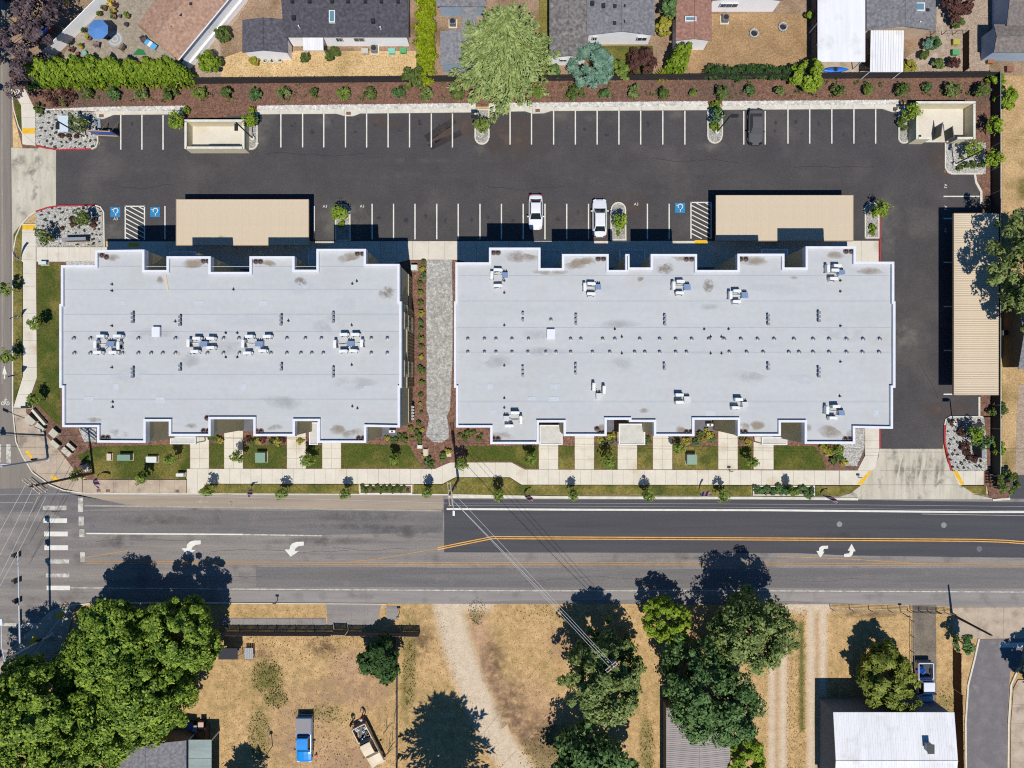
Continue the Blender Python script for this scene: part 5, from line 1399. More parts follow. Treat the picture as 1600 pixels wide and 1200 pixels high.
h4 = H('house with mottled grey roof and white gable end, upper centre', 940, 20)
gable(h4, (917, -90, 1023, 55), 3.0, 1.0, 'y', m_greyr, m_sidew, .3)
gable(h4, (858.5, -90, 919, 90), 2.8, .5, 'y', M('weathered_grey_shingle', C(140, 134, 130), C(112, 108, 106), scale=3, fine=.4, fscale=2.5, detail=8), m_sidew, .3, 'wing_roof')
for x, y in ((926, 5), (943, 9), (960.5, 10.5), (974.5, 10.5), (960, 37), (974, 35)): put(h4, x, y, 3.7, 'vent', .4, .4, .25)
swin(h4, 929, 60, 2.0, .6, .8); swin(h4, 1003, 60.5, 2.0, 1.2, .8); swin(h4, 880, 94, 2.0, .9, .5)

h5 = H('house with salmon pink roof and white end wall, upper right of centre', 1110, 20)
gable(h5, (1056, -75, 1112, 63.5), 3.0, .5, 'y', M('salmon_shingle', C(172, 130, 112), C(150, 112, 98), scale=2.5, fine=.25, fscale=3), m_sidew, .25)
gable(h5, (1112, -90, 1226, 1), 3.2, 1.0, 'y', M('salmon_shingle', C(172, 130, 112)), m_sidew, .3, 'wing_roof')
swin(h5, 1139, 8, 2.0, 2.2, .8, 3); put(h5, 1079, 30, 3.4, 'sky', 1.4, .6)

h6 = H('house with grey shingle gable roof and beige end wall, upper right', 1405, 10)
gable(h6, (1354, -90, 1462, 47), 3.0, 1.0, 'y', m_greyr, M('beige_siding', C(224, 196, 168)), .3)
put(h6, 1437, 11, 3.5, 'sky', 1.15, 1.0); put(h6, 1418, 30, 3.6, 'vent', .45, .45, .25); put(h6, 1435, 37, 3.2, 'pipe'); put(h6, 1449, 16, 3.3, 'vent', .3, .3, .2)
cp = H('carport with large bright white flat roof left of the grey gabled house', 1315, 40)
a, d = W(1277.5, -80, 2.9), W(1352, 96.5, 2.9)
B().box(a.x, d.x, d.y, a.y, 2.78, 2.9).build('roof', m_whiter, cp)
for xx in (a.x + .2, d.x - .2):
    for yy in (d.y + .3, d.y + 5, d.y + 10): B().box(xx - .06, xx + .06, yy - .06, yy + .06, 0, 2.78).build('post', m_vinyl, cp)
B().box(a.x + .4, d.x - .1, d.y + 2.6, d.y + 2.8, 0, 2.7).build('end_wall', M('beige_siding', C(224, 196, 168)), cp)
cp['category'] = 'carport'
patio_cover('white ribbed patio cover beside the large white flat roof', 1360, 48, 1412, 111.5, 2.7, m_whiter, 13)

h7 = H('blue sided house with grey roof at the upper right corner', 1590, 10)
gable(h7, (1573, -70, 1680, 40), 3.2, .8, 'x', M('brown_grey_shingle', C(138, 128, 120), C(116, 110, 106), scale=2.5, fine=.25, fscale=3), m_sideb, .3)
gable(h7, (1553, 38, 1680, 82), 2.9, .5, 'x', M('brown_grey_shingle', C(138, 128, 120)), m_sideb, .25, 'wing_roof')

h8 = H('olive walled house with grey roof beyond the right fence', 1625, 515)
gable(h8, (1591, 470, 1760, 577), 3.2, 1.0, 'x', m_greyr, M('olive_wall', C(128, 116, 92)), .3)
c8 = W(1582, 524, 1.4); f = B().box(c8.x - .25, c8.x - .12, c8.y - .8, c8.y + .8, 1.0, 2.0).build('window', m_vinyl, h8)

h9 = H('house with grey roof under the big trees, bottom left', 250, 1180)
gable(h9, (176, 1157, 291, 1330), 3.4, 1.0, 'y', m_greyr, M('taupe_wall', C(140, 132, 120)), .3)
a, d = W(292, 1156, 2.7), W(330.5, 1330, 2.7)
pc = thing('patio_cover', ((a.x + d.x) / 2, (a.y + d.y) / 2, 0), 'flat translucent green grey patio roof beside the bottom left house', 'patio cover')
npn = 6
for k in range(npn):
    u0, u1 = a.y + (d.y - a.y) * k / npn, a.y + (d.y - a.y) * (k + 1) / npn
    B().box(a.x, d.x, u1 + .03, u0, 2.62 + .02 * (k % 2), 2.7 + .02 * (k % 2)).build('roof_panel', M('aged_fibreglass', C(164, 176, 172), C(140, 152, 148), scale=.6, stretch=(.3, 2, 1), fine=.1), pc)
for xx in (a.x + .1, d.x - .1):
    for yy in (a.y - .2, (a.y + d.y) / 2): B().box(xx - .06, xx + .06, yy - .06, yy + .06, 0, 2.6).build('post', m_vinyl, pc)

h10 = H('shed with pale ribbed metal roof half under a tree, bottom', 1085, 1170)
(X0, X1, Y0, Y1), rr = gable(h10, (1041, 1106, 1141, 1330), 3.0, .7, 'y', M('weathered_tin', C(178, 168, 162), C(158, 150, 146), scale=.8, stretch=(.2, 2.5, 1), fine=.1, rough=.7), M('grey_board_wall', C(120, 112, 106)), .2)
for k in range(44):
    y = Y1 - .25 * (k + .5)
    for s_, xx in ((0, X0), (1, X1)):
        B().tube((xx, y, 3.02), ((X0 + X1) / 2, y, 3.72), .025, .025, 4).build('rib', MATS['weathered_tin'], rr)

h11 = H('building with bright white standing seam metal roof, bottom right', 1395, 1165)
(X0, X1, Y0, Y1), rr = gable(h11, (1302, 1113, 1491, 1255), 4.6, .7, 'x', m_whiter, M('grey_blue_wall', C(118, 132, 146)), .25)
n = 48
for k in range(n + 1):
    x = X0 + (X1 - X0) * k / n
    for s_, yy in ((0, Y0), (1, Y1)):
        B().tube((x, yy, 4.615), (x, (Y0 + Y1) / 2, 5.315), .009, .009, 4).build('seam', m_whiter, rr)
c = W(1449, 1165, 5.3); B().box(c.x - .3, c.x + .3, c.y - .5, c.y + .4, 4.9, 6.0).build('chimney', m_metal, h11); B().box(c.x - .4, c.x + .4, c.y - .6, c.y + .5, 6.0, 6.1).build('chimney_cap', m_dark, h11)
# ------------------------------------------------------------------ vegetation
m_bark = M('bark', C(110, 92, 74), C(84, 70, 58), scale=4, fine=.25, rough=1, bump=.4, bscale=20)
LM = {
    'maple': leaf_mat('maple_leaf', C(62, 98, 26), C(168, 192, 70), .2),
    'plum': leaf_mat('plum_leaf', C(76, 62, 70), C(124, 106, 108), .2),
    'lime': leaf_mat('lime_leaf', C(118, 150, 36), C(172, 194, 62), .3),
    'olive': leaf_mat('olive_leaf', C(84, 106, 46), C(156, 170, 98), .15),
    'deep': leaf_mat('deep_leaf', C(56, 90, 42), C(120, 152, 86), .15),
    'glossy': leaf_mat('glossy_leaf', C(46, 76, 32), C(84, 116, 56), .2),
    'spruce': leaf_mat('blue_spruce_needle', C(92, 130, 108), C(142, 176, 152), .15),
    'pale': leaf_mat('pale_conifer_spray', C(112, 134, 62), C(186, 200, 128), .2),
    'arbor': leaf_mat('arborvitae_spray', C(90, 122, 20), C(156, 176, 50), .2),
    'hedge': leaf_mat('yellow_hedge_leaf', C(124, 146, 8), C(174, 184, 36), .2),
    'shrub': leaf_mat('shrub_leaf', C(72, 96, 38), C(130, 144, 72), .25),
    'young': leaf_mat('young_tree_leaf', C(104, 130, 48), C(160, 176, 84), .3),
    'yellow': leaf_mat('yellow_shrub_leaf', C(160, 160, 50), C(206, 196, 90), .3),
    'tuft': leaf_mat('dark_tuft_blade', C(74, 82, 66), C(112, 118, 98), .15),
    'red': leaf_mat('dark_red_leaf', C(88, 56, 52), C(116, 78, 66), .2),
    'gold': leaf_mat('gold_branch_spray', C(112, 128, 44), C(170, 178, 80), .3),
    'dark': leaf_mat('dark_conifer_needle', C(40, 62, 44), C(70, 92, 66), .15),
}
def quads(name, pos, nrm, size, asp, mat, parent, tang=None):
    n = len(pos)
    nrm = nrm / np.linalg.norm(nrm, axis=1, keepdims=True)
    if tang is None: tang = rng.normal(size=(n, 3))
    t = np.cross(nrm, tang); t /= np.linalg.norm(t, axis=1, keepdims=True) + 1e-9
    u = np.cross(nrm, t)
    s_ = np.asarray(size).reshape(-1, 1) * np.ones((n, 1))
    a, b_ = u * s_ * asp / 2, t * s_ / 2
    V = np.stack([pos - a, pos - b_ * .9 + a * .1, pos + a, pos + b_ * .9 + a * .1], 1).reshape(-1, 3)
    F = np.arange(4 * n).reshape(-1, 4)
    return mesh_obj(name, fast_mesh(name, V, F), mat, parent)

def sph(n):
    v = rng.normal(size=(n, 3)); return v / np.linalg.norm(v, axis=1, keepdims=True)

def crown(parent, c, rad, ncl, nl, size, mat, lump=.25, low=-.45, clr=.26, asp=1.5, nm='crown', rag=.0):
    """leaves gathered in clumps spread through an uneven crown; c relative to the parent"""
    d = sph(ncl * 3); d = d[d[:, 2] > low][:ncl]; ncl = len(d)
    lobes = sph(7); la = rng.uniform(-lump, lump, 7)
    k = 1 + (np.maximum(0, d @ lobes.T) ** 3) @ la
    rr = rng.uniform(.25, 1, ncl) ** .45 * k
    far = rng.random(ncl) < rag
    rr = np.where(far, rr * rng.uniform(1.0, 1.17, ncl), rr)
    rad = np.array(rad, float)
    cc = d * rr[:, None] * rad
    cr = clr * rad.mean() * rng.uniform(.5, 1.3, ncl) * np.where(far, .6, 1)
    idx = np.repeat(np.arange(ncl), nl)
    e = sph(len(idx))
    q = cc[idx] + e * (cr[idx] * rng.uniform(.45, 1.05, len(idx)) ** .6)[:, None] * np.array([1, 1, .7])
    nrm = e * .7 + d[idx] * .4 + np.array([0, 0, .55]) + rng.normal(size=e.shape) * .45
    o = quads(nm, q + np.array(c), nrm, size * rng.uniform(.6, 1.3, len(idx)), asp, mat, parent)
    return o, cc + np.array(c)

def tree(label, cx, cy, rpx, zc, rz, ncl, nl, size, mat, cat='tree', name='tree', grp=None, ry=None, trunk=True, lump=.25, clr=.26, low=-.45, asp=1.5, m_trunk=None, rag=.0):
    """cx,cy: crown middle in the photo, at height zc"""
    g = W(cx, cy, zc)
    t = thing(name, (g.x, g.y, 0.0), label, cat, grp)
    k = GS * (1 - zc / CAMH)
    o, tips = crown(t, (0, 0, zc), (rpx * k, (ry or rpx) * k, rz), ncl, nl, size, mat, lump, low, clr, asp, rag=rag)
    if trunk:
        r0 = max(.03, .035 * zc)
        b = B(); b.tube((0, 0, 0), (r0 * .5, -r0 * .4, zc * .55), r0, r0 * .75, 8); b.tube((r0 * .5, -r0 * .4, zc * .55), (0, 0, zc + rz * .3), r0 * .75, r0 * .3, 8)
        for i in range(0, min(len(tips), 12)):
            b.tube((r0 * .4, -r0 * .3, zc * (.45 + .04 * i)), tips[i] * .92, r0 * .35, r0 * .08, 5)
        b.build('trunk', m_trunk or m_bark, t, True)
    return t

# big maples at the lower left
for (x, y, r, zc, rz, ncl, lb) in ((288, 1001, 62, 5.7, 4.7, 140, 'large green maple over the dry yard, rightmost of the corner trees'), (180, 1003, 78, 5.9, 4.9, 200, 'large green maple beside the crossing, topmost of the corner trees'),
                           (50, 1118, 88, 7, 6, 200, 'large green maple at the left edge beside the crosswalk'), (208, 1096, 88, 7, 5.6, 215, 'large green maple above the grey roofed house, bottom left'), (92, 1196, 84, 6, 5, 140, 'green maple at the bottom left corner of the photo')):
    tree(lb, x, y, r, zc, rz, int(ncl * 1.9), 145, .27, LM['maple'], lump=.5, clr=.145, asp=1.3, rag=.25, low=-.8)
tree('dark purple leaved plum tree at the upper left corner', 18, 32, 72, 4.5, 3.6, 130, 150, .27, LM['plum'], lump=.45, clr=.2, rag=.25)
tree('small bright lime green tree beside the road, lower right of centre', 1045, 966, 36, 4, 2.4, 120, 60, .24, LM['lime'], lump=.4, rag=.25, low=-.85, clr=.2)
tree('round olive green tree reaching to the road shoulder, lower right', 1169, 986, 60, 6.2, 5.2, 200, 90, .26, LM['olive'], lump=.32, rag=.15, low=-.85, clr=.19)
tree('broad deep green tree beside the pale metal shed', 1108, 1092, 76, 6, 5.2, 240, 95, .28, LM['deep'], lump=.45, rag=.25, low=-.85, clr=.17)
tree('olive green tree behind the utility pole with transformer', 946, 1058, 62, 7, 6.2, 230, 90, .28, LM['olive'], lump=.5, rag=.3, low=-.9, clr=.16)
tree('dark green tree cut by the bottom edge below the utility pole', 925, 1205, 66, 5, 3.5, 80, 90, .38, LM['deep'])
tree('bright green bush right of the pale metal shed', 1166, 1186, 32, 2.6, 2, 45, 80, .3, LM['lime'])
tree('compact glossy green tree behind the weathered board fence', 592, 1028, 30, 2.9, 2.2, 50, 90, .32, LM['glossy'], clr=.3)
tree('golden green branchy tree above the white metal roof', 1384, 1056, 46, 3.4, 2.4, 130, 75, .32, LM['gold'], ry=52, asp=2.6, lump=.5, rag=.3, clr=.17, low=-.8)
tree('small green bush beside the concrete apron at the right', 1504, 1004, 15, 2.2, 1.4, 22, 60, .22, LM['deep'])
tree('tree at the right edge beside the lower side street', 1640, 1062, 34, 4, 3, 40, 70, .4, LM['dark'])
tree('large tree overhanging the long carport at the right edge', 1652, 428, 94, 8, 5, 250, 100, .28, LM['olive'], lump=.5, rag=.3, clr=.16)
tree('green bush inside the fence corner at the lower right driveway', 1572, 752, 18, 1.4, 1.2, 26, 70, .2, LM['shrub'])
tree('loose green shrub beyond the right fence near the top', 1574, 155, 17, 1.2, 1, 26, 60, .24, LM['lime'])
tree('blue green spruce bush beside the white gabled house', 925, 101, 31, 1.8, 1.9, 60, 110, .26, LM['spruce'], asp=3.5, clr=.22)
tree('silvery flowering shrub right of the blue spruce bush', 969, 110, 17, 1.2, 1.2, 30, 60, .2, LM['young'])
tree('dark brown green shrub in front of the white gable wall', 1001, 96, 22, 1.8, 1.6, 36, 60, .26, LM['red'])
tree('large green shrub at the right end of the dark hedge', 1264, 117, 24, 1.8, 1.8, 40, 70, .28, LM['lime'])
tree('leafy green shrub growing at the black fence below the long hedge', 646, 122, 16, 1.6, 1.4, 26, 50, .26, LM['shrub'])
tree('round bright green bush left of the straw lawn', 329, 101, 17, 1.3, 1.2, 30, 70, .22, LM['arbor'], clr=.3)
tree('round green bush beside the brick walk', 348, 52, 12, 1.2, 1, 24, 60, .2, LM['shrub'], clr=.3)
tree('round dark red shrub in the upper right garden', 1496, 8, 24, 1.6, 1.4, 30, 70, .24, LM['red'])
tree('pale yellow green shrub beside the gabled house wall', 1040, 42, 14, 1.4, 1.4, 24, 60, .24, LM['yellow'])
tree('tall green shrub between the grey and pink roofed houses', 1045, 14, 15, 2, 1.8, 30, 70, .26, LM['deep'])
for x, y, r, lb, mm in ((1495, 37, 9, 'rounded green shrub beside the curved garden path', 'shrub'), (1460, 68, 9, 'dark green shrub inside the curve of the garden path', 'deep'), (1466, 98, 8, 'olive shrub below the curved garden path', 'olive'), (1443, 86, 7, 'low green shrub left of the curved path', 'shrub'),
                        (1421, 104, 9, 'bright yellow green shrub beside the ribbed patio cover', 'yellow'), (1488, 100, 9, 'brown dried shrub in the pale gravel garden', 'red'), (1449, 70, 7, 'grey green shrub beside the patio', 'spruce'), (1264, 24, 5, 'narrow green shrub beside the large white roof', 'lime'),
                        (520, 87, 11, 'round shrub right of the small patio cover', 'shrub'), (478, 90, 8, 'small shrub left of the small patio cover', 'shrub'), (866, 112, 11, 'low green shrub at the corner of the mottled roof', 'deep'), (1556, 126, 12, 'green weed patch by the fence corner', 'lime'), (398, 96, 6, 'small yellow shrub below the grey garage wing', 'yellow'),
                        (855, 76, 8, 'dark small shrub beside the mottled grey roof', 'deep'), (1560, 640, 14, 'airy green shrub just beyond the right fence', 'shrub'), (1560, 702, 12, 'lower airy green shrub at the right fence', 'lime'), (1585, 460, 12, 'pale green shrub behind the olive house', 'lime')):
    tree(lb, x, y, r, .8, .7, 16, 55, .2, LM[mm], 'shrub', 'shrub', trunk=False, low=-.2, clr=.34)
# yucca like plants
def spiky(label, x, y, r, n, mm, h=.9, cat='plant'):
    g = W(x, y, h * .6); t = thing('spiky_plant', (g.x, g.y, .05), label, cat)
    a = rng.uniform(0, 6.28, n); el = rng.uniform(.15, 1.2, n); L = r * rng.uniform(.7, 1.1, n)
    d = np.stack([np.cos(a) * np.cos(el), np.sin(a) * np.cos(el), np.sin(el)], 1)
    side = np.stack([-np.sin(a), np.cos(a), np.zeros(n)], 1)
    quads('leaves', d * L[:, None] * .5 + np.array([0, 0, .05]), np.cross(d, side), L, 1.0, LM[mm], t, tang=None) if False else None
    V = np.stack([side * .05, d * L[:, None] * .6 + side * .06, d * L[:, None], d * L[:, None] * .6 - side * .06], 1).reshape(-1, 3)
    mesh_obj('leaves', fast_mesh('leaves', V, np.arange(4 * n).reshape(-1, 4)), LM[mm], t)
spiky('spiky yellow green yucca beside the tall leaning arborvitae', 1036, 117, 1.3, 70, 'yellow')
spiky('second spiky yucca at the fence below the arborvitae', 1062, 116, 1.1, 50, 'young')

# the great pale conifer
def conifer(label, gx, gy, h, rbase, mm, nwh=26, nb=11, z0=1.6, spray=34, size=.62, name='conifer'):
    g = W(gx, gy); t = thing(name, (g.x, g.y, 0), label, 'tree')
    pos, tan, nr, sz = [], [], [], []
    br = B(); br.tube((0, 0, 0), (0, 0, h * .6), .32, .2, 8); br.tube((0, 0, h * .6), (0, 0, h), .2, .03, 8)
    for w in range(nwh):
        f = w / (nwh - 1); z = z0 + (h - z0 - .3) * f ** .9
        L = rbase * (1 - f) ** .75 * random.uniform(.85, 1.1) + .3
        n_ = max(4, int(nb * (1 - .55 * f)))
        for i in range(n_):
            a = 2 * math.pi * (i + .5 * (w % 2) + random.uniform(-.25, .25)) / n_
            l_ = L * random.uniform(.55, 1.15); up = random.uniform(-.05, .3); dr = random.uniform(.12, .3)
            d = np.array([math.cos(a), math.sin(a), 0]); sd = np.array([-math.sin(a), math.cos(a), 0])
            e = d * l_; zz = lambda s_: z + up * s_ * l_ * .5 - dr * (s_ ** 2) * l_ * .55
            br.tube((0, 0, z), (e[0] * .7, e[1] * .7, zz(.7)), .05, .015, 4)
            m = int(spray * l_ / rbase) + 7
            s_ = rng.uniform(.08, 1.0, m) ** .8; sg = rng.choice([-1, 1], m); of = rng.uniform(0, .34, m) * (1.1 - s_) * l_ * .9 + .05
            p = d * (s_ * l_)[:, None] + sd * (sg * of)[:, None]
            p[:, 2] = [zz(q) for q in s_]; p[:, 2] += rng.normal(size=m) * .08 - of * .18
            tg = d * .8 + sd * (sg * rng.uniform(.2, 1.0, m))[:, None]; tg[:, 2] -= rng.uniform(0, .45, m)
            pos.append(p); tan.append(tg); nr.append(np.tile([0, 0, 1.0], (m, 1)) + rng.normal(size=(m, 3)) * .35); sz.append(size * rng.uniform(.6, 1.3, m))
    pos = np.concatenate(pos); tan = np.concatenate(tan); nr = np.concatenate(nr); sz = np.concatenate(sz)
    nrm = nr - tan * (np.sum(nr * tan, 1) / np.sum(tan * tan, 1))[:, None]
    quads('crown', pos, nrm, sz * .34, 2.7, LM[mm], t, tang=tan)
    br.build('trunk', m_bark, t, True)
    return t
conifer('great pale green conifer with drooping feathery branches, top centre', 789, 116, 15.5, 6.4, 'pale', nwh=30, nb=13, spray=170, size=.46)

conifer('tall dark conifer just below the bottom edge, shading the dirt drive', 706, 1228, 23, 6.2, 'dark', nwh=24, nb=12, z0=8.5, spray=40, size=.9)
conifer('dark conifer just below the bottom edge near the blue pickup', 388, 1232, 11, 3.0, 'dark', nwh=14, nb=9, z0=5, spray=26, size=.7)

# arborvitae hedges: every shrub its own
def columnar(x, y, h, r, label, grp, mm='arbor', n=420, name='arborvitae'):
    g = W(x, y); t = thing(name, (g.x, g.y, .05), label, 'hedge plant' if 'hedge' in label else 'shrub', grp)
    z = rng.uniform(0, 1, n) ** .8; a = rng.uniform(0, 6.28, n)
    k = np.clip(1 - np.maximum(z - .2, 0) / .82, .02, 1) ** .62 * (1 + .12 * np.sin(a * 3 + z * 9))
    p = np.stack([np.cos(a) * r * k, np.sin(a) * r * k, z * h], 1) + rng.normal(size=(n, 3)) * .06
    nr = np.stack([np.cos(a), np.sin(a), .3 + z * .8], 1) + rng.normal(size=(n, 3)) * .35
    quads('foliage', p, nr, .3 * rng.uniform(.6, 1.3, n), 1.9, LM[mm], t, tang=np.tile([.3, 0, 1.0], (n, 1)) + rng.normal(size=(n, 3)) * .3)
    B().tube((0, 0, 0), (0, 0, h * .8), .07, .03, 6).build('trunk', m_bark, t, True)
    return t
N = 17
for i in range(N):
    f = i / (N - 1)
    columnar(84 + f * 212 + random.uniform(-2, 2), 129 - 2 * f + random.uniform(-1.5, 1.5), 5.4 + random.uniform(-.5, .5) + .4 * math.sin(f * 3), .95, f'arborvitae, {nth(i, N)} in the long green hedge, upper left', 'arborvitae of the upper left hedge', n=520)
for i in range(8):
    columnar(99 + 27 * i, 121 + random.uniform(-2, 2), 5.4 + random.uniform(-.4, .4), .85, f'arborvitae, {nth(i, 8)} in the back row of the upper left hedge', 'arborvitae of the upper left hedge back row', n=420)
for i, (x, y) in enumerate(((50, 133), (64, 131), (76, 130))): columnar(x, y, 2.2 + .3 * i, .75, f'dark green juniper at the left hedge end, {nth(i, 3)}', 'junipers at the hedge end', 'glossy', 300, 'juniper')
for i, (x, y) in enumerate(((1046, 110), (1054, 106), (1062, 98), (1051, 98), (1058, 112))):
    columnar(x, y, 4.6 + .3 * (i % 3), .75, f'tall leaning arborvitae by the pink roofed house, {("left", "lower middle", "right", "upper", "lower right")[i]} one', 'arborvitae group by the pink roof', n=480)
def hedge_row(x0, y0, x1, y1, n, h, r, mm, text, nm='hedge_shrub'):
    for i in range(n):
        f = i / (n - 1)
        g = W(x0 + (x1 - x0) * f, y0 + (y1 - y0) * f)
        t = thing(nm, (g.x + random.uniform(-.1, .1), g.y + random.uniform(-.1, .1), .03), text.format(nth(i, n) if abs(x1 - x0) > abs(y1 - y0) else ORD[i] + ' from the top'), 'hedge plant', text.format('').strip(' ,'))
        crown(t, (0, 0, h * .55), (r, r, h * .5), 22, 26, .2, LM[mm], .2, -.3, .34, nm='foliage')
hedge_row(666.5, 12, 666.5, 122, 13, 1.9, 1.25, 'hedge', 'yellow green clipped hedge shrub, {} in the vertical hedge')
hedge_row(1106, 118, 1246, 117, 13, 1.5, .85, 'glossy', 'dark green hedge shrub above the fence, {}')

# planted shrubs and tufts: a few models, copied
def shrub_proto(mm, r, h, ncl, nl, size, nm, cat):
    t = thing(nm, (0, 0, -60), 'x', cat)
    crown(t, (0, 0, h * .5), (r, r, h * .55), ncl, nl, size, LM[mm], .35, -.3, .36, nm='foliage')
    B().tube((0, 0, 0), (0, 0, h * .5), .03, .02, 5).build('stem', m_bark, t, True)
    return t
PROT = {}
def plant(mm, r, h, x, y, label, grp, nm='shrub', cat='shrub', ncl=14, nl=22, size=.16, z0=.1, var=3):
    key = (mm, r, h, nm, ncl)
    L = PROT.setdefault(key, [])
    g = W(x, y, h * .6); loc = (g.x, g.y, z0)
    if len(L) < var:
        t = shrub_proto(mm, r, h, ncl, nl, size, nm, cat); t.location = loc; tag(t, label, cat, grp); L.append(t)
    else:
        t = dup(random.choice(L), loc, random.uniform(0, 6.28), random.uniform(.62, 1.3), label, grp); t['category'] = cat
    return t
ROW = [(134, 148), (176, 147), (220, 148), (266, 146), (311, 146), (355, 145), (398, 148), (443, 146), (490, 145), (536, 146), (576, 146), (622, 145), (666, 146), (712, 145), (840, 145), (899, 146), (945, 145), (990, 144), (1036, 145), (1084, 144), (1127, 143),
       (1172, 140), (1217, 142), (1310, 140), (1357, 140), (1410, 140), (1450, 136), (1487, 141), (1535, 141)]
for i, (x, y) in enumerate(ROW):
    plant(('shrub', 'deep', 'olive', 'shrub', 'young')[i % 5], .72, 1.5, x, y, f'young green shrub in the long mulch bed, {nth(i, len(ROW))}', 'shrubs in the mulch bed above the car park', ncl=20, nl=26, size=.2, z0=.12)
    g = W(x, y, .2)
# small ground cover plants in the mulch bed
GC = []
for x, y in [(random.uniform(110, 1530), 0) for _ in range(110)]:
    GC.append((x, random.choice((138, 152, 157)) - (x - 110) * .006 + random.uniform(-3, 3)))
for x, y in sorted(GC):
    plant('shrub', .24, .3, x, y, 'tiny ground cover plant in the long mulch bed', 'tiny plants in the long mulch bed', 'ground_cover_plant', 'plant', 5, 9, .1, .12)
# bare brown shrub and neighbours at the left end of the mulch bed
tree('leafless brown shrub at the left end of the mulch bed', 92, 152, 28, .8, .7, 24, 30, .16, LM['red'], 'shrub', 'shrub', trunk=False, ry=16)
for x, y, r, lb in ((62, 170, 10, 'green shrub beside the left pavement below the hedge'), (100, 160, 8, 'second green shrub at the left end of the mulch bed')): tree(lb, x, y, r, .6, .5, 12, 40, .18, LM['shrub'], 'shrub', 'shrub', trunk=False, low=-.2)

def tufts(poly, n, text, grp, avoid=(), mm='tuft'):
    pts = []; tr = 0
    xs = [p[0] for p in poly]; ys = [p[1] for p in poly]
    while len(pts) < n and tr < 8000:
        tr += 1
        x, y = random.uniform(min(xs) + 3, max(xs) - 3), random.uniform(min(ys) + 3, max(ys) - 3)
        if not bool(inside(poly, np.array([x]), np.array([y]))[0]): continue
        if any(abs(x - a) < 6.2 and abs(y - b_) < 6.2 for a, b_ in pts) or any(a0 < x < a1 and b0 < y < b1 for a0, b0, a1, b1 in avoid): continue
        pts.append((x, y))
    for x, y in pts: plant(mm, .16, .3, x, y, text, grp, 'grass_tuft', 'grass tuft', 5, 9, .1, .15)
tufts(NWB1, 62, 'small dark grass tuft in the gravel bed above the left driveway', 'tufts in the bed above the left driveway', [(90, 178, 112, 212)])
tufts(NWB2, 66, 'small dark grass tuft in the gravel bed below the left driveway', 'tufts in the bed below the left driveway', [(100, 364, 142, 382)])
tufts(SEB, 52, 'small dark grass tuft in the gravel bed beside the right driveway', 'tufts in the bed beside the right driveway', [(1515, 665, 1545, 712)])
for i, (x, y) in enumerate(((114, 343), (116, 350), (149, 344), (98, 357), (147, 352))): plant('red', .35, .5, x, y, f'dark red shrub in the gravel bed below the left driveway, number {ORD[i]} from the top', 'red shrubs below the left driveway', z0=.15)
for i, (x, y) in enumerate(((96, 211), (108, 213), (120, 213))): plant('red', .32, .5, x, y, f'dark red shrub under the white box above the left driveway, {nth(i, 3)}', 'red shrubs above the left driveway', z0=.15)
RS = [(1486, 661), (1500, 670), (1499, 677), (1506, 678), (1511, 690), (1503, 698), (1510, 699), (1509, 706), (1513, 713), (1521, 718), (1532, 663)]
for i, (x, y) in enumerate(RS): plant('red', .34, .5, x, y, f'dark red shrub in the right driveway bed, {ORD[i]} from the top', 'red shrubs beside the right driveway', z0=.15)
# strip beside the river rock
SP = [(661, 409), (660, 421), (661, 432), (655, 444), (657, 457), (657, 473), (658, 489), (657, 503), (657, 513), (658, 528), (658, 541), (658, 557), (657, 574), (658, 580), (658, 598), (658, 618), (656, 631), (658, 645), (655, 661), (642, 669), (651, 673), (660, 672), (624, 679), (630, 684), (643, 684), (654, 682),
      (605, 685), (612, 687), (620, 688), (633, 688), (655, 690), (661, 712), (668, 722), (674, 727), (690, 719), (693, 712), (700, 706)]
for i, (x, y) in enumerate(SP): plant(('shrub', 'yellow', 'deep', 'shrub', 'young')[i % 5], .36, .5, x, y, f'low green plant in the mulch between the buildings, {ORD[min(i, 19)] if i < 19 else ORD[len(SP) - 1 - i]} from the {"top" if i < 19 else "bottom"}', 'low plants in the mulch between the buildings', z0=.1)
for i, (x, y) in enumerate(((718, 680), (727, 685), (740, 676), (748, 686), (730, 676), (752, 679))): plant('shrub', .36, .5, x, y, f'low green plant left of the right building\'s lower corner, {nth(i, 6)} planted', 'low plants at the right building corner', z0=.1)
FR = [(337, 685), (344, 688), (388, 687), (395, 690), (403, 690), (412, 687), (425, 690), (433, 689), (441, 688), (331, 681), (468, 690), (485, 692)]
for i, (x, y) in enumerate(FR): plant(('shrub', 'yellow', 'red')[i % 3], .4, .55, x, y, f'low shrub along the left building\'s street side, {ORD[i]} planted', 'low shrubs along the left building front', z0=.1)
FB = [(936, 685), (944, 690), (952, 682), (955, 690), (960, 678), (1012, 687), (1073, 690), (1087, 690), (1100, 688), (1094, 679), (1108, 680), (1113, 687), (1104, 672), (1160, 686), (1168, 690), (1058, 688), (1295, 705), (1302, 720), (1318, 722), (1310, 712), (1286, 700)]
for i, (x, y) in enumerate(FB): plant(('yellow', 'shrub', 'yellow', 'deep')[i % 4], .42, .55, x, y, f'low shrub along the right building\'s street side, {nth(i, len(FB))} planted', 'low shrubs along the right building front', z0=.1)
for i in range(14): plant('shrub', .3, .4, 567 + 5.4 * (i % 14) + random.uniform(-1, 1), 761 + 5 * (i % 2), f'green plant in the left street planter, {nth(i, 14)}', 'plants in the left street planter', z0=.1)
for i in range(10): plant('deep', .5, .5, 1182 + 9 * i + random.uniform(-2, 2), 764 + 4 * (i % 2), f'green plant in the right street planter, {nth(i, 10)}', 'plants in the right street planter', z0=.1)
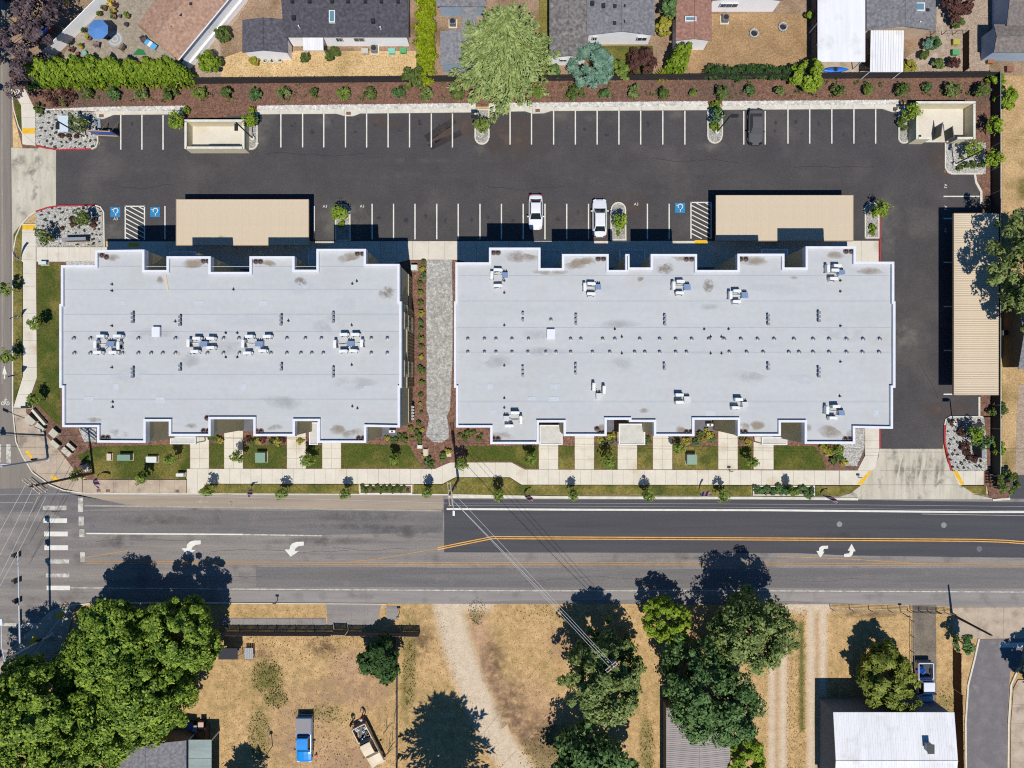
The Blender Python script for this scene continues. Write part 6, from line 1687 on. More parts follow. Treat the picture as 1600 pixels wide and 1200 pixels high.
for i, (x, y) in enumerate(((1498, 261), (1511, 257), (1521, 257), (1533, 257), (1502, 246), (1408, 193), (1413, 200), (1410, 188))): plant('shrub', .42, .6, x, y, f'round green shrub near the right refuse enclosure, {ORD[i]} of the group', 'round shrubs near the right enclosure', z0=.15)
for i, (x, y) in enumerate(((534, 350), (292, 172), (393, 172), (966, 364), (1363, 364), (1363, 355), (1118, 165), (1117, 199))): plant('arbor', .42, .6, x, y, ('round shrub in the left lower island', 'round shrub left of the left enclosure', 'round shrub right of the left enclosure', 'round shrub in the middle lower island', 'lower round shrub in the right lower island', 'upper round shrub in the right lower island', 'round shrub above the right tree island', 'round shrub in the right tree island')[i] + ', bright green', 'round bright shrubs in the islands', z0=.15, ncl=16)
# young trees with a thin stem and stake
def young(cx, cy, r, label, mm='young', zc=2.5, n=26):
    g = W(cx, cy, zc); t = thing('young_tree', (g.x, g.y, .1), label, 'tree', 'young planted trees')
    k = GS * (1 - zc / CAMH)
    crown(t, (0, 0, zc - .1), (r * k, r * k, .95), n, 16, .2, LM[mm], .4, -.8, .4)
    B().tube((0, 0, 0), (0, 0, zc + .4), .04, .015, 6).build('trunk', m_bark, t, True)
    B().tube((.3, .1, 0), (.3, .1, 1.4), .03, .03, 5).build('stake', P('tree_stake', C(190, 170, 140)), t, True)
YT = [(322, 767, 8), (440, 772, 8), (538, 772, 8), (668, 769, 8), (780, 775, 9), (895, 773, 7), (1012, 773, 8), (1133, 775, 9), (1240, 768, 6)]
for i, (x, y, r) in enumerate(YT): young(x, y, r, f'young street tree in the grass strip along the road, {nth(i, len(YT))}')
LT = [(220, 747, 8), (265, 719, 8), (120, 742, 9), (480, 719, 9), (615, 720, 8), (722, 724, 8), (828, 719, 9), (952, 721, 10), (1177, 722, 8), (1308, 703, 7), (370, 714, 8), (1060, 700, 7)]
for i, (x, y, r) in enumerate(sorted(LT)): young(x, y, r, f'young tree on the building front lawns, {nth(i, len(LT))}')
for i, (x, y) in enumerate(((10, 452), (54, 506), (10, 557), (52, 625))): young(x, y, 9, f'young tree along the left street, {ORD[i]} from the top')
for x, y, lb, mm in ((128, 341, 'in the gravel bed below the left driveway, upper right', 'shrub'), (70, 371, 'in the gravel bed below the left driveway, lower left', 'shrub'), (121, 193, 'in the gravel bed above the left driveway', 'shrub'), (276, 187, 'left of the left refuse enclosure', 'lime'), (390, 188, 'right of the left refuse enclosure', 'lime'),
                     (530, 333, 'in the left lower island', 'lime'), (970, 346, 'in the middle lower island', 'lime'), (1376, 327, 'in the right lower island', 'lime'), (1121, 178, 'in the right upper island', 'deep'), (753, 195, 'in the left upper island', 'young'), (1427, 173, 'left of the right refuse enclosure', 'lime'), (1520, 233, 'in the corner bed below the right enclosure', 'lime'),
                     (1525, 677, 'in the right driveway bed', 'lime'), (1554, 195, 'at the right fence beside the enclosure', 'lime'), (1555, 248, 'at the right fence below the enclosure', 'lime'), (1537, 690, 'beside the bench near the right driveway', 'deep')):
    young(x, y, 11, 'young leafy tree ' + lb, mm, 2.2, 32)
# ------------------------------------------------------------------ fences
m_blackf = M('black_fence_slat', C(74, 70, 70), C(60, 57, 58), scale=2, fine=.2, fscale=4, rough=.8)
m_board = M('weathered_board', C(128, 118, 112), C(98, 90, 88), scale=3, fine=.25, fscale=3, rough=1)
m_brownf = M('brown_fence_board', C(112, 86, 66), C(88, 68, 54), scale=3, fine=.25, fscale=3, rough=1)
def fence(p0, p1, h, label, mat, plen=2.4, gap=0.0, bw=.14, th=.03, mpost=None, name='fence', z0=0.0, solid=False, cat='fence'):
    a, b_ = W(*p0), W(*p1); L = (b_ - a).length; d = (b_ - a).normalized(); nrm = Vector((-d.y, d.x, 0)); up = Vector((0, 0, 1))
    t = thing(name, a, label, cat)
    n = max(1, round(L / plen)); pl_ = L / n
    rz = math.atan2(d.y, d.x)
    def panel(seed):
        b = B(); x = .06
        if solid: b.box(.05, pl_ - .05, -th, th, .05, h - .03)
        else:
            while x < pl_ - .08:
                hh = h + random.uniform(-.05, .03); b.box(x, min(x + bw - .012, pl_ - .05), -th / 2, th / 2, .04 + z0, hh + z0); x += bw + gap
        for zz in (h * .2, h * .85): b.box(.05, pl_ - .05, th / 2 + .002, th / 2 + .05, zz - .04, zz + .04)
        me = bpy.data.meshes.new('panel'); me.from_pydata([tuple(v) for v in b.v], [], b.f); me.materials.append(mat); return me
    pans = [panel(i) for i in range(min(n, 3))]
    post = B().box(-.05, .05, -.05, .05, 0, h + .05); pm = bpy.data.meshes.new('post'); pm.from_pydata([tuple(v) for v in post.v], [], post.f); pm.materials.append(mpost or mat)
    for i in range(n + 1):
        if i < n:
            o = mesh_obj('panel', pans[i % len(pans)], None, t, d * (i * pl_)); o.rotation_euler.z = rz
        o = mesh_obj('post', pm, None, t, d * (i * pl_)); o.rotation_euler.z = rz
    return t
fence((288, 131.5), (1547, 121.5), 1.75, 'long black slatted fence between the mulch bed and the back gardens', m_blackf, 2.4, 0.0, .1)
rf = fence((1548, 121), (1548, 742), 1.8, 'black chain link fence running down the right side of the car park', P('black_mesh_slat', C(46, 47, 50), rough=.7), 3.0, 0, .06, .02, m_metal, solid=True)
fa, fb = W(1548, 121), W(1548, 742)
B().tube(fa + Vector((0, 0, 1.85)), fb + Vector((0, 0, 1.85)), .045).build('top_rail', P('galvanised_rail', C(170, 190, 188), rough=.4, metal=.3), rf)
fence((345, 986), (521, 986.5), 1.75, 'left run of the weathered grey board fence south of the road', m_board, 2.4)
fence((523, 984), (543, 984.5), 1.9, 'board gate in the weathered grey fence south of the road', m_board, 1.7, cat='gate', name='board_gate')
fence((545, 986), (656, 987.5), 1.75, 'right run of the weathered grey board fence south of the road', m_board, 2.4)
fence((621, 990), (621, 1300), 1.3, 'narrow board fence running down beside the parked beige truck', m_board, 2.4)
fence((328, 1130), (332, 1300), 1.5, 'low brown fence beside the bottom left patio roof', m_brownf, 2.4)
fence((67, 108), (188, -12), 2.1, 'white vinyl fence running diagonally behind the purple tree', m_sidew, 2.3, 0, .15, .04, m_sidew, solid=True)
fence((1490, 1015), (1490, 1075), 1.6, 'upper run of the brown fence beside the lower side street', m_brownf, 2.4)
fence((1491, 1078), (1496, 1330), 1.7, 'lower run of the brown fence beside the white metal roof', m_brownf, 2.4)
fence((1505, 55), (1505, 112), 1.2, 'brown garden fence in the upper right gravel yard', m_brownf, 2.2)
fence((1267, -20), (1267, 108), 1.6, 'grey board fence beside the large white flat roof', m_board, 2.4)
def wire_fence(p0, p1, h, n, label, rails=3, mat=None):
    a, b_ = W(*p0), W(*p1); t = thing('wire_fence', a, label, 'fence'); d = b_ - a
    for i in range(n + 1):
        p = d * (i / n); B().tube(p, p + Vector((0, 0, h)), .05, .045, 6).build('post', mat or m_brownf, t, True)
    for k in range(rails):
        z = h * (.3 + .65 * k / (rails - 1)); B().tube(Vector((0, 0, z)), d + Vector((0, 0, z)), .022, .022, 5).build('wire', m_metal if mat is None else mat, t, True)
wire_fence((1297, 950), (1418, 954), 1.1, 4, 'thin wire fence on posts along the road, lower right')
wire_fence((1422, 953), (1462, 955), 1.1, 3, 'metal field gate across the worn driveway', 4, m_dark)
wire_fence((1464, 955), (1487, 957), 1.1, 2, 'short wire fence between gate and concrete apron')
wire_fence((1422, 968), (1422, 1040), 1.0, 3, 'wire fence along the left side of the worn driveway')
wire_fence((1420, 56), (1505, 54), 1.1, 5, 'thin rail fence across the upper right garden', 2)

# ------------------------------------------------------------------ poles, signals and wires
m_pole = P('dark_bronze_pole', C(40, 40, 44), rough=.45)
m_wood = M('pole_wood', C(108, 92, 80), C(84, 72, 64), scale=4, fine=.2, rough=1)
m_gal = P('galvanised_pole', C(196, 202, 208), rough=.45)
m_lens = P('lamp_lens', C(236, 240, 240), rough=.3)
m_wire = P('overhead_wire', C(206, 206, 206), rough=.6)
m_wired = P('dark_wire', C(70, 70, 72), rough=.7)
def lamp(x, y, h, dx, dy, label):
    p = W(x, y); t = thing('car_park_lamp', (p.x, p.y, .15), label, 'lamp post', 'car park lamp posts')
    B().lathe((0, 0, -.1), [(.28, 0), (.28, .5), (.25, .55)], 16).build('concrete_base', m_kerb, t, True)
    B().box(-.06, .06, -.06, .06, .45, h).build('pole', m_pole, t, True)
    d = Vector((dx, -dy, 0)).normalized(); n = Vector((-d.y, d.x, 0))
    B().obox(Vector((0, 0, h - .05)) + d * .55, d, n, Vector((0, 0, 1)), .42, .2, .06).build('lamp_head', m_pole, t, True)
    B().obox(Vector((0, 0, h - .12)) + d * .6, d, n, Vector((0, 0, 1)), .3, .14, .012).build('lens', m_lens, t, True)
    B().obox(Vector((0, 0, h - .05)) + d * .1, d, n, Vector((0, 0, 1)), .1, .05, .04).build('arm', m_pole, t, True)
for x, y, dx, dy, lb in ((136, 216, 0, 1, 'dark lamp post in the gravel bed above the left driveway'), (397, 218, 0, 1, 'dark lamp post right of the left refuse enclosure'), (752, 209, -1, 0, 'dark lamp post in the left tree island'),
                         (1119, 208, 1, 0, 'dark lamp post in the right tree island'), (1489, 258, -.3, 1, 'dark lamp post in the corner bed below the right enclosure'), (1488, 660, -1, 0, 'dark lamp post in the right driveway bed')):
    lamp(x, y, 5.8, dx, dy, lb)

def signal_head(t, p, d, up=Vector((0, 0, 1)), horiz=True):
    """three lens signal head; p local centre, d facing direction"""
    n = Vector((-d.y, d.x, 0))
    o = B().obox(p, d, n, up, .12, .2, .52).build('signal_head', m_dark, t, True)
    B().obox(p - d * .13, d, n, up, .01, .34, .66).build('backplate', m_dark, o, True)
    for k, cc in enumerate((C(200, 40, 36), C(220, 160, 40), C(40, 150, 90))):
        B().tube(p + up * (.33 - .33 * k) + d * .12, p + up * (.33 - .33 * k) + d * .15, .13, .13, 12).build('lens', P(f'signal_lens_{("red", "amber", "green")[k]}', cc, rough=.3), o, True)
        B().obox(p + up * (.47 - .33 * k) + d * .22, d, n, up, .12, .15, .012).build('visor', m_dark, o, True)
def signal(x, y, h, arm_end_px, zarm, label, heads, lum=None, sign=None):
    b0 = W(x, y); t = thing('traffic_signal', (b0.x, b0.y, .12), label, 'traffic signal')
    B().tube((0, 0, 0), (0, 0, h), .17, .11, 12).build('pole', m_gal, t, True)
    B().lathe((0, 0, 0), [(.3, 0), (.3, .08), (.22, .14)], 14).build('base', m_gal, t, True)
    e = W(*arm_end_px, zarm) - Vector((b0.x, b0.y, .12))
    s0 = Vector((0, 0, zarm - .3)); B().tube(s0, e, .11, .06, 10).build('mast_arm', m_gal, t, True)
    d = (e - s0).normalized()
    for f, face in heads:
        signal_head(t, s0.lerp(e, f) + Vector((0, 0, -.05)) + Vector(face) * .22, Vector(face))
    if lum:
        le = W(*lum, h + .6) - Vector((b0.x, b0.y, .12))
        B().path([Vector((0, 0, h)), Vector((0, 0, h)).lerp(le, .4) + Vector((0, 0, .25)), le], .05, 8).build('lamp_arm', m_gal, t, True)
        B().obox(le, (le - Vector((0, 0, h))).normalized(), Vector((0, 1, 0)).cross(Vector((0, 0, 1))) * -1 if abs(le.x) < abs(le.y) else Vector((0, 1, 0)), Vector((0, 0, 1)), .38, .17, .08).build('lamp_head', m_lens, t, True)
    if sign:
        f, face = sign; c = s0.lerp(e, f) - Vector((0, 0, .35)); n = Vector(face)
        B().obox(c + n * .12, d, n, Vector((0, 0, 1)), .95, .02, .26).build('street_sign', P('green_sign', C(30, 110, 84), rough=.4), t, True)
    B().box(-.2, .2, .17, .35, 2.3, 3.0).build('pedestrian_signal', m_dark, t, True)
    return t
signal(83, 991, 8.6, (28, 862), 6.3, 'grey traffic signal mast reaching up over the crosswalk, lower left', [(.97, (-1, 0, 0)), (.72, (-1, 0, 0)), (.52, (-1, 0, 0))], (2, 972), (.34, (-1, 0, 0)))
signal(76, 717, 8.3, (-110, 722), 6.5, 'traffic signal mast at the corner pavement reaching left over the street', [(.55, (0, 1, 0)), (.8, (0, 1, 0))], (-70, 705))

def sag(a, b_, s_, n=16):
    out = []
    for i in range(n + 1):
        f = i / n; p = Vector(a).lerp(Vector(b_), f); p.z -= s_ * 4 * f * (1 - f); out.append(p)
    return out
def upole(x, y, h, label, arms=(), extra=None):
    b0 = W(x, y); t = thing('utility_pole', (b0.x, b0.y, 0), label, 'utility pole')
    B().tube((0, 0, 0), (0, 0, h), .17, .11, 12).build('pole', m_wood, t, True)
    for (z, ang, L) in arms:
        d = Vector((math.cos(R(ang)), math.sin(R(ang)), 0)); n = Vector((-d.y, d.x, 0))
        for s_ in (-1, 1): B().obox(Vector((0, 0, z)) + n * .16 * s_, d, n, Vector((0, 0, 1)), L / 2, .05, .06).build('crossarm', M('crossarm_wood', C(196, 178, 158), C(170, 154, 138), scale=4, fine=.15), t, True)
        for k in range(4):
            p = Vector((0, 0, z + .06)) + d * L * (-.45 + .3 * k); B().lathe(p, [(.05, 0), (.06, .1), (.04, .2)], 8).build('insulator', m_vinyl, t, True)
        for s_ in (-1, 1): B().tube(Vector((0, 0, z - .7)), Vector((0, 0, z)) + d * s_ * L * .3, .02, .02, 5).build('brace', m_metal, t, True)
    return t, b0
u1, b1 = upole(147, 739, 12.2, 'wooden utility pole with crossarms at the street corner, left', ((11.7, -38, 2.6), (10.6, -38, 2.4)))
u2, b2 = upole(716, 749, 12.6, 'wooden utility pole with double crossarms and street lamp, centre', ((12.1, 95, 2.7),))
le = W(709, 800, 9.5) - b2
B().path([Vector((0, 0, 9.2)), Vector((le.x * .3, le.y * .4, 9.6)), le], .035, 6).build('lamp_arm', m_gal, u2, True)
B().obox(le + Vector((0, -.15, 0)), Vector((0, 1, 0)), Vector((1, 0, 0)), Vector((0, 0, 1)), .28, .12, .06).build('lamp_head', m_lens, u2, True)
B().tube((.25, .1, 7), (.25, .1, 8.4), .14, .14, 10).build('cable_riser', m_dark, u2, True)
u3, b3 = upole(937, 989, 11.2, 'wooden utility pole with a round transformer among the lower trees', ((10.9, 40, 1.6),))
B().lathe((.35, -.1, 9.0), [(.28, 0), (.3, .1), (.3, .9), (.2, 1.0), (.05, 1.05)], 16).build('transformer', P('blue_grey_tank', C(130, 152, 184), rough=.4), u3, True)
u4, b4 = upole(1487, 960, 7.6, 'slim dark pole leaning over the concrete apron, lower right')
def wire(label, a, b_, s_, r=.02, mat=m_wire):
    mid = Vector(a)
    t = B().path(sag(a, b_, s_), r, 5).build('overhead_wire', mat); tag(t, label, 'wire', 'overhead wires')
p1 = [W(40, 757, 11.8), W(50, 765, 11.8), W(60, 775, 11.8)]
wire('leftmost of the pale wires running from the corner pole to lower left', p1[0], W(-60, 930, 11), .3)
wire('middle of the pale wires running from the corner pole to lower left', p1[1], W(-50, 960, 11), .3)
wire('rightmost of the pale wires running from the corner pole to lower left', p1[2], W(-45, 985, 11), .3)
wire('second pale wire paired beside the rightmost one from the corner pole', p1[2] + Vector((.3, -.2, -.8)), W(-40, 985, 10), .4)
wire('upper pale wire over the road edge from corner pole to centre pole', W(60, 770, 11.8), W(699, 786, 12.2), .4, .018)
wire('lower pale wire over the road edge from corner pole to centre pole', W(45, 773, 11.0), W(702, 774, 12.2), .4, .014)
wire('upper wire leaving the corner pole to the left edge', W(50, 772, 11.8), W(-120, 774, 11.8), .2, .018)
wire('lower wire leaving the corner pole to the left edge', W(52, 785, 11.0), W(-120, 786, 11.0), .2, .018)
wire('upper wire from the centre pole along the road to the right', W(702, 786, 12.2), W(1800, 794, 11.5), .8, .014)
wire('lower wire from the centre pole along the road to the right', W(700, 790, 12.2), W(1800, 801, 11.5), .8, .012)
wire('left pale wire crossing the road from centre pole to transformer pole', W(706, 780, 12.2), W(952, 1042, 11.1), .3)
wire('right pale wire crossing the road from centre pole to transformer pole', W(714, 776, 12.2), W(956, 1036, 11.1), .3)
wire('twisted service wire crossing the road from centre pole to transformer pole', W(712, 786, 9.5), W(952, 1036, 9.6), .6, .028)
wire('thin dark wire from the transformer pole over the dirt drive', W(945, 1030, 9), W(700, 1290, 6), .6, .014, m_wired)
for x0, x1 in ((700, 694), (717, 709)): pass

# ------------------------------------------------------------------ feather flags
def flag_mat():
    if 'flag_cloth' in MATS: return MATS['flag_cloth']
    m = bpy.data.materials.new('flag_cloth'); m.use_nodes = True; n, l = m.node_tree.nodes, m.node_tree.links
    p = n['Principled BSDF']; p.inputs['Roughness'].default_value = .8
    tc = n.new('ShaderNodeTexCoord'); sp = n.new('ShaderNodeSeparateXYZ'); l.new(tc.outputs['UV'], sp.inputs[0])
    r = n.new('ShaderNodeValToRGB'); r.color_ramp.interpolation = 'CONSTANT'
    cols = [(0, C(40, 50, 110)), (.2, C(190, 190, 215)), (.3, C(40, 50, 110)), (.45, C(200, 196, 220)), (.58, C(150, 40, 60)), (.75, C(205, 200, 220)), (.85, C(150, 40, 60))]
    e = r.color_ramp.elements; e[0].color = (*cols[0][1], 1); e[1].position = cols[1][0]; e[1].color = (*cols[1][1], 1)
    for q, c_ in cols[2:]: k = e.new(q); k.color = (*c_, 1)
    l.new(sp.outputs[1], r.inputs[0]); l.new(r.outputs[0], p.inputs['Base Color'])
    MATS['flag_cloth'] = m; return m
def flag(x, y, dx, dy, h, label):
    b0 = W(x, y); t = thing('feather_flag', (b0.x, b0.y, .12), label, 'flag', 'feather flags along the pavements')
    L = Vector((dx * GS, -dy * GS, 0)); n_ = 12; pts = []
    for i in range(n_ + 1):
        f = i / n_; pts.append(Vector((L.x * f ** 2.2, L.y * f ** 2.2, h * (f - .12 * f ** 4))))
    B().path(pts, .02, 5).build('flagpole', m_vinyl, t, True)
    d = L.normalized() if L.length > .05 else Vector((1, 0, 0)); s_ = Vector((-d.y, d.x, 0))
    V, F, UV = [], [], []
    for i in range(2, n_ + 1):
        f = i / n_; wd = .68 * math.sin(min(1, (f - .1) * 1.5) * 1.57) * (1 if f < .85 else (1 - (f - .85) / .2))
        bow = s_ * .1 * math.sin(f * 5)
        V += [pts[i], pts[i] + (d * .55 + s_ * .8) * wd + bow + Vector((0, 0, -.08))]; UV += [(0, f), (1, f - .12)]
    for i in range(n_ - 2): F.append((2 * i, 2 * i + 1, 2 * i + 3, 2 * i + 2))
    me = bpy.data.meshes.new('banner'); me.from_pydata([tuple(v) for v in V], [], F)
    uv = me.uv_layers.new(name='UVMap')
    for lp in me.loops: uv.data[lp.index].uv = UV[lp.vertex_index]
    mesh_obj('banner', me, flag_mat(), t)
FL = [(35, 407, 13, -9, 3.4, 'red white and blue feather flag at the left pavement by the driveway'), (35, 497, 8, 5, 3.6, 'feather flag at the left pavement, middle one'), (36, 585, 3, 4, 3.5, 'feather flag at the left pavement where it bends'),
      (153, 747, 22, 11, 3.3, 'striped feather flag beside the corner lawn at the road'), (393, 763, 9, 8, 3.3, 'feather flag in the grass strip, left of the street planter'), (819, 773, 10, 6, 3.2, 'feather flag in the grass strip right of the pavement jog'),
      (1092, 773, 8, -5, 3.4, 'dark feather flag in the grass strip left of the right planter'), (1281, 773, 10, 8, 3.2, 'feather flag in the grass strip right of the right planter')]
for f in FL: flag(*f)

# ------------------------------------------------------------------ boxes, signs, planters
def cabinet(x, y, w, d, h, label, mat, rz=0, z0=.1, cat='utility box', lid=True):
    p = W(x, y, h); t = thing('utility_box', (p.x, p.y, z0), label, cat, None, R(rz))
    B().box(-w / 2 - .1, w / 2 + .1, -d / 2 - .1, d / 2 + .1, 0, .08).build('pad', m_conc_old, t, True)
    B().box(-w / 2, w / 2, -d / 2, d / 2, .08, h).build('body', mat, t, True, bevel=.03)
    if lid: B().box(-w / 2 - .03, w / 2 + .03, -d / 2 - .03, d / 2 + .03, h, h + .06).build('lid', mat, t, True)
    B().box(-w * .1, w * .1, -d / 2 - .03, -d / 2, h * .4, h * .6).build('handle', m_dark, t, True)
m_green = P('utility_green', C(126, 158, 138), rough=.5)
m_pale = P('utility_pale', C(222, 228, 222), rough=.5)
m_beige = P('utility_beige', C(214, 200, 176), rough=.6)
cabinet(194, 715, 1.6, .7, .8, 'long grey green utility box on the corner lawn', m_green)
cabinet(237, 718, 1.3, .7, .6, 'pale utility box on the corner lawn right of the green one', m_pale)
cabinet(171, 714, .5, .8, .35, 'small beige utility lid box on the corner lawn', m_beige)
cabinet(281.5, 742, .9, .35, .7, 'white low box beside the first walk', m_pale)
cabinet(407, 715, 1.2, 1.2, .9, 'square green transformer box on the lawn between the walks', m_green)
cabinet(1081, 718, 1.2, 1.2, .9, 'square green transformer box on the right building lawn', m_green)
cabinet(665, 707, .5, .8, .3, 'small beige utility box in the mulch, left of the pole', m_beige)
cabinet(701, 708, .5, .8, .3, 'small beige utility box in the mulch beside the pole', m_beige)
cabinet(656, 698, .5, .35, .3, 'small pale utility lid at the mulch edge', m_pale)
cabinet(135, 731, .6, .8, .3, 'tan utility box behind the corner pavement', m_beige, 35)
cabinet(647, 418, .7, .6, .7, 'pale utility box at the top of the mulch between the buildings', m_pale)
cabinet(100, 194, 1.25, 2.0, .8, 'large pale transformer box in the gravel bed above the left driveway', P('pale_blue_box', C(214, 226, 236), rough=.5), 0, .15)
cabinet(67, 411, .9, .35, .6, 'low pale box at the top of the left lawn', m_pale)
cabinet(39, 636, .8, .25, .9, 'narrow dark post box at the pavement bend', m_dark)
for i, (x, y, w, d, h, lb) in enumerate(((47, 657, 1.2, .8, .8, 'large pale seat block, upper left of the corner row'), (62, 668, 1.1, .6, .7, 'pale seat block with dark side, second of the corner row'), (84, 677, .9, .8, .7, 'cream seat block set back from the corner row'),
                                 (86, 694, 1.1, .5, .6, 'white seat block, fourth of the corner row'), (104, 706, 1.2, .6, .6, 'pale seat block at the lower end of the corner row'), (111, 698, 1.1, .35, .5, 'tan low wall behind the lowest seat block'))):
    p = W(x, y, h); t = thing('seat_block', (p.x, p.y, .1), lb, 'seat block', 'concrete blocks along the corner pavement', R(-42))
    B().box(-w / 2, w / 2, -d / 2, d / 2, 0, h - .1).build('block', m_apron, t, True, bevel=.04)
    B().box(-w / 2 + .1, w / 2 - .1, d / 2, d / 2 + .03, .1, h - .2).build('green_panel', P('dark_green_panel', C(62, 92, 78)), t, True)
    B().box(-w / 2 - .04, w / 2 + .04, -d / 2 - .04, d / 2 + .04, h - .1, h).build('cap', m_apron, t, True)
lw = B(); aa, bb_ = W(55, 640), W(75, 663); dd = (bb_ - aa).normalized()
t = lw.obox((aa + bb_) / 2 + Vector((0, 0, .35)), dd, Vector((-dd.y, dd.x, 0)), Vector((0, 0, 1)), (bb_ - aa).length / 2, .15, .3).build('low_wall', m_kerb); tag(t, 'straight cream low wall behind the corner seat blocks', 'wall')
def mon_sign(x0, y0, x1, y1, h, label):
    a, b_ = W(x0, y0), W(x1, y1); c = (a + b_) / 2; d = (b_ - a).normalized(); t = thing('monument_sign', (c.x, c.y, .15), label, 'sign', None, math.atan2(d.y, d.x)); L = (b_ - a).length / 2
    B().box(-L, L, -.16, .16, 0, h).build('panel', P('charcoal_sign_panel', C(58, 58, 64), rough=.6), t, True)
    B().box(-L - .05, L + .05, -.2, .2, h, h + .1).build('cap', P('grey_sign_cap', C(150, 154, 158)), t, True); B().box(-L - .1, L + .1, -.25, .25, -.05, .12).build('footing', m_conc_old, t, True)
mon_sign(108, 377, 143, 376, 1.1, 'low dark monument sign in the gravel bed below the left driveway')
mon_sign(1521, 680, 1521, 713, 1.7, 'tall dark monument sign beside the right driveway')
# braced site sign over the first stall
a, b_ = W(152, 213), W(188, 214.5); t = thing('site_sign', a, 'large blue site sign on a braced timber frame at the first stall', 'sign'); L = b_ - a; m_tim = P('raw_timber', C(206, 164, 122), rough=.9)
B().obox(L / 2 + Vector((0, 0, 1.5)), L.normalized(), Vector((0, 1, 0)), Vector((0, 0, 1)), L.length / 2, .03, .75).build('panel', P('blue_sign_face', C(60, 110, 190), rough=.5), t, True)
for f in (.05, .5, .95):
    p = L * f; B().box(p.x - .06, p.x + .06, p.y + .04, p.y + .16, 0, 2.3).build('post', m_tim, t, True); B().tube(p + Vector((0, .1, 1.9)), p + Vector((0, 1.9, .05)), .05, .05, 6).build('brace', m_tim, t, True)
B().obox(L / 2 + Vector((0, -.08, .62)), L.normalized(), Vector((0, 1, 0)), Vector((0, 0, 1)), L.length / 2, .05, .06).build('rail', m_tim, t, True); B().obox(L / 2 + Vector((0, -.08, 2.3)), L.normalized(), Vector((0, 1, 0)), Vector((0, 0, 1)), L.length / 2, .05, .05).build('rail', m_tim, t, True)
sheet('pallet_pad', [(148, 186), (158, 185), (159, 207), (150, 209)], .2, P('blue_grey_mat', C(150, 164, 178), rough=.8), .05)
# street planters
for x0, y0, x1, y1, lb in ((562, 757, 644.5, 771.5, 'long concrete street planter in the grass strip, left'), (1175.5, 758.5, 1272.5, 774, 'long concrete street planter in the grass strip, right')):
    a, d = W(x0, y0), W(x1, y1); t = thing('street_planter', ((a.x + d.x) / 2, (a.y + d.y) / 2, 0), lb, 'planter'); k = .16
    for r in ((a.x, d.x, a.y - k, a.y), (a.x, d.x, d.y, d.y + k), (a.x, a.x + k, d.y + k, a.y - k), (d.x - k, d.x, d.y + k, a.y - k)): B().box(*r, .02, .22).build('wall', m_kerb, t)
    B().box(a.x + k, d.x - k, d.y + k, a.y - k, .02, .1).build('soil', m_mulch, t)

# ------------------------------------------------------------------ vehicles
m_tire = P('tyre_rubber', C(34, 34, 36), rough=.9); m_rim = P('alloy_rim', C(170, 172, 176), rough=.35, metal=.7)
m_cglass = P('car_glass', C(34, 46, 54), rough=.05, spec=.8); m_hl = P('headlight_lens', C(226, 232, 236), rough=.1); m_tl = P('taillight_lens', C(170, 30, 34), rough=.2)
def loft(b, rings):
    k = len(b.v); n = len(rings[0])
    for r in rings: b.v += [Vector(p) for p in r]
    for i in range(len(rings) - 1):
        for j in range(n):
            jj = (j + 1) % n; b.f.append((k + i * n + j, k + i * n + jj, k + (i + 1) * n + jj, k + (i + 1) * n + j))
    b.f.append(tuple(range(k + n - 1, k - 1, -1))); b.f.append(tuple(range(k + (len(rings) - 1) * n, k + len(rings) * n)))
    return b
def ring(y, w, zb, zt):
    return [(-w * .9, y, zb), (w * .9, y, zb), (w, y, zb + .2), (w, y, zt - .18), (w * .93, y, zt - .05), (w * .6, y, zt), (0, y, zt + .025), (-w * .6, y, zt), (-w * .93, y, zt - .05), (-w, y, zt - .18), (-w, y, zb + .2)]
def wheels(t, xs, ys, r=.33, w=.22):
    for sx in (-1, 1):
        for y in ys:
            o = B().tube((sx * (xs - w), y, r), (sx * xs, y, r), r, r, 20).build('wheel', m_tire, t, True)
            B().tube((sx * (xs - .01), y, r), (sx * (xs + .012), y, r), r * .66, r * .6, 14).build('rim', m_rim, o, True)
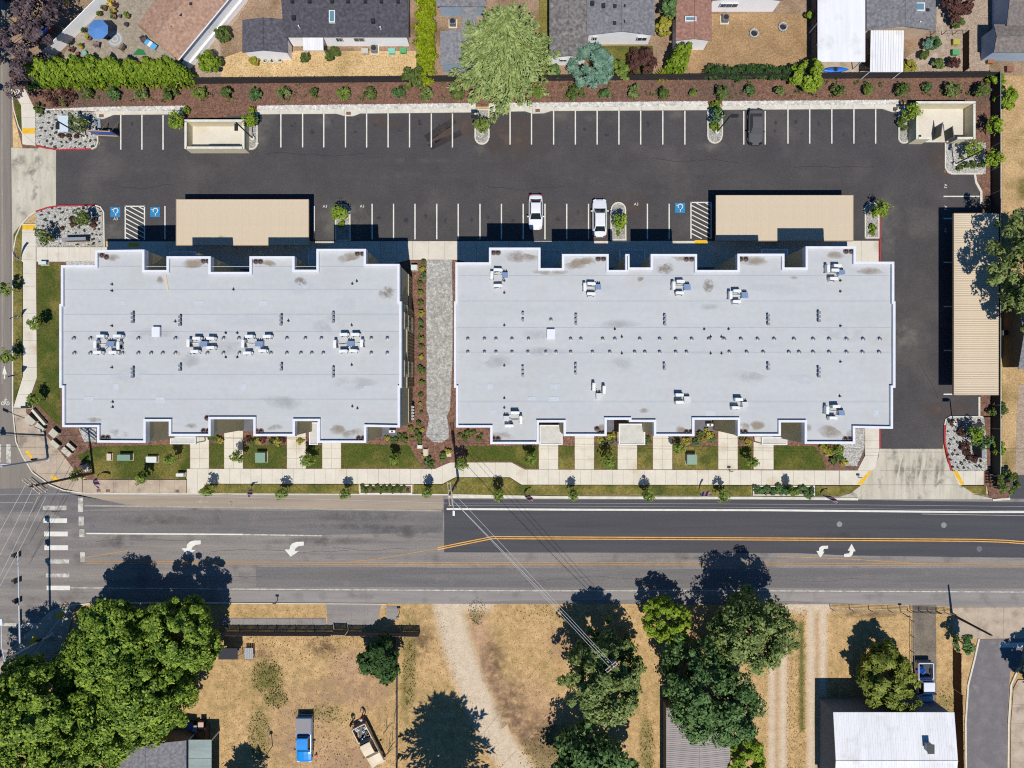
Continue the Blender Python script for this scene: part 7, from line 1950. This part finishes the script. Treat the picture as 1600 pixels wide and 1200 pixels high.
def greenhouse(t, paint, wb, wt, zb, zt, yf0, yf1, yr1, yr0, G=None):
    """yf0 windscreen base, yf1 windscreen top, yr1 rear glass top, yr0 rear glass base (front = +y)"""
    def q(nm, pts, mat):
        b = B(); b.quad(*pts); pts2 = [Vector(p) + Vector((0, 0, -.03)) for p in pts]; b.quad(*pts2[::-1]); return b.build(nm, mat, t, True)
    # pillars and side frames, one painted shell under the glass
    sh = B(); loft(sh, [[(-wb, yf0, zb - .05), (wb, yf0, zb - .05), (wt, yf1, zt - .02), (-wt, yf1, zt - .02)], [(-wb, yr0, zb - .05), (wb, yr0, zb - .05), (wt, yr1, zt - .02), (-wt, yr1, zt - .02)]])
    sh.build('cabin', paint, t, True)
    e = .014
    wsx = .90
    q('windscreen', [(-wb * wsx, yf0 - .02, zb + e), (wb * wsx, yf0 - .02, zb + e), (wt * .92, yf1 + .03, zt - .03 + e), (-wt * .92, yf1 + .03, zt - .03 + e)], G or m_cglass)
    q('rear_window', [(wb * .86, yr0 + .04, zb + e + .01), (-wb * .86, yr0 + .04, zb + e + .01), (-wt * .88, yr1 - .03, zt - .03 + e), (wt * .88, yr1 - .03, zt - .03 + e)], G or m_cglass)
    for s_ in (-1, 1):
        q('side_window', [(s_ * (wb + .012), yf0 - .25, zb), (s_ * (wb + .012), yr0 + .3, zb), (s_ * (wt + .012), yr1 + .12, zt - .08), (s_ * (wt + .012), yf1 - .1, zt - .08)], G or m_cglass)
    rb = B(); loft(rb, [[(-wt * .9, yf1 - .01, zt - .03), (wt * .9, yf1 - .01, zt - .03), (wt * .9, yf1 - .01, zt), (-wt * .9, yf1 - .01, zt)], [(-wt, yf1 - .15, zt - .03), (wt, yf1 - .15, zt - .03), (wt, yf1 - .15, zt + .025), (-wt, yf1 - .15, zt + .025)],
                        [(-wt, (yf1 + yr1) / 2, zt - .03), (wt, (yf1 + yr1) / 2, zt - .03), (wt * .97, (yf1 + yr1) / 2, zt + .05), (-wt * .97, (yf1 + yr1) / 2, zt + .05)],
                        [(-wt, yr1 + .12, zt - .03), (wt, yr1 + .12, zt - .03), (wt, yr1 + .12, zt + .025), (-wt, yr1 + .12, zt + .025)], [(-wt * .9, yr1, zt - .03), (wt * .9, yr1, zt - .03), (wt * .9, yr1, zt), (-wt * .9, yr1, zt)]])
    rb.build('roof', paint, t, True)
def car(x, y, rz, L, wd, paint, label, zbelt=.92, ztop=1.42, dim=False):
    p = W(x, y, .8); t = thing('car', (p.x, p.y, .045), label, 'car', None, R(rz)); h = L / 2; w = wd / 2; G = P('smoked_glass', C(84, 84, 88), rough=.3) if dim else m_cglass
    st = [(h, .55, .34, .55), (h - .07, .72, .26, .64), (h - .25, .88, .22, .72), (h - .6, .97, .2, .79), (h - 1.15, 1, .2, .88), (h - 1.5, 1, .2, zbelt), (0, 1, .2, zbelt + .02), (-h + 1.2, 1, .2, zbelt + .02), (-h + .75, .98, .22, zbelt + .03), (-h + .3, .92, .26, zbelt - .02), (-h + .08, .8, .32, zbelt - .16), (-h, .66, .4, zbelt - .3)]
    b = loft(B(), [ring(yy, w * k, zb, zt) for yy, k, zb, zt in st]); b.build('body', paint, t, True, smooth=False)
    greenhouse(t, paint, w * .86, w * .66, zbelt - .01, ztop, h - 1.25, h - 1.95, -h + 1.25, -h + .62, G)
    wheels(t, w - .0, (h - .85, -h + .9))
    for s_ in (-1, 1):
        B().obox((s_ * w * .66, h - .2, .66), Vector((1, -.5 * s_, 0)).normalized(), Vector((.5 * s_, 1, 0)).normalized(), Vector((0, 0, 1)), .2, .13, .07).build('headlight', m_hl if not dim else m_cglass, t, True)
        B().obox((s_ * w * .7, -h + .1, .78), Vector((1, .3 * s_, 0)).normalized(), Vector((-.3 * s_, 1, 0)).normalized(), Vector((0, 0, 1)), .2, .06, .07).build('taillight', m_tl if not dim else m_dark, t, True)
        B().obox((s_ * (w + .08), h - 1.6, .98), Vector((1, 0, 0)), Vector((0, 1, 0)), Vector((0, 0, 1)), .1, .07, .06).build('mirror', paint, t, True)
    return t
m_cw = P('white_car_paint', C(246, 247, 250), rough=.25, coat=.6, fine=.0); m_cw2 = P('pearl_white_paint', C(244, 245, 247), rough=.25, coat=.6, fine=.0); m_cb = P('black_car_paint', C(100, 98, 100), rough=.9, spec=.1, fine=0)
car(837, 331, 180, 4.5, 1.8, m_cw, 'white coupe parked nose down, left of the two white cars')
car(937, 340.5, 0, 4.85, 1.86, m_cw2, 'pearl white sedan parked nose up beside the small island')
car(1181, 198, 180, 4.6, 1.82, m_cb, 'black car parked in the upper row right of the tree island', dim=True)
def pickup(x, y, rz, L, wd, paint, label, cover=None, ztop=1.85, bedmat=None):
    p = W(x, y, 1.0); t = thing('pickup_truck', (p.x, p.y, .02), label, 'pickup truck', None, R(rz)); h = L / 2; w = wd / 2; zb = 1.12
    cabr = h - 3.55      # rear wall of the cab
    st = [(h, .8, .5, .82), (h - .1, .92, .42, .95), (h - .35, .98, .38, 1.02), (h - 1.1, 1, .36, 1.1), (h - 1.4, 1, .36, zb), (cabr, 1, .36, zb)]
    loft(B(), [ring(yy, w * k, z0, zt) for yy, k, z0, zt in st]).build('body', paint, t, True)
    greenhouse(t, paint, w * .88, w * .72, zb - .02, ztop, h - 1.35, h - 1.95, cabr + .12, cabr + .02)
    bd = B()
    bd.box(-w, -w + .09, -h + .05, cabr - .02, .4, zb + .06); bd.box(w - .09, w, -h + .05, cabr - .02, .4, zb + .06); bd.box(-w + .09, w - .09, -h, -h + .09, .4, zb + .04); bd.box(-w + .09, w - .09, cabr - .1, cabr - .02, .4, zb + .06)
    bd.build('bed_side', paint, t, True); B().box(-w + .09, w - .09, -h + .09, cabr - .1, .5, .58).build('bed_floor', bedmat or m_dark, t, True)
    if cover: B().box(-w + .04, w - .04, -h + .03, cabr - .05, zb + .065, zb + .12).build('bed_cover', cover, t, True, bevel=.02)
    wheels(t, w - .01, (h - .95, -h + 1.15), .38, .26)
    for s_ in (-1, 1):
        B().obox((s_ * w * .74, h - .08, .82), Vector((1, 0, 0)), Vector((0, 1, 0)), Vector((0, 0, 1)), .2, .1, .09).build('headlight', m_hl, t, True); B().box(s_ * (w - .05) - .06, s_ * (w - .05) + .06, -h - .01, -h + .06, .75, 1.05).build('taillight', m_tl, t, True)
        B().obox((s_ * (w + .14), h - 1.75, 1.2), Vector((1, 0, 0)), Vector((0, 1, 0)), Vector((0, 0, 1)), .13, .07, .1).build('mirror', m_dark, t, True)
    B().box(-w * .95, w * .95, -h - .18, -h - .02, .45, .62).build('bumper', m_rim, t, True); B().box(-w * .95, w * .95, h - .05, h + .1, .42, .6).build('bumper', m_rim, t, True)
    return t
pickup(475, 1156, 180, 5.7, 1.95, P('bright_blue_paint', C(20, 150, 235), rough=.25, coat=.6, fine=0), 'bright blue pickup with grey bed cover on the dry yard', P('grey_vinyl_cover', C(150, 148, 150), rough=.8))
bt = pickup(575.5, 1165, 180 + 27, 5.5, 1.9, P('beige_truck_paint', C(226, 206, 174), rough=.5, fine=.05), 'old beige pickup with junk piled in its bed on the dry yard')
wt = pickup(1446, 1070, 180, 5.6, 1.95, P('white_truck_paint', C(236, 240, 248), rough=.3, coat=.4, fine=0), 'white pickup with blue bed load on the worn driveway', None)
tp = W(1441, 1050, 1.2); o = B(); random.seed(5)
tt = thing('blue_tarp', (tp.x, tp.y, .62), 'blue tarpaulin bundle lying in the white pickup bed', 'tarpaulin')
crown(tt, (0, 0, .25), (.5, .55, .3), 16, 14, .35, P('blue_tarp_cloth', C(40, 100, 200), rough=.7), nm='cloth')
for i in range(16):
    a = random.uniform(-1.9, 1.9); dv = Matrix.Rotation(R(207), 3, 'Z') @ Vector((random.uniform(-.6, .6), -2.5 + random.uniform(0, 1.9), .66 + random.uniform(0, .25)))
    c = W(575.5, 1165, 1.0) + Vector((0, 0, -1.0)) + dv
    jt = thing('scrap_piece', c, ['grey metal', 'black plastic', 'pale timber', 'white plastic'][i % 4] + f' scrap piece in the beige truck bed, {ORD[i]} of the pile', 'scrap', 'scrap in the beige truck bed', random.uniform(0, 3))
    if i % 4 == 2: B().obox((0, 0, .1), Vector((1, 0, .15)).normalized(), Vector((0, 1, 0)), Vector((0, 0, 1)), .5, .06, .04).build('plank', m_tim, jt, True)
    else: B().box(-.2, .2, -.14, .14, 0, .25).build('box', (m_metal, m_dark, m_tim, m_vinyl)[i % 4], jt, True, bevel=.03); B().tube((-.15, 0, .25), (.2, .05, .34), .03, .03, 6).build('handle', m_dark, jt, True)

# ------------------------------------------------------------------ people beside the beige truck
m_skin = P('skin', C(190, 140, 112), rough=.6, fine=.03); m_hair = P('dark_hair', C(40, 32, 28), rough=.8)
def person(x, y, rz, shirt, trousers, label, hat=None, reach=0.3, lean=.15):
    p = W(x, y); t = thing('person', (p.x, p.y, .02), label, 'person', None, R(rz))
    J = {}; E = []
    def j(n, co, r): J[n] = (Vector(co), r)
    j('pel', (0, 0, .95), .15); j('sp', (0, lean * .35, 1.15), .145); j('ch', (0, lean * .8, 1.36), .165); j('nk', (0, lean, 1.5), .06); j('hd', (0, lean * 1.15, 1.6), .085); j('tp', (0, lean * 1.2, 1.72), .075)
    E += [('pel', 'sp'), ('sp', 'ch'), ('ch', 'nk'), ('nk', 'hd'), ('hd', 'tp')]
    for s_, q in ((-1, 'l'), (1, 'r')):
        j('hp' + q, (s_ * .1, 0, .9), .1); j('kn' + q, (s_ * .12, .06 * s_ + .04, .5), .068); j('an' + q, (s_ * .13, .1 * s_, .09), .045); j('to' + q, (s_ * .15, .1 * s_ + .18, .04), .035)
        E += [('pel', 'hp' + q), ('hp' + q, 'kn' + q), ('kn' + q, 'an' + q), ('an' + q, 'to' + q)]
        j('sh' + q, (s_ * .19, lean * .85, 1.42), .065); j('el' + q, (s_ * .27, lean + reach * .35, 1.16), .048); j('wr' + q, (s_ * .2, lean + reach, 1.08), .034); j('pm' + q, (s_ * .19, lean + reach + .08, 1.07), .036)
        E += [('ch', 'sh' + q), ('sh' + q, 'el' + q), ('el' + q, 'wr' + q), ('wr' + q, 'pm' + q)]
        for k in range(4):
            fx = s_ * .19 + (-.03 + .02 * k); ln = (.07, .085, .08, .06)[k]
            j(f'f{q}{k}a', (fx, lean + reach + .13, 1.06), .01); j(f'f{q}{k}b', (fx, lean + reach + .13 + ln * .6, 1.03), .009); E += [('pm' + q, f'f{q}{k}a'), (f'f{q}{k}a', f'f{q}{k}b')]
        j(f'th{q}', (s_ * .19 - s_ * .06, lean + reach + .09, 1.06), .011); E += [('wr' + q, f'th{q}')]
    names = list(J); ix = {n: i for i, n in enumerate(names)}
    me = bpy.data.meshes.new('body'); me.from_pydata([tuple(J[n][0]) for n in names], [(ix[a], ix[b]) for a, b in E], [])
    tmp = bpy.data.objects.new('tmp', me); COL.objects.link(tmp)
    sk = tmp.modifiers.new('s', 'SKIN'); sk.use_smooth_shade = True; tmp.modifiers.new('u', 'SUBSURF').levels = 1
    for n, v in zip(names, me.skin_vertices[0].data): v.radius = (J[n][1], J[n][1]); v.use_root = (n == 'pel')
    dg = bpy.context.evaluated_depsgraph_get(); dg.update()
    bm_ = bpy.data.meshes.new_from_object(tmp.evaluated_get(dg)); bpy.data.objects.remove(tmp)
    for m_ in (m_skin, shirt, trousers, m_dark): bm_.materials.append(m_)
    for f in bm_.polygons:
        c = f.center; f.use_smooth = True
        f.material_index = 3 if c.z < .1 else 2 if c.z < .98 and abs(c.x) < .24 and c.y < reach * .8 + .1 else 1 if (1.0 < c.z < 1.49 and c.y < lean + reach * .45) else 0
    mesh_obj('body', bm_, None, t)
    hb = B().lathe((0, lean * 1.2 - .015, 1.62), [(.098, 0), (.1, .06), (.085, .12), (.04, .155)], 14); hb.build('hat' if hat else 'hair', hat or m_hair, t, True, smooth=True)
    if hat: B().lathe((0, lean * 1.2, 1.64), [(.16, 0), (.16, .012), (.09, .02)], 16).build('hat_brim', hat, t, True)
    for s_ in (-1, 1): B().lathe((s_ * .032, lean * 1.2 + .075, 1.64), [(.012, -.008), (.014, 0), (.008, .01)], 8).build('eye', m_dark, t, True); B().lathe((s_ * .088, lean * 1.15, 1.61), [(.012, -.03), (.022, 0), (.012, .03)], 8).build('ear', m_skin, t, True)
    B().obox((0, lean * 1.2 + .09, 1.61), Vector((1, 0, 0)), Vector((0, 1, 0)), Vector((0, 0, 1)), .012, .016, .02).build('nose', m_skin, t, True); B().obox((0, lean * 1.2 + .082, 1.565), Vector((1, 0, 0)), Vector((0, 1, 0)), Vector((0, 0, 1)), .025, .006, .006).build('mouth', m_tl, t, True)
person(569.5, 1113, 150, P('red_shirt', C(190, 62, 46), rough=.9), P('dark_trousers', C(46, 48, 60), rough=.9), 'person in a red shirt reaching toward the rear of the beige truck', P('white_cap', C(230, 224, 216), rough=.8), .4, .2)
person(552, 1123, 190, P('maroon_shirt', C(120, 56, 50), rough=.9), P('dark_trousers', C(46, 48, 60), rough=.9), 'person in a maroon shirt standing at the tailgate of the beige truck', None, .3, .15)

# ------------------------------------------------------------------ garden and yard things
def pot(x, y, r, label, mm=None, col=C(150, 96, 70)):
    p = W(x, y, .4); t = thing('flower_pot', (p.x, p.y, .03), label, 'flower pot', 'pots and plants on the upper left patio')
    B().lathe((0, 0, 0), [(r * .65, 0), (r, .38), (r * 1.08, .4), (r * 1.08, .46), (r * .9, .46)], 14).build('pot', P('pot_%d_%d' % (int(col[0] * 99), int(col[2] * 99)), col, rough=.8), t, True)
    if mm: crown(t, (0, 0, .62), (r * 1.3, r * 1.3, .3), 8, 16, .16, LM[mm], nm='foliage')
PT = [(173, 5, .35, 'yellow', C(226, 170, 70)), (163, 13, .28, 'shrub', C(120, 80, 60)), (181, 9, .22, 'red', C(110, 80, 60)), (155, 21, .3, 'shrub', C(130, 90, 60)), (178, 26, .3, 'deep', C(150, 96, 70)), (177, 17, .32, 'yellow', C(150, 96, 70)), (199, 25, .3, 'lime', C(120, 80, 60)), (187, 25, .18, None, C(90, 84, 90)),
      (197, 38, .25, None, C(60, 60, 66)), (132, 48, .25, 'glossy', C(60, 62, 66)), (139, 59, .3, 'yellow', C(120, 90, 60)), (127, 73, .22, 'lime', C(196, 140, 70)), (132, 83, .3, None, C(130, 180, 170)), (121, 84, .22, None, C(120, 70, 60)), (112, 78, .3, 'red', C(110, 74, 60))]
for i, (x, y, r, mm, cc) in enumerate(PT): pot(x, y, r, ('planted' if mm else 'empty') + f' pot on the upper left patio, {nth(i, len(PT)) if False else ORD[i]} counted from the top', mm, cc)
# blue parasol with table
p = W(152, 45, 2.5); t = thing('parasol', (p.x, p.y, .02), 'large blue octagonal parasol on the upper left patio', 'parasol'); r = 16.5 * GS * .97; b = B()
for k in range(8):
    a0, a1 = R(45 * k + 22.5), R(45 * k + 67.5)
    s_ = B().quad((0, 0, 2.75), (r * math.cos(a0), r * math.sin(a0), 2.3), (r * math.cos(a1), r * math.sin(a1), 2.3)).build('canopy_panel', P('blue_canvas', C(88, 140, 205), rough=.9), t, True)
    B().tube((0, 0, 2.72), (r * math.cos(a0), r * math.sin(a0), 2.27), .015, .015, 5).build('rib', m_dark, t, True)
B().tube((0, 0, 0), (0, 0, 2.8), .03, .025, 8).build('pole', m_dark, t, True); B().lathe((0, 0, 0), [(.3, 0), (.3, .08), (.05, .12)], 14).build('base', m_dark, t, True)
p = W(180, 61); t = thing('round_rug', (p.x, p.y, .045), 'pale round rug with rings beside the blue parasol', 'rug')
for k in range(5): B().lathe((0, 0, 0), [(1.05 - .2 * k, 0), (1.05 - .2 * k, .012 + .008 * k), (.05, .012 + .008 * k)], 24).build('ring', P('rug_%d' % (k % 2), C(196, 196, 192) if k % 2 else C(168, 170, 170), rough=1), t, True)
def chair(x, y, rz, label, col):
    p = W(x, y, .5); t = thing('patio_chair', (p.x, p.y, .04), label, 'chair', 'patio chairs', R(rz)); m_ = P('chair_%d' % int(col[0] * 999), col, rough=.8)
    B().box(-.32, .32, -.32, .32, .36, .46).build('seat', m_, t, True, bevel=.03); B().box(-.32, .32, .26, .34, .46, .9).build('backrest', m_, t, True, bevel=.03)
    for s_ in (-1, 1):
        B().box(s_ * .34 - .04, s_ * .34 + .04, -.3, .3, .55, .61).build('armrest', m_, t, True)
        for yy in (-.28, .28): B().box(s_ * .3 - .025, s_ * .3 + .025, yy - .025, yy + .025, 0, .36).build('leg', m_dark, t, True)
chair(151, 69, 170, 'brown grey patio chair below the blue parasol', C(132, 118, 116)); chair(190, 74, -125, 'brown patio chair right of the round rug', C(130, 108, 100)); chair(225, 62, 30, 'dark patio chair beside the angled house', C(90, 76, 80))
p = W(236, 70, .4); t = thing('towel', (p.x, p.y, .5), 'bright blue and white towel on a stand beside the angled house', 'towel', None, R(-35)); B().box(-.8, .8, -.35, .35, 0, .04).build('cloth', P('cyan_cloth', C(90, 180, 235), rough=.9), t, True); B().box(-.3, .1, -.36, .36, .04, .05).build('stripe', m_vinyl, t, True)
for s_ in (-1, 1): B().box(s_ * .6 - .03, s_ * .6 + .03, -.3, .3, -.5, 0).build('leg', m_tim, t, True)
sheet('lawn_mat', [(208, 86), (216, 76), (224, 78), (229, 86)], .06, P('green_mat', C(50, 128, 74), rough=1), .03)
p = W(73, 47, .6); t = thing('play_slide', (p.x, p.y, .02), 'blue and red plastic play slide under the purple tree', 'slide', None, R(15)); m_pb = P('blue_plastic', C(40, 120, 225), rough=.4); m_pr = P('red_plastic', C(220, 80, 60), rough=.4)
B().obox((-.3, 0, .55), Vector((.85, 0, .5)).normalized(), Vector((0, 1, 0)), Vector((-.5, 0, .85)).normalized(), .9, .3, .03).build('chute', m_pb, t, True)
for s_ in (-1, 1): B().obox((-.3, s_ * .3, .65), Vector((.85, 0, .5)).normalized(), Vector((0, 1, 0)), Vector((-.5, 0, .85)).normalized(), .9, .04, .1).build('side_rail', m_pb, t, True); B().box(.45, .55, s_ * .3 - .05, s_ * .3 + .05, 0, 1.3).build('post', m_pr, t, True)
B().box(.4, .9, -.3, .3, .95, 1.02).build('platform', m_pr, t, True)
for k in range(3): B().box(.86, .92, -.28, .28, .25 + .25 * k, .3 + .25 * k).build('rung', m_pr, t, True)
p = W(105, 5, .3); t = thing('play_ball', (p.x, p.y, .02), 'orange play ball on the upper left yard', 'ball'); B().lathe((0, 0, 0), [(.1, 0), (.27, .12), (.33, .32), (.27, .52), (.1, .63)], 16).build('ball', P('orange_ball', C(245, 170, 50), rough=.5), t, True, smooth=True); B().lathe((0, 0, .31), [(.335, 0), (.335, .03), (.3, .03)], 16).build('stripe', m_vinyl, t, True)
p = W(1305, 109, .3); t = thing('kayak', (p.x, p.y, .05), 'bright blue kayak lying behind the fence below the large white roof', 'kayak', None, R(2))
loft(B(), [[(x_, -w_ * .55, .02), (x_, w_ * .55, .02), (x_, w_, .22), (x_, w_ * .6, .34), (x_, -w_ * .6, .34), (x_, -w_, .22)] for x_, w_ in ((-1.7, .03), (-1.3, .2), (-.7, .34), (0, .38), (.7, .34), (1.3, .2), (1.7, .03))]).build('hull', m_pb, t, True, smooth=True)
B().lathe((0, 0, .34), [(.26, 0), (.28, .03), (.2, .04)], 16).build('cockpit', m_dark, t, True)
for x, y, lb in ((1177.5, 53, 'stone fire ring left on the brown lawn'), (1222.5, 43, 'stone fire ring right on the brown lawn')):
    p = W(x, y); t = thing('fire_ring', (p.x, p.y, .03), lb, 'fire ring')
    for k in range(12): B().obox((.5 * math.cos(k * .5236), .5 * math.sin(k * .5236), .12), Vector((-math.sin(k * .5236), math.cos(k * .5236), 0)), Vector((math.cos(k * .5236), math.sin(k * .5236), 0)), Vector((0, 0, 1)), .12, .09, .12).build('stone', m_rock2, t, True)
    B().lathe((0, 0, 0), [(.4, 0), (.38, .03), (.05, .04)], 12).build('ash', m_dark, t, True)
def condenser(x, y, label, s_=1.0):
    p = W(x, y, .8); t = thing('air_conditioner', (p.x, p.y, .03), label, 'air conditioner', None)
    B().box(-.55 * s_, .55 * s_, -.55 * s_, .55 * s_, 0, .1).build('pad', m_conc, t, True); B().box(-.4 * s_, .4 * s_, -.4 * s_, .4 * s_, .1, .85).build('casing', m_metal, t, True, bevel=.04); B().lathe((0, 0, .85), [(.33 * s_, 0), (.33 * s_, .03), (.2 * s_, .04), (.05, .05)], 16).build('fan_grille', m_dark, t, True)
condenser(584, 75, 'square air conditioner on the ground below the charcoal roofed house'); condenser(707, 33, 'air conditioner beside the small grey roofed house'); condenser(1134.5, 27, 'air conditioner on the brown lawn below the white end wall'); condenser(1571, 520, 'air conditioner beside the olive house beyond the right fence', .8)
for x, y, lb, mcol in ((612, 80, 'teal garden box below the charcoal roofed house', C(130, 200, 180)), (630, 79, 'green and white hose reel box below the charcoal roofed house', C(90, 170, 110)), (570, 80, 'pale garden stand below the charcoal roofed house', C(200, 196, 180)), (1494, 66, 'yellow garden box in the upper right yard', C(190, 180, 80)), (1493, 82, 'dark garden box in the upper right yard', C(90, 100, 96)), (1548, 95, 'planter of green plants by the blue house', C(160, 110, 80)), (1578, 108, 'brick raised bed below the blue house', C(150, 104, 84))):
    p = W(x, y, .4); t = thing('garden_box', (p.x, p.y, .03), lb, 'garden box'); B().box(-.4, .4, -.3, .3, 0, .45).build('box', P('gbox_%d' % int(mcol[0] * 999), mcol, rough=.8), t, True, bevel=.03); B().box(-.43, .43, -.33, .33, .45, .5).build('lid', P('gbox_%d' % int(mcol[0] * 999), mcol), t, True); B().tube((-.2, -.32, .3), (.2, -.32, .3), .02, .02, 5).build('handle', m_dark, t, True)
for i, (x, y) in enumerate(((414, 94), (425, 95), (437, 94))):
    p = W(x, y, .3); t = thing('garden_ring', (p.x, p.y, .03), f'round stone garden ring below the grey garage wing, {nth(i, 3)}', 'garden ring', 'garden rings'); B().lathe((0, 0, 0), [(.32, 0), (.34, .22), (.24, .22), (.22, .06)], 16).build('ring', m_rock, t, True); crown(t, (0, 0, .25), (.18, .18, .15), 5, 8, .12, LM['shrub'], nm='plant')
# bins and odds in the lower left yard
for i, (x, y, cc, lb) in enumerate(((297, 1135, C(70, 110, 190), 'blue lidded wheelie bin beside the patio roof'), (304, 1138, C(150, 156, 160), 'grey lidded wheelie bin, middle of three'), (314, 1133, C(214, 176, 160), 'pale pink lidded wheelie bin, rightmost of three'))):
    p = W(x, y, 1.0); t = thing('wheelie_bin', (p.x, p.y, .02), lb, 'bin', 'wheelie bins'); m_ = P('bin_%d' % i, cc, rough=.6)
    loft(B(), [[(-.25, -.3, .06), (.25, -.3, .06), (.25, .3, .06), (-.25, .3, .06)], [(-.32, -.38, 1.0), (.32, -.38, 1.0), (.32, .38, 1.0), (-.32, .38, 1.0)]]).build('body', m_dark, t, True); B().box(-.35, .35, -.42, .4, 1.0, 1.08).build('lid', m_, t, True, bevel=.03)
    for s_ in (-1, 1): B().tube((s_ * .25, .34, .1), (s_ * .32, .34, .1), .1, .1, 12).build('wheel', m_tire, t, True)
p = W(389, 1021, .7); t = thing('garden_table', (p.x, p.y, .02), 'pale slatted garden table beside the corner trees', 'table')
for k in range(5): B().box(-.55 + .22 * k, -.36 + .22 * k, -.7, .7, .68, .72).build('slat', m_metal, t, True)
for sx in (-1, 1):
    for sy in (-1, 1): B().box(sx * .45 - .03, sx * .45 + .03, sy * .6 - .03, sy * .6 + .03, 0, .68).build('leg', m_dark, t, True)
p = W(360, 1018, 1.2); t = thing('swing_frame', (p.x, p.y, .02), 'dark garden swing seat with canopy left of the garden table', 'swing seat'); B().box(-1.2, 1.2, -.7, .7, 1.9, 1.98).build('canopy', P('dark_canopy_cloth', C(54, 54, 62), rough=.9), t, True); B().box(-.9, .9, -.3, .3, .5, .6).build('seat', P('grey_seat_cloth', C(120, 120, 126), rough=.9), t, True)
for sx in (-1, 1):
    for sy in (-1, 1): B().tube((sx * 1.15, sy * .65, 0), (sx * 1.1, sy * .3, 1.9), .03, .03, 6).build('leg', m_dark, t, True)
p = W(311, 1023, .5); t = thing('blue_tarp', (p.x, p.y, .03), 'crumpled blue tarpaulin under the edge of the corner trees', 'tarpaulin'); crown(t, (0, 0, .25), (1.0, .8, .3), 18, 14, .5, MATS['blue_tarp_cloth'], nm='cloth')
p = W(426, 1165); t = thing('yard_lamp', (p.x, p.y, .02), 'thin dark lamp post left of the blue pickup', 'lamp post'); B().tube((0, 0, 0), (0, 0, 3.2), .05, .04, 8).build('pole', m_pole, t, True); B().lathe((0, 0, 3.15), [(.08, 0), (.2, .1), (.22, .3), (.05, .4)], 12).build('lantern', m_pole, t, True)
p = W(494, 1181, .2); t = thing('red_jug', (p.x, p.y, .02), 'small red jug on the ground right of the blue pickup', 'jug'); B().box(-.12, .12, -.2, .2, 0, .32).build('body', m_pr, t, True, bevel=.04); B().tube((0, .1, .32), (0, .16, .42), .04, .03, 8).build('spout', m_dark, t, True)
for i in range(7):
    x, y = 612 + random.uniform(-8, 8), 1120 + i * 9; p = W(x, y); t = thing('loose_branch', (p.x, p.y, .05), f'bare pale branch beside the narrow board fence, {ORD[i]} from the top', 'branch', 'branches by the narrow fence', random.uniform(.6, 1.6)); B().tube((-.9, 0, 0), (.2, .05, .1), .04, .03, 5).build('limb', m_board, t, True); B().tube((.2, .05, .1), (1.0, -.1, .05), .03, .01, 5).build('twig', m_board, t, True)
for x, y, h, lb in ((624, 958, 1.8, 'slim metal sign post beside the dry verge, left of the dirt drive'), (1407, 956, 2.2, 'dark post at the wire fence end beside the driveway gate'), (434, 938, 1.5, 'thin marker post on the road shoulder'), (105, 1010, 3, 'slim signal post beside the corner trees'), (1340, 745, 1.0, 'small post sign beside the right driveway ramp'), (1139, 735, 1.3, 'slim post on the pavement in front of the right building')):
    p = W(x, y); t = thing('sign_post', (p.x, p.y, .02), lb, 'post'); B().tube((0, 0, 0), (0, 0, h), .05, .05, 6).build('post', m_pole, t, True); B().box(-.22, .22, -.02, .02, h - .5, h).build('plate', m_metal, t, True)
# low trellis by the lower right fence corner
t = thing('trellis', W(1541, 745), 'brown slatted trellis at the lower right fence corner', 'trellis'); a = W(1541, 737); d = W(1549, 762)
for k in range(5): c = W(1545, 740 + 4.6 * k); B().box(c.x - .5, c.x + .5, c.y - .06, c.y + .06, .9 + .02 * k, 1.0 + .02 * k).build('slat', m_brownf, t)
for xx in (1540, 1550): c = W(xx, 739); c2 = W(xx, 760); B().box(c.x - .05, c.x + .05, c2.y, c.y, .8, .9).build('rail', m_brownf, t); B().box(c.x - .05, c.x + .05, c.y - .05, c.y + .05, 0, .8).build('post', m_brownf, t)
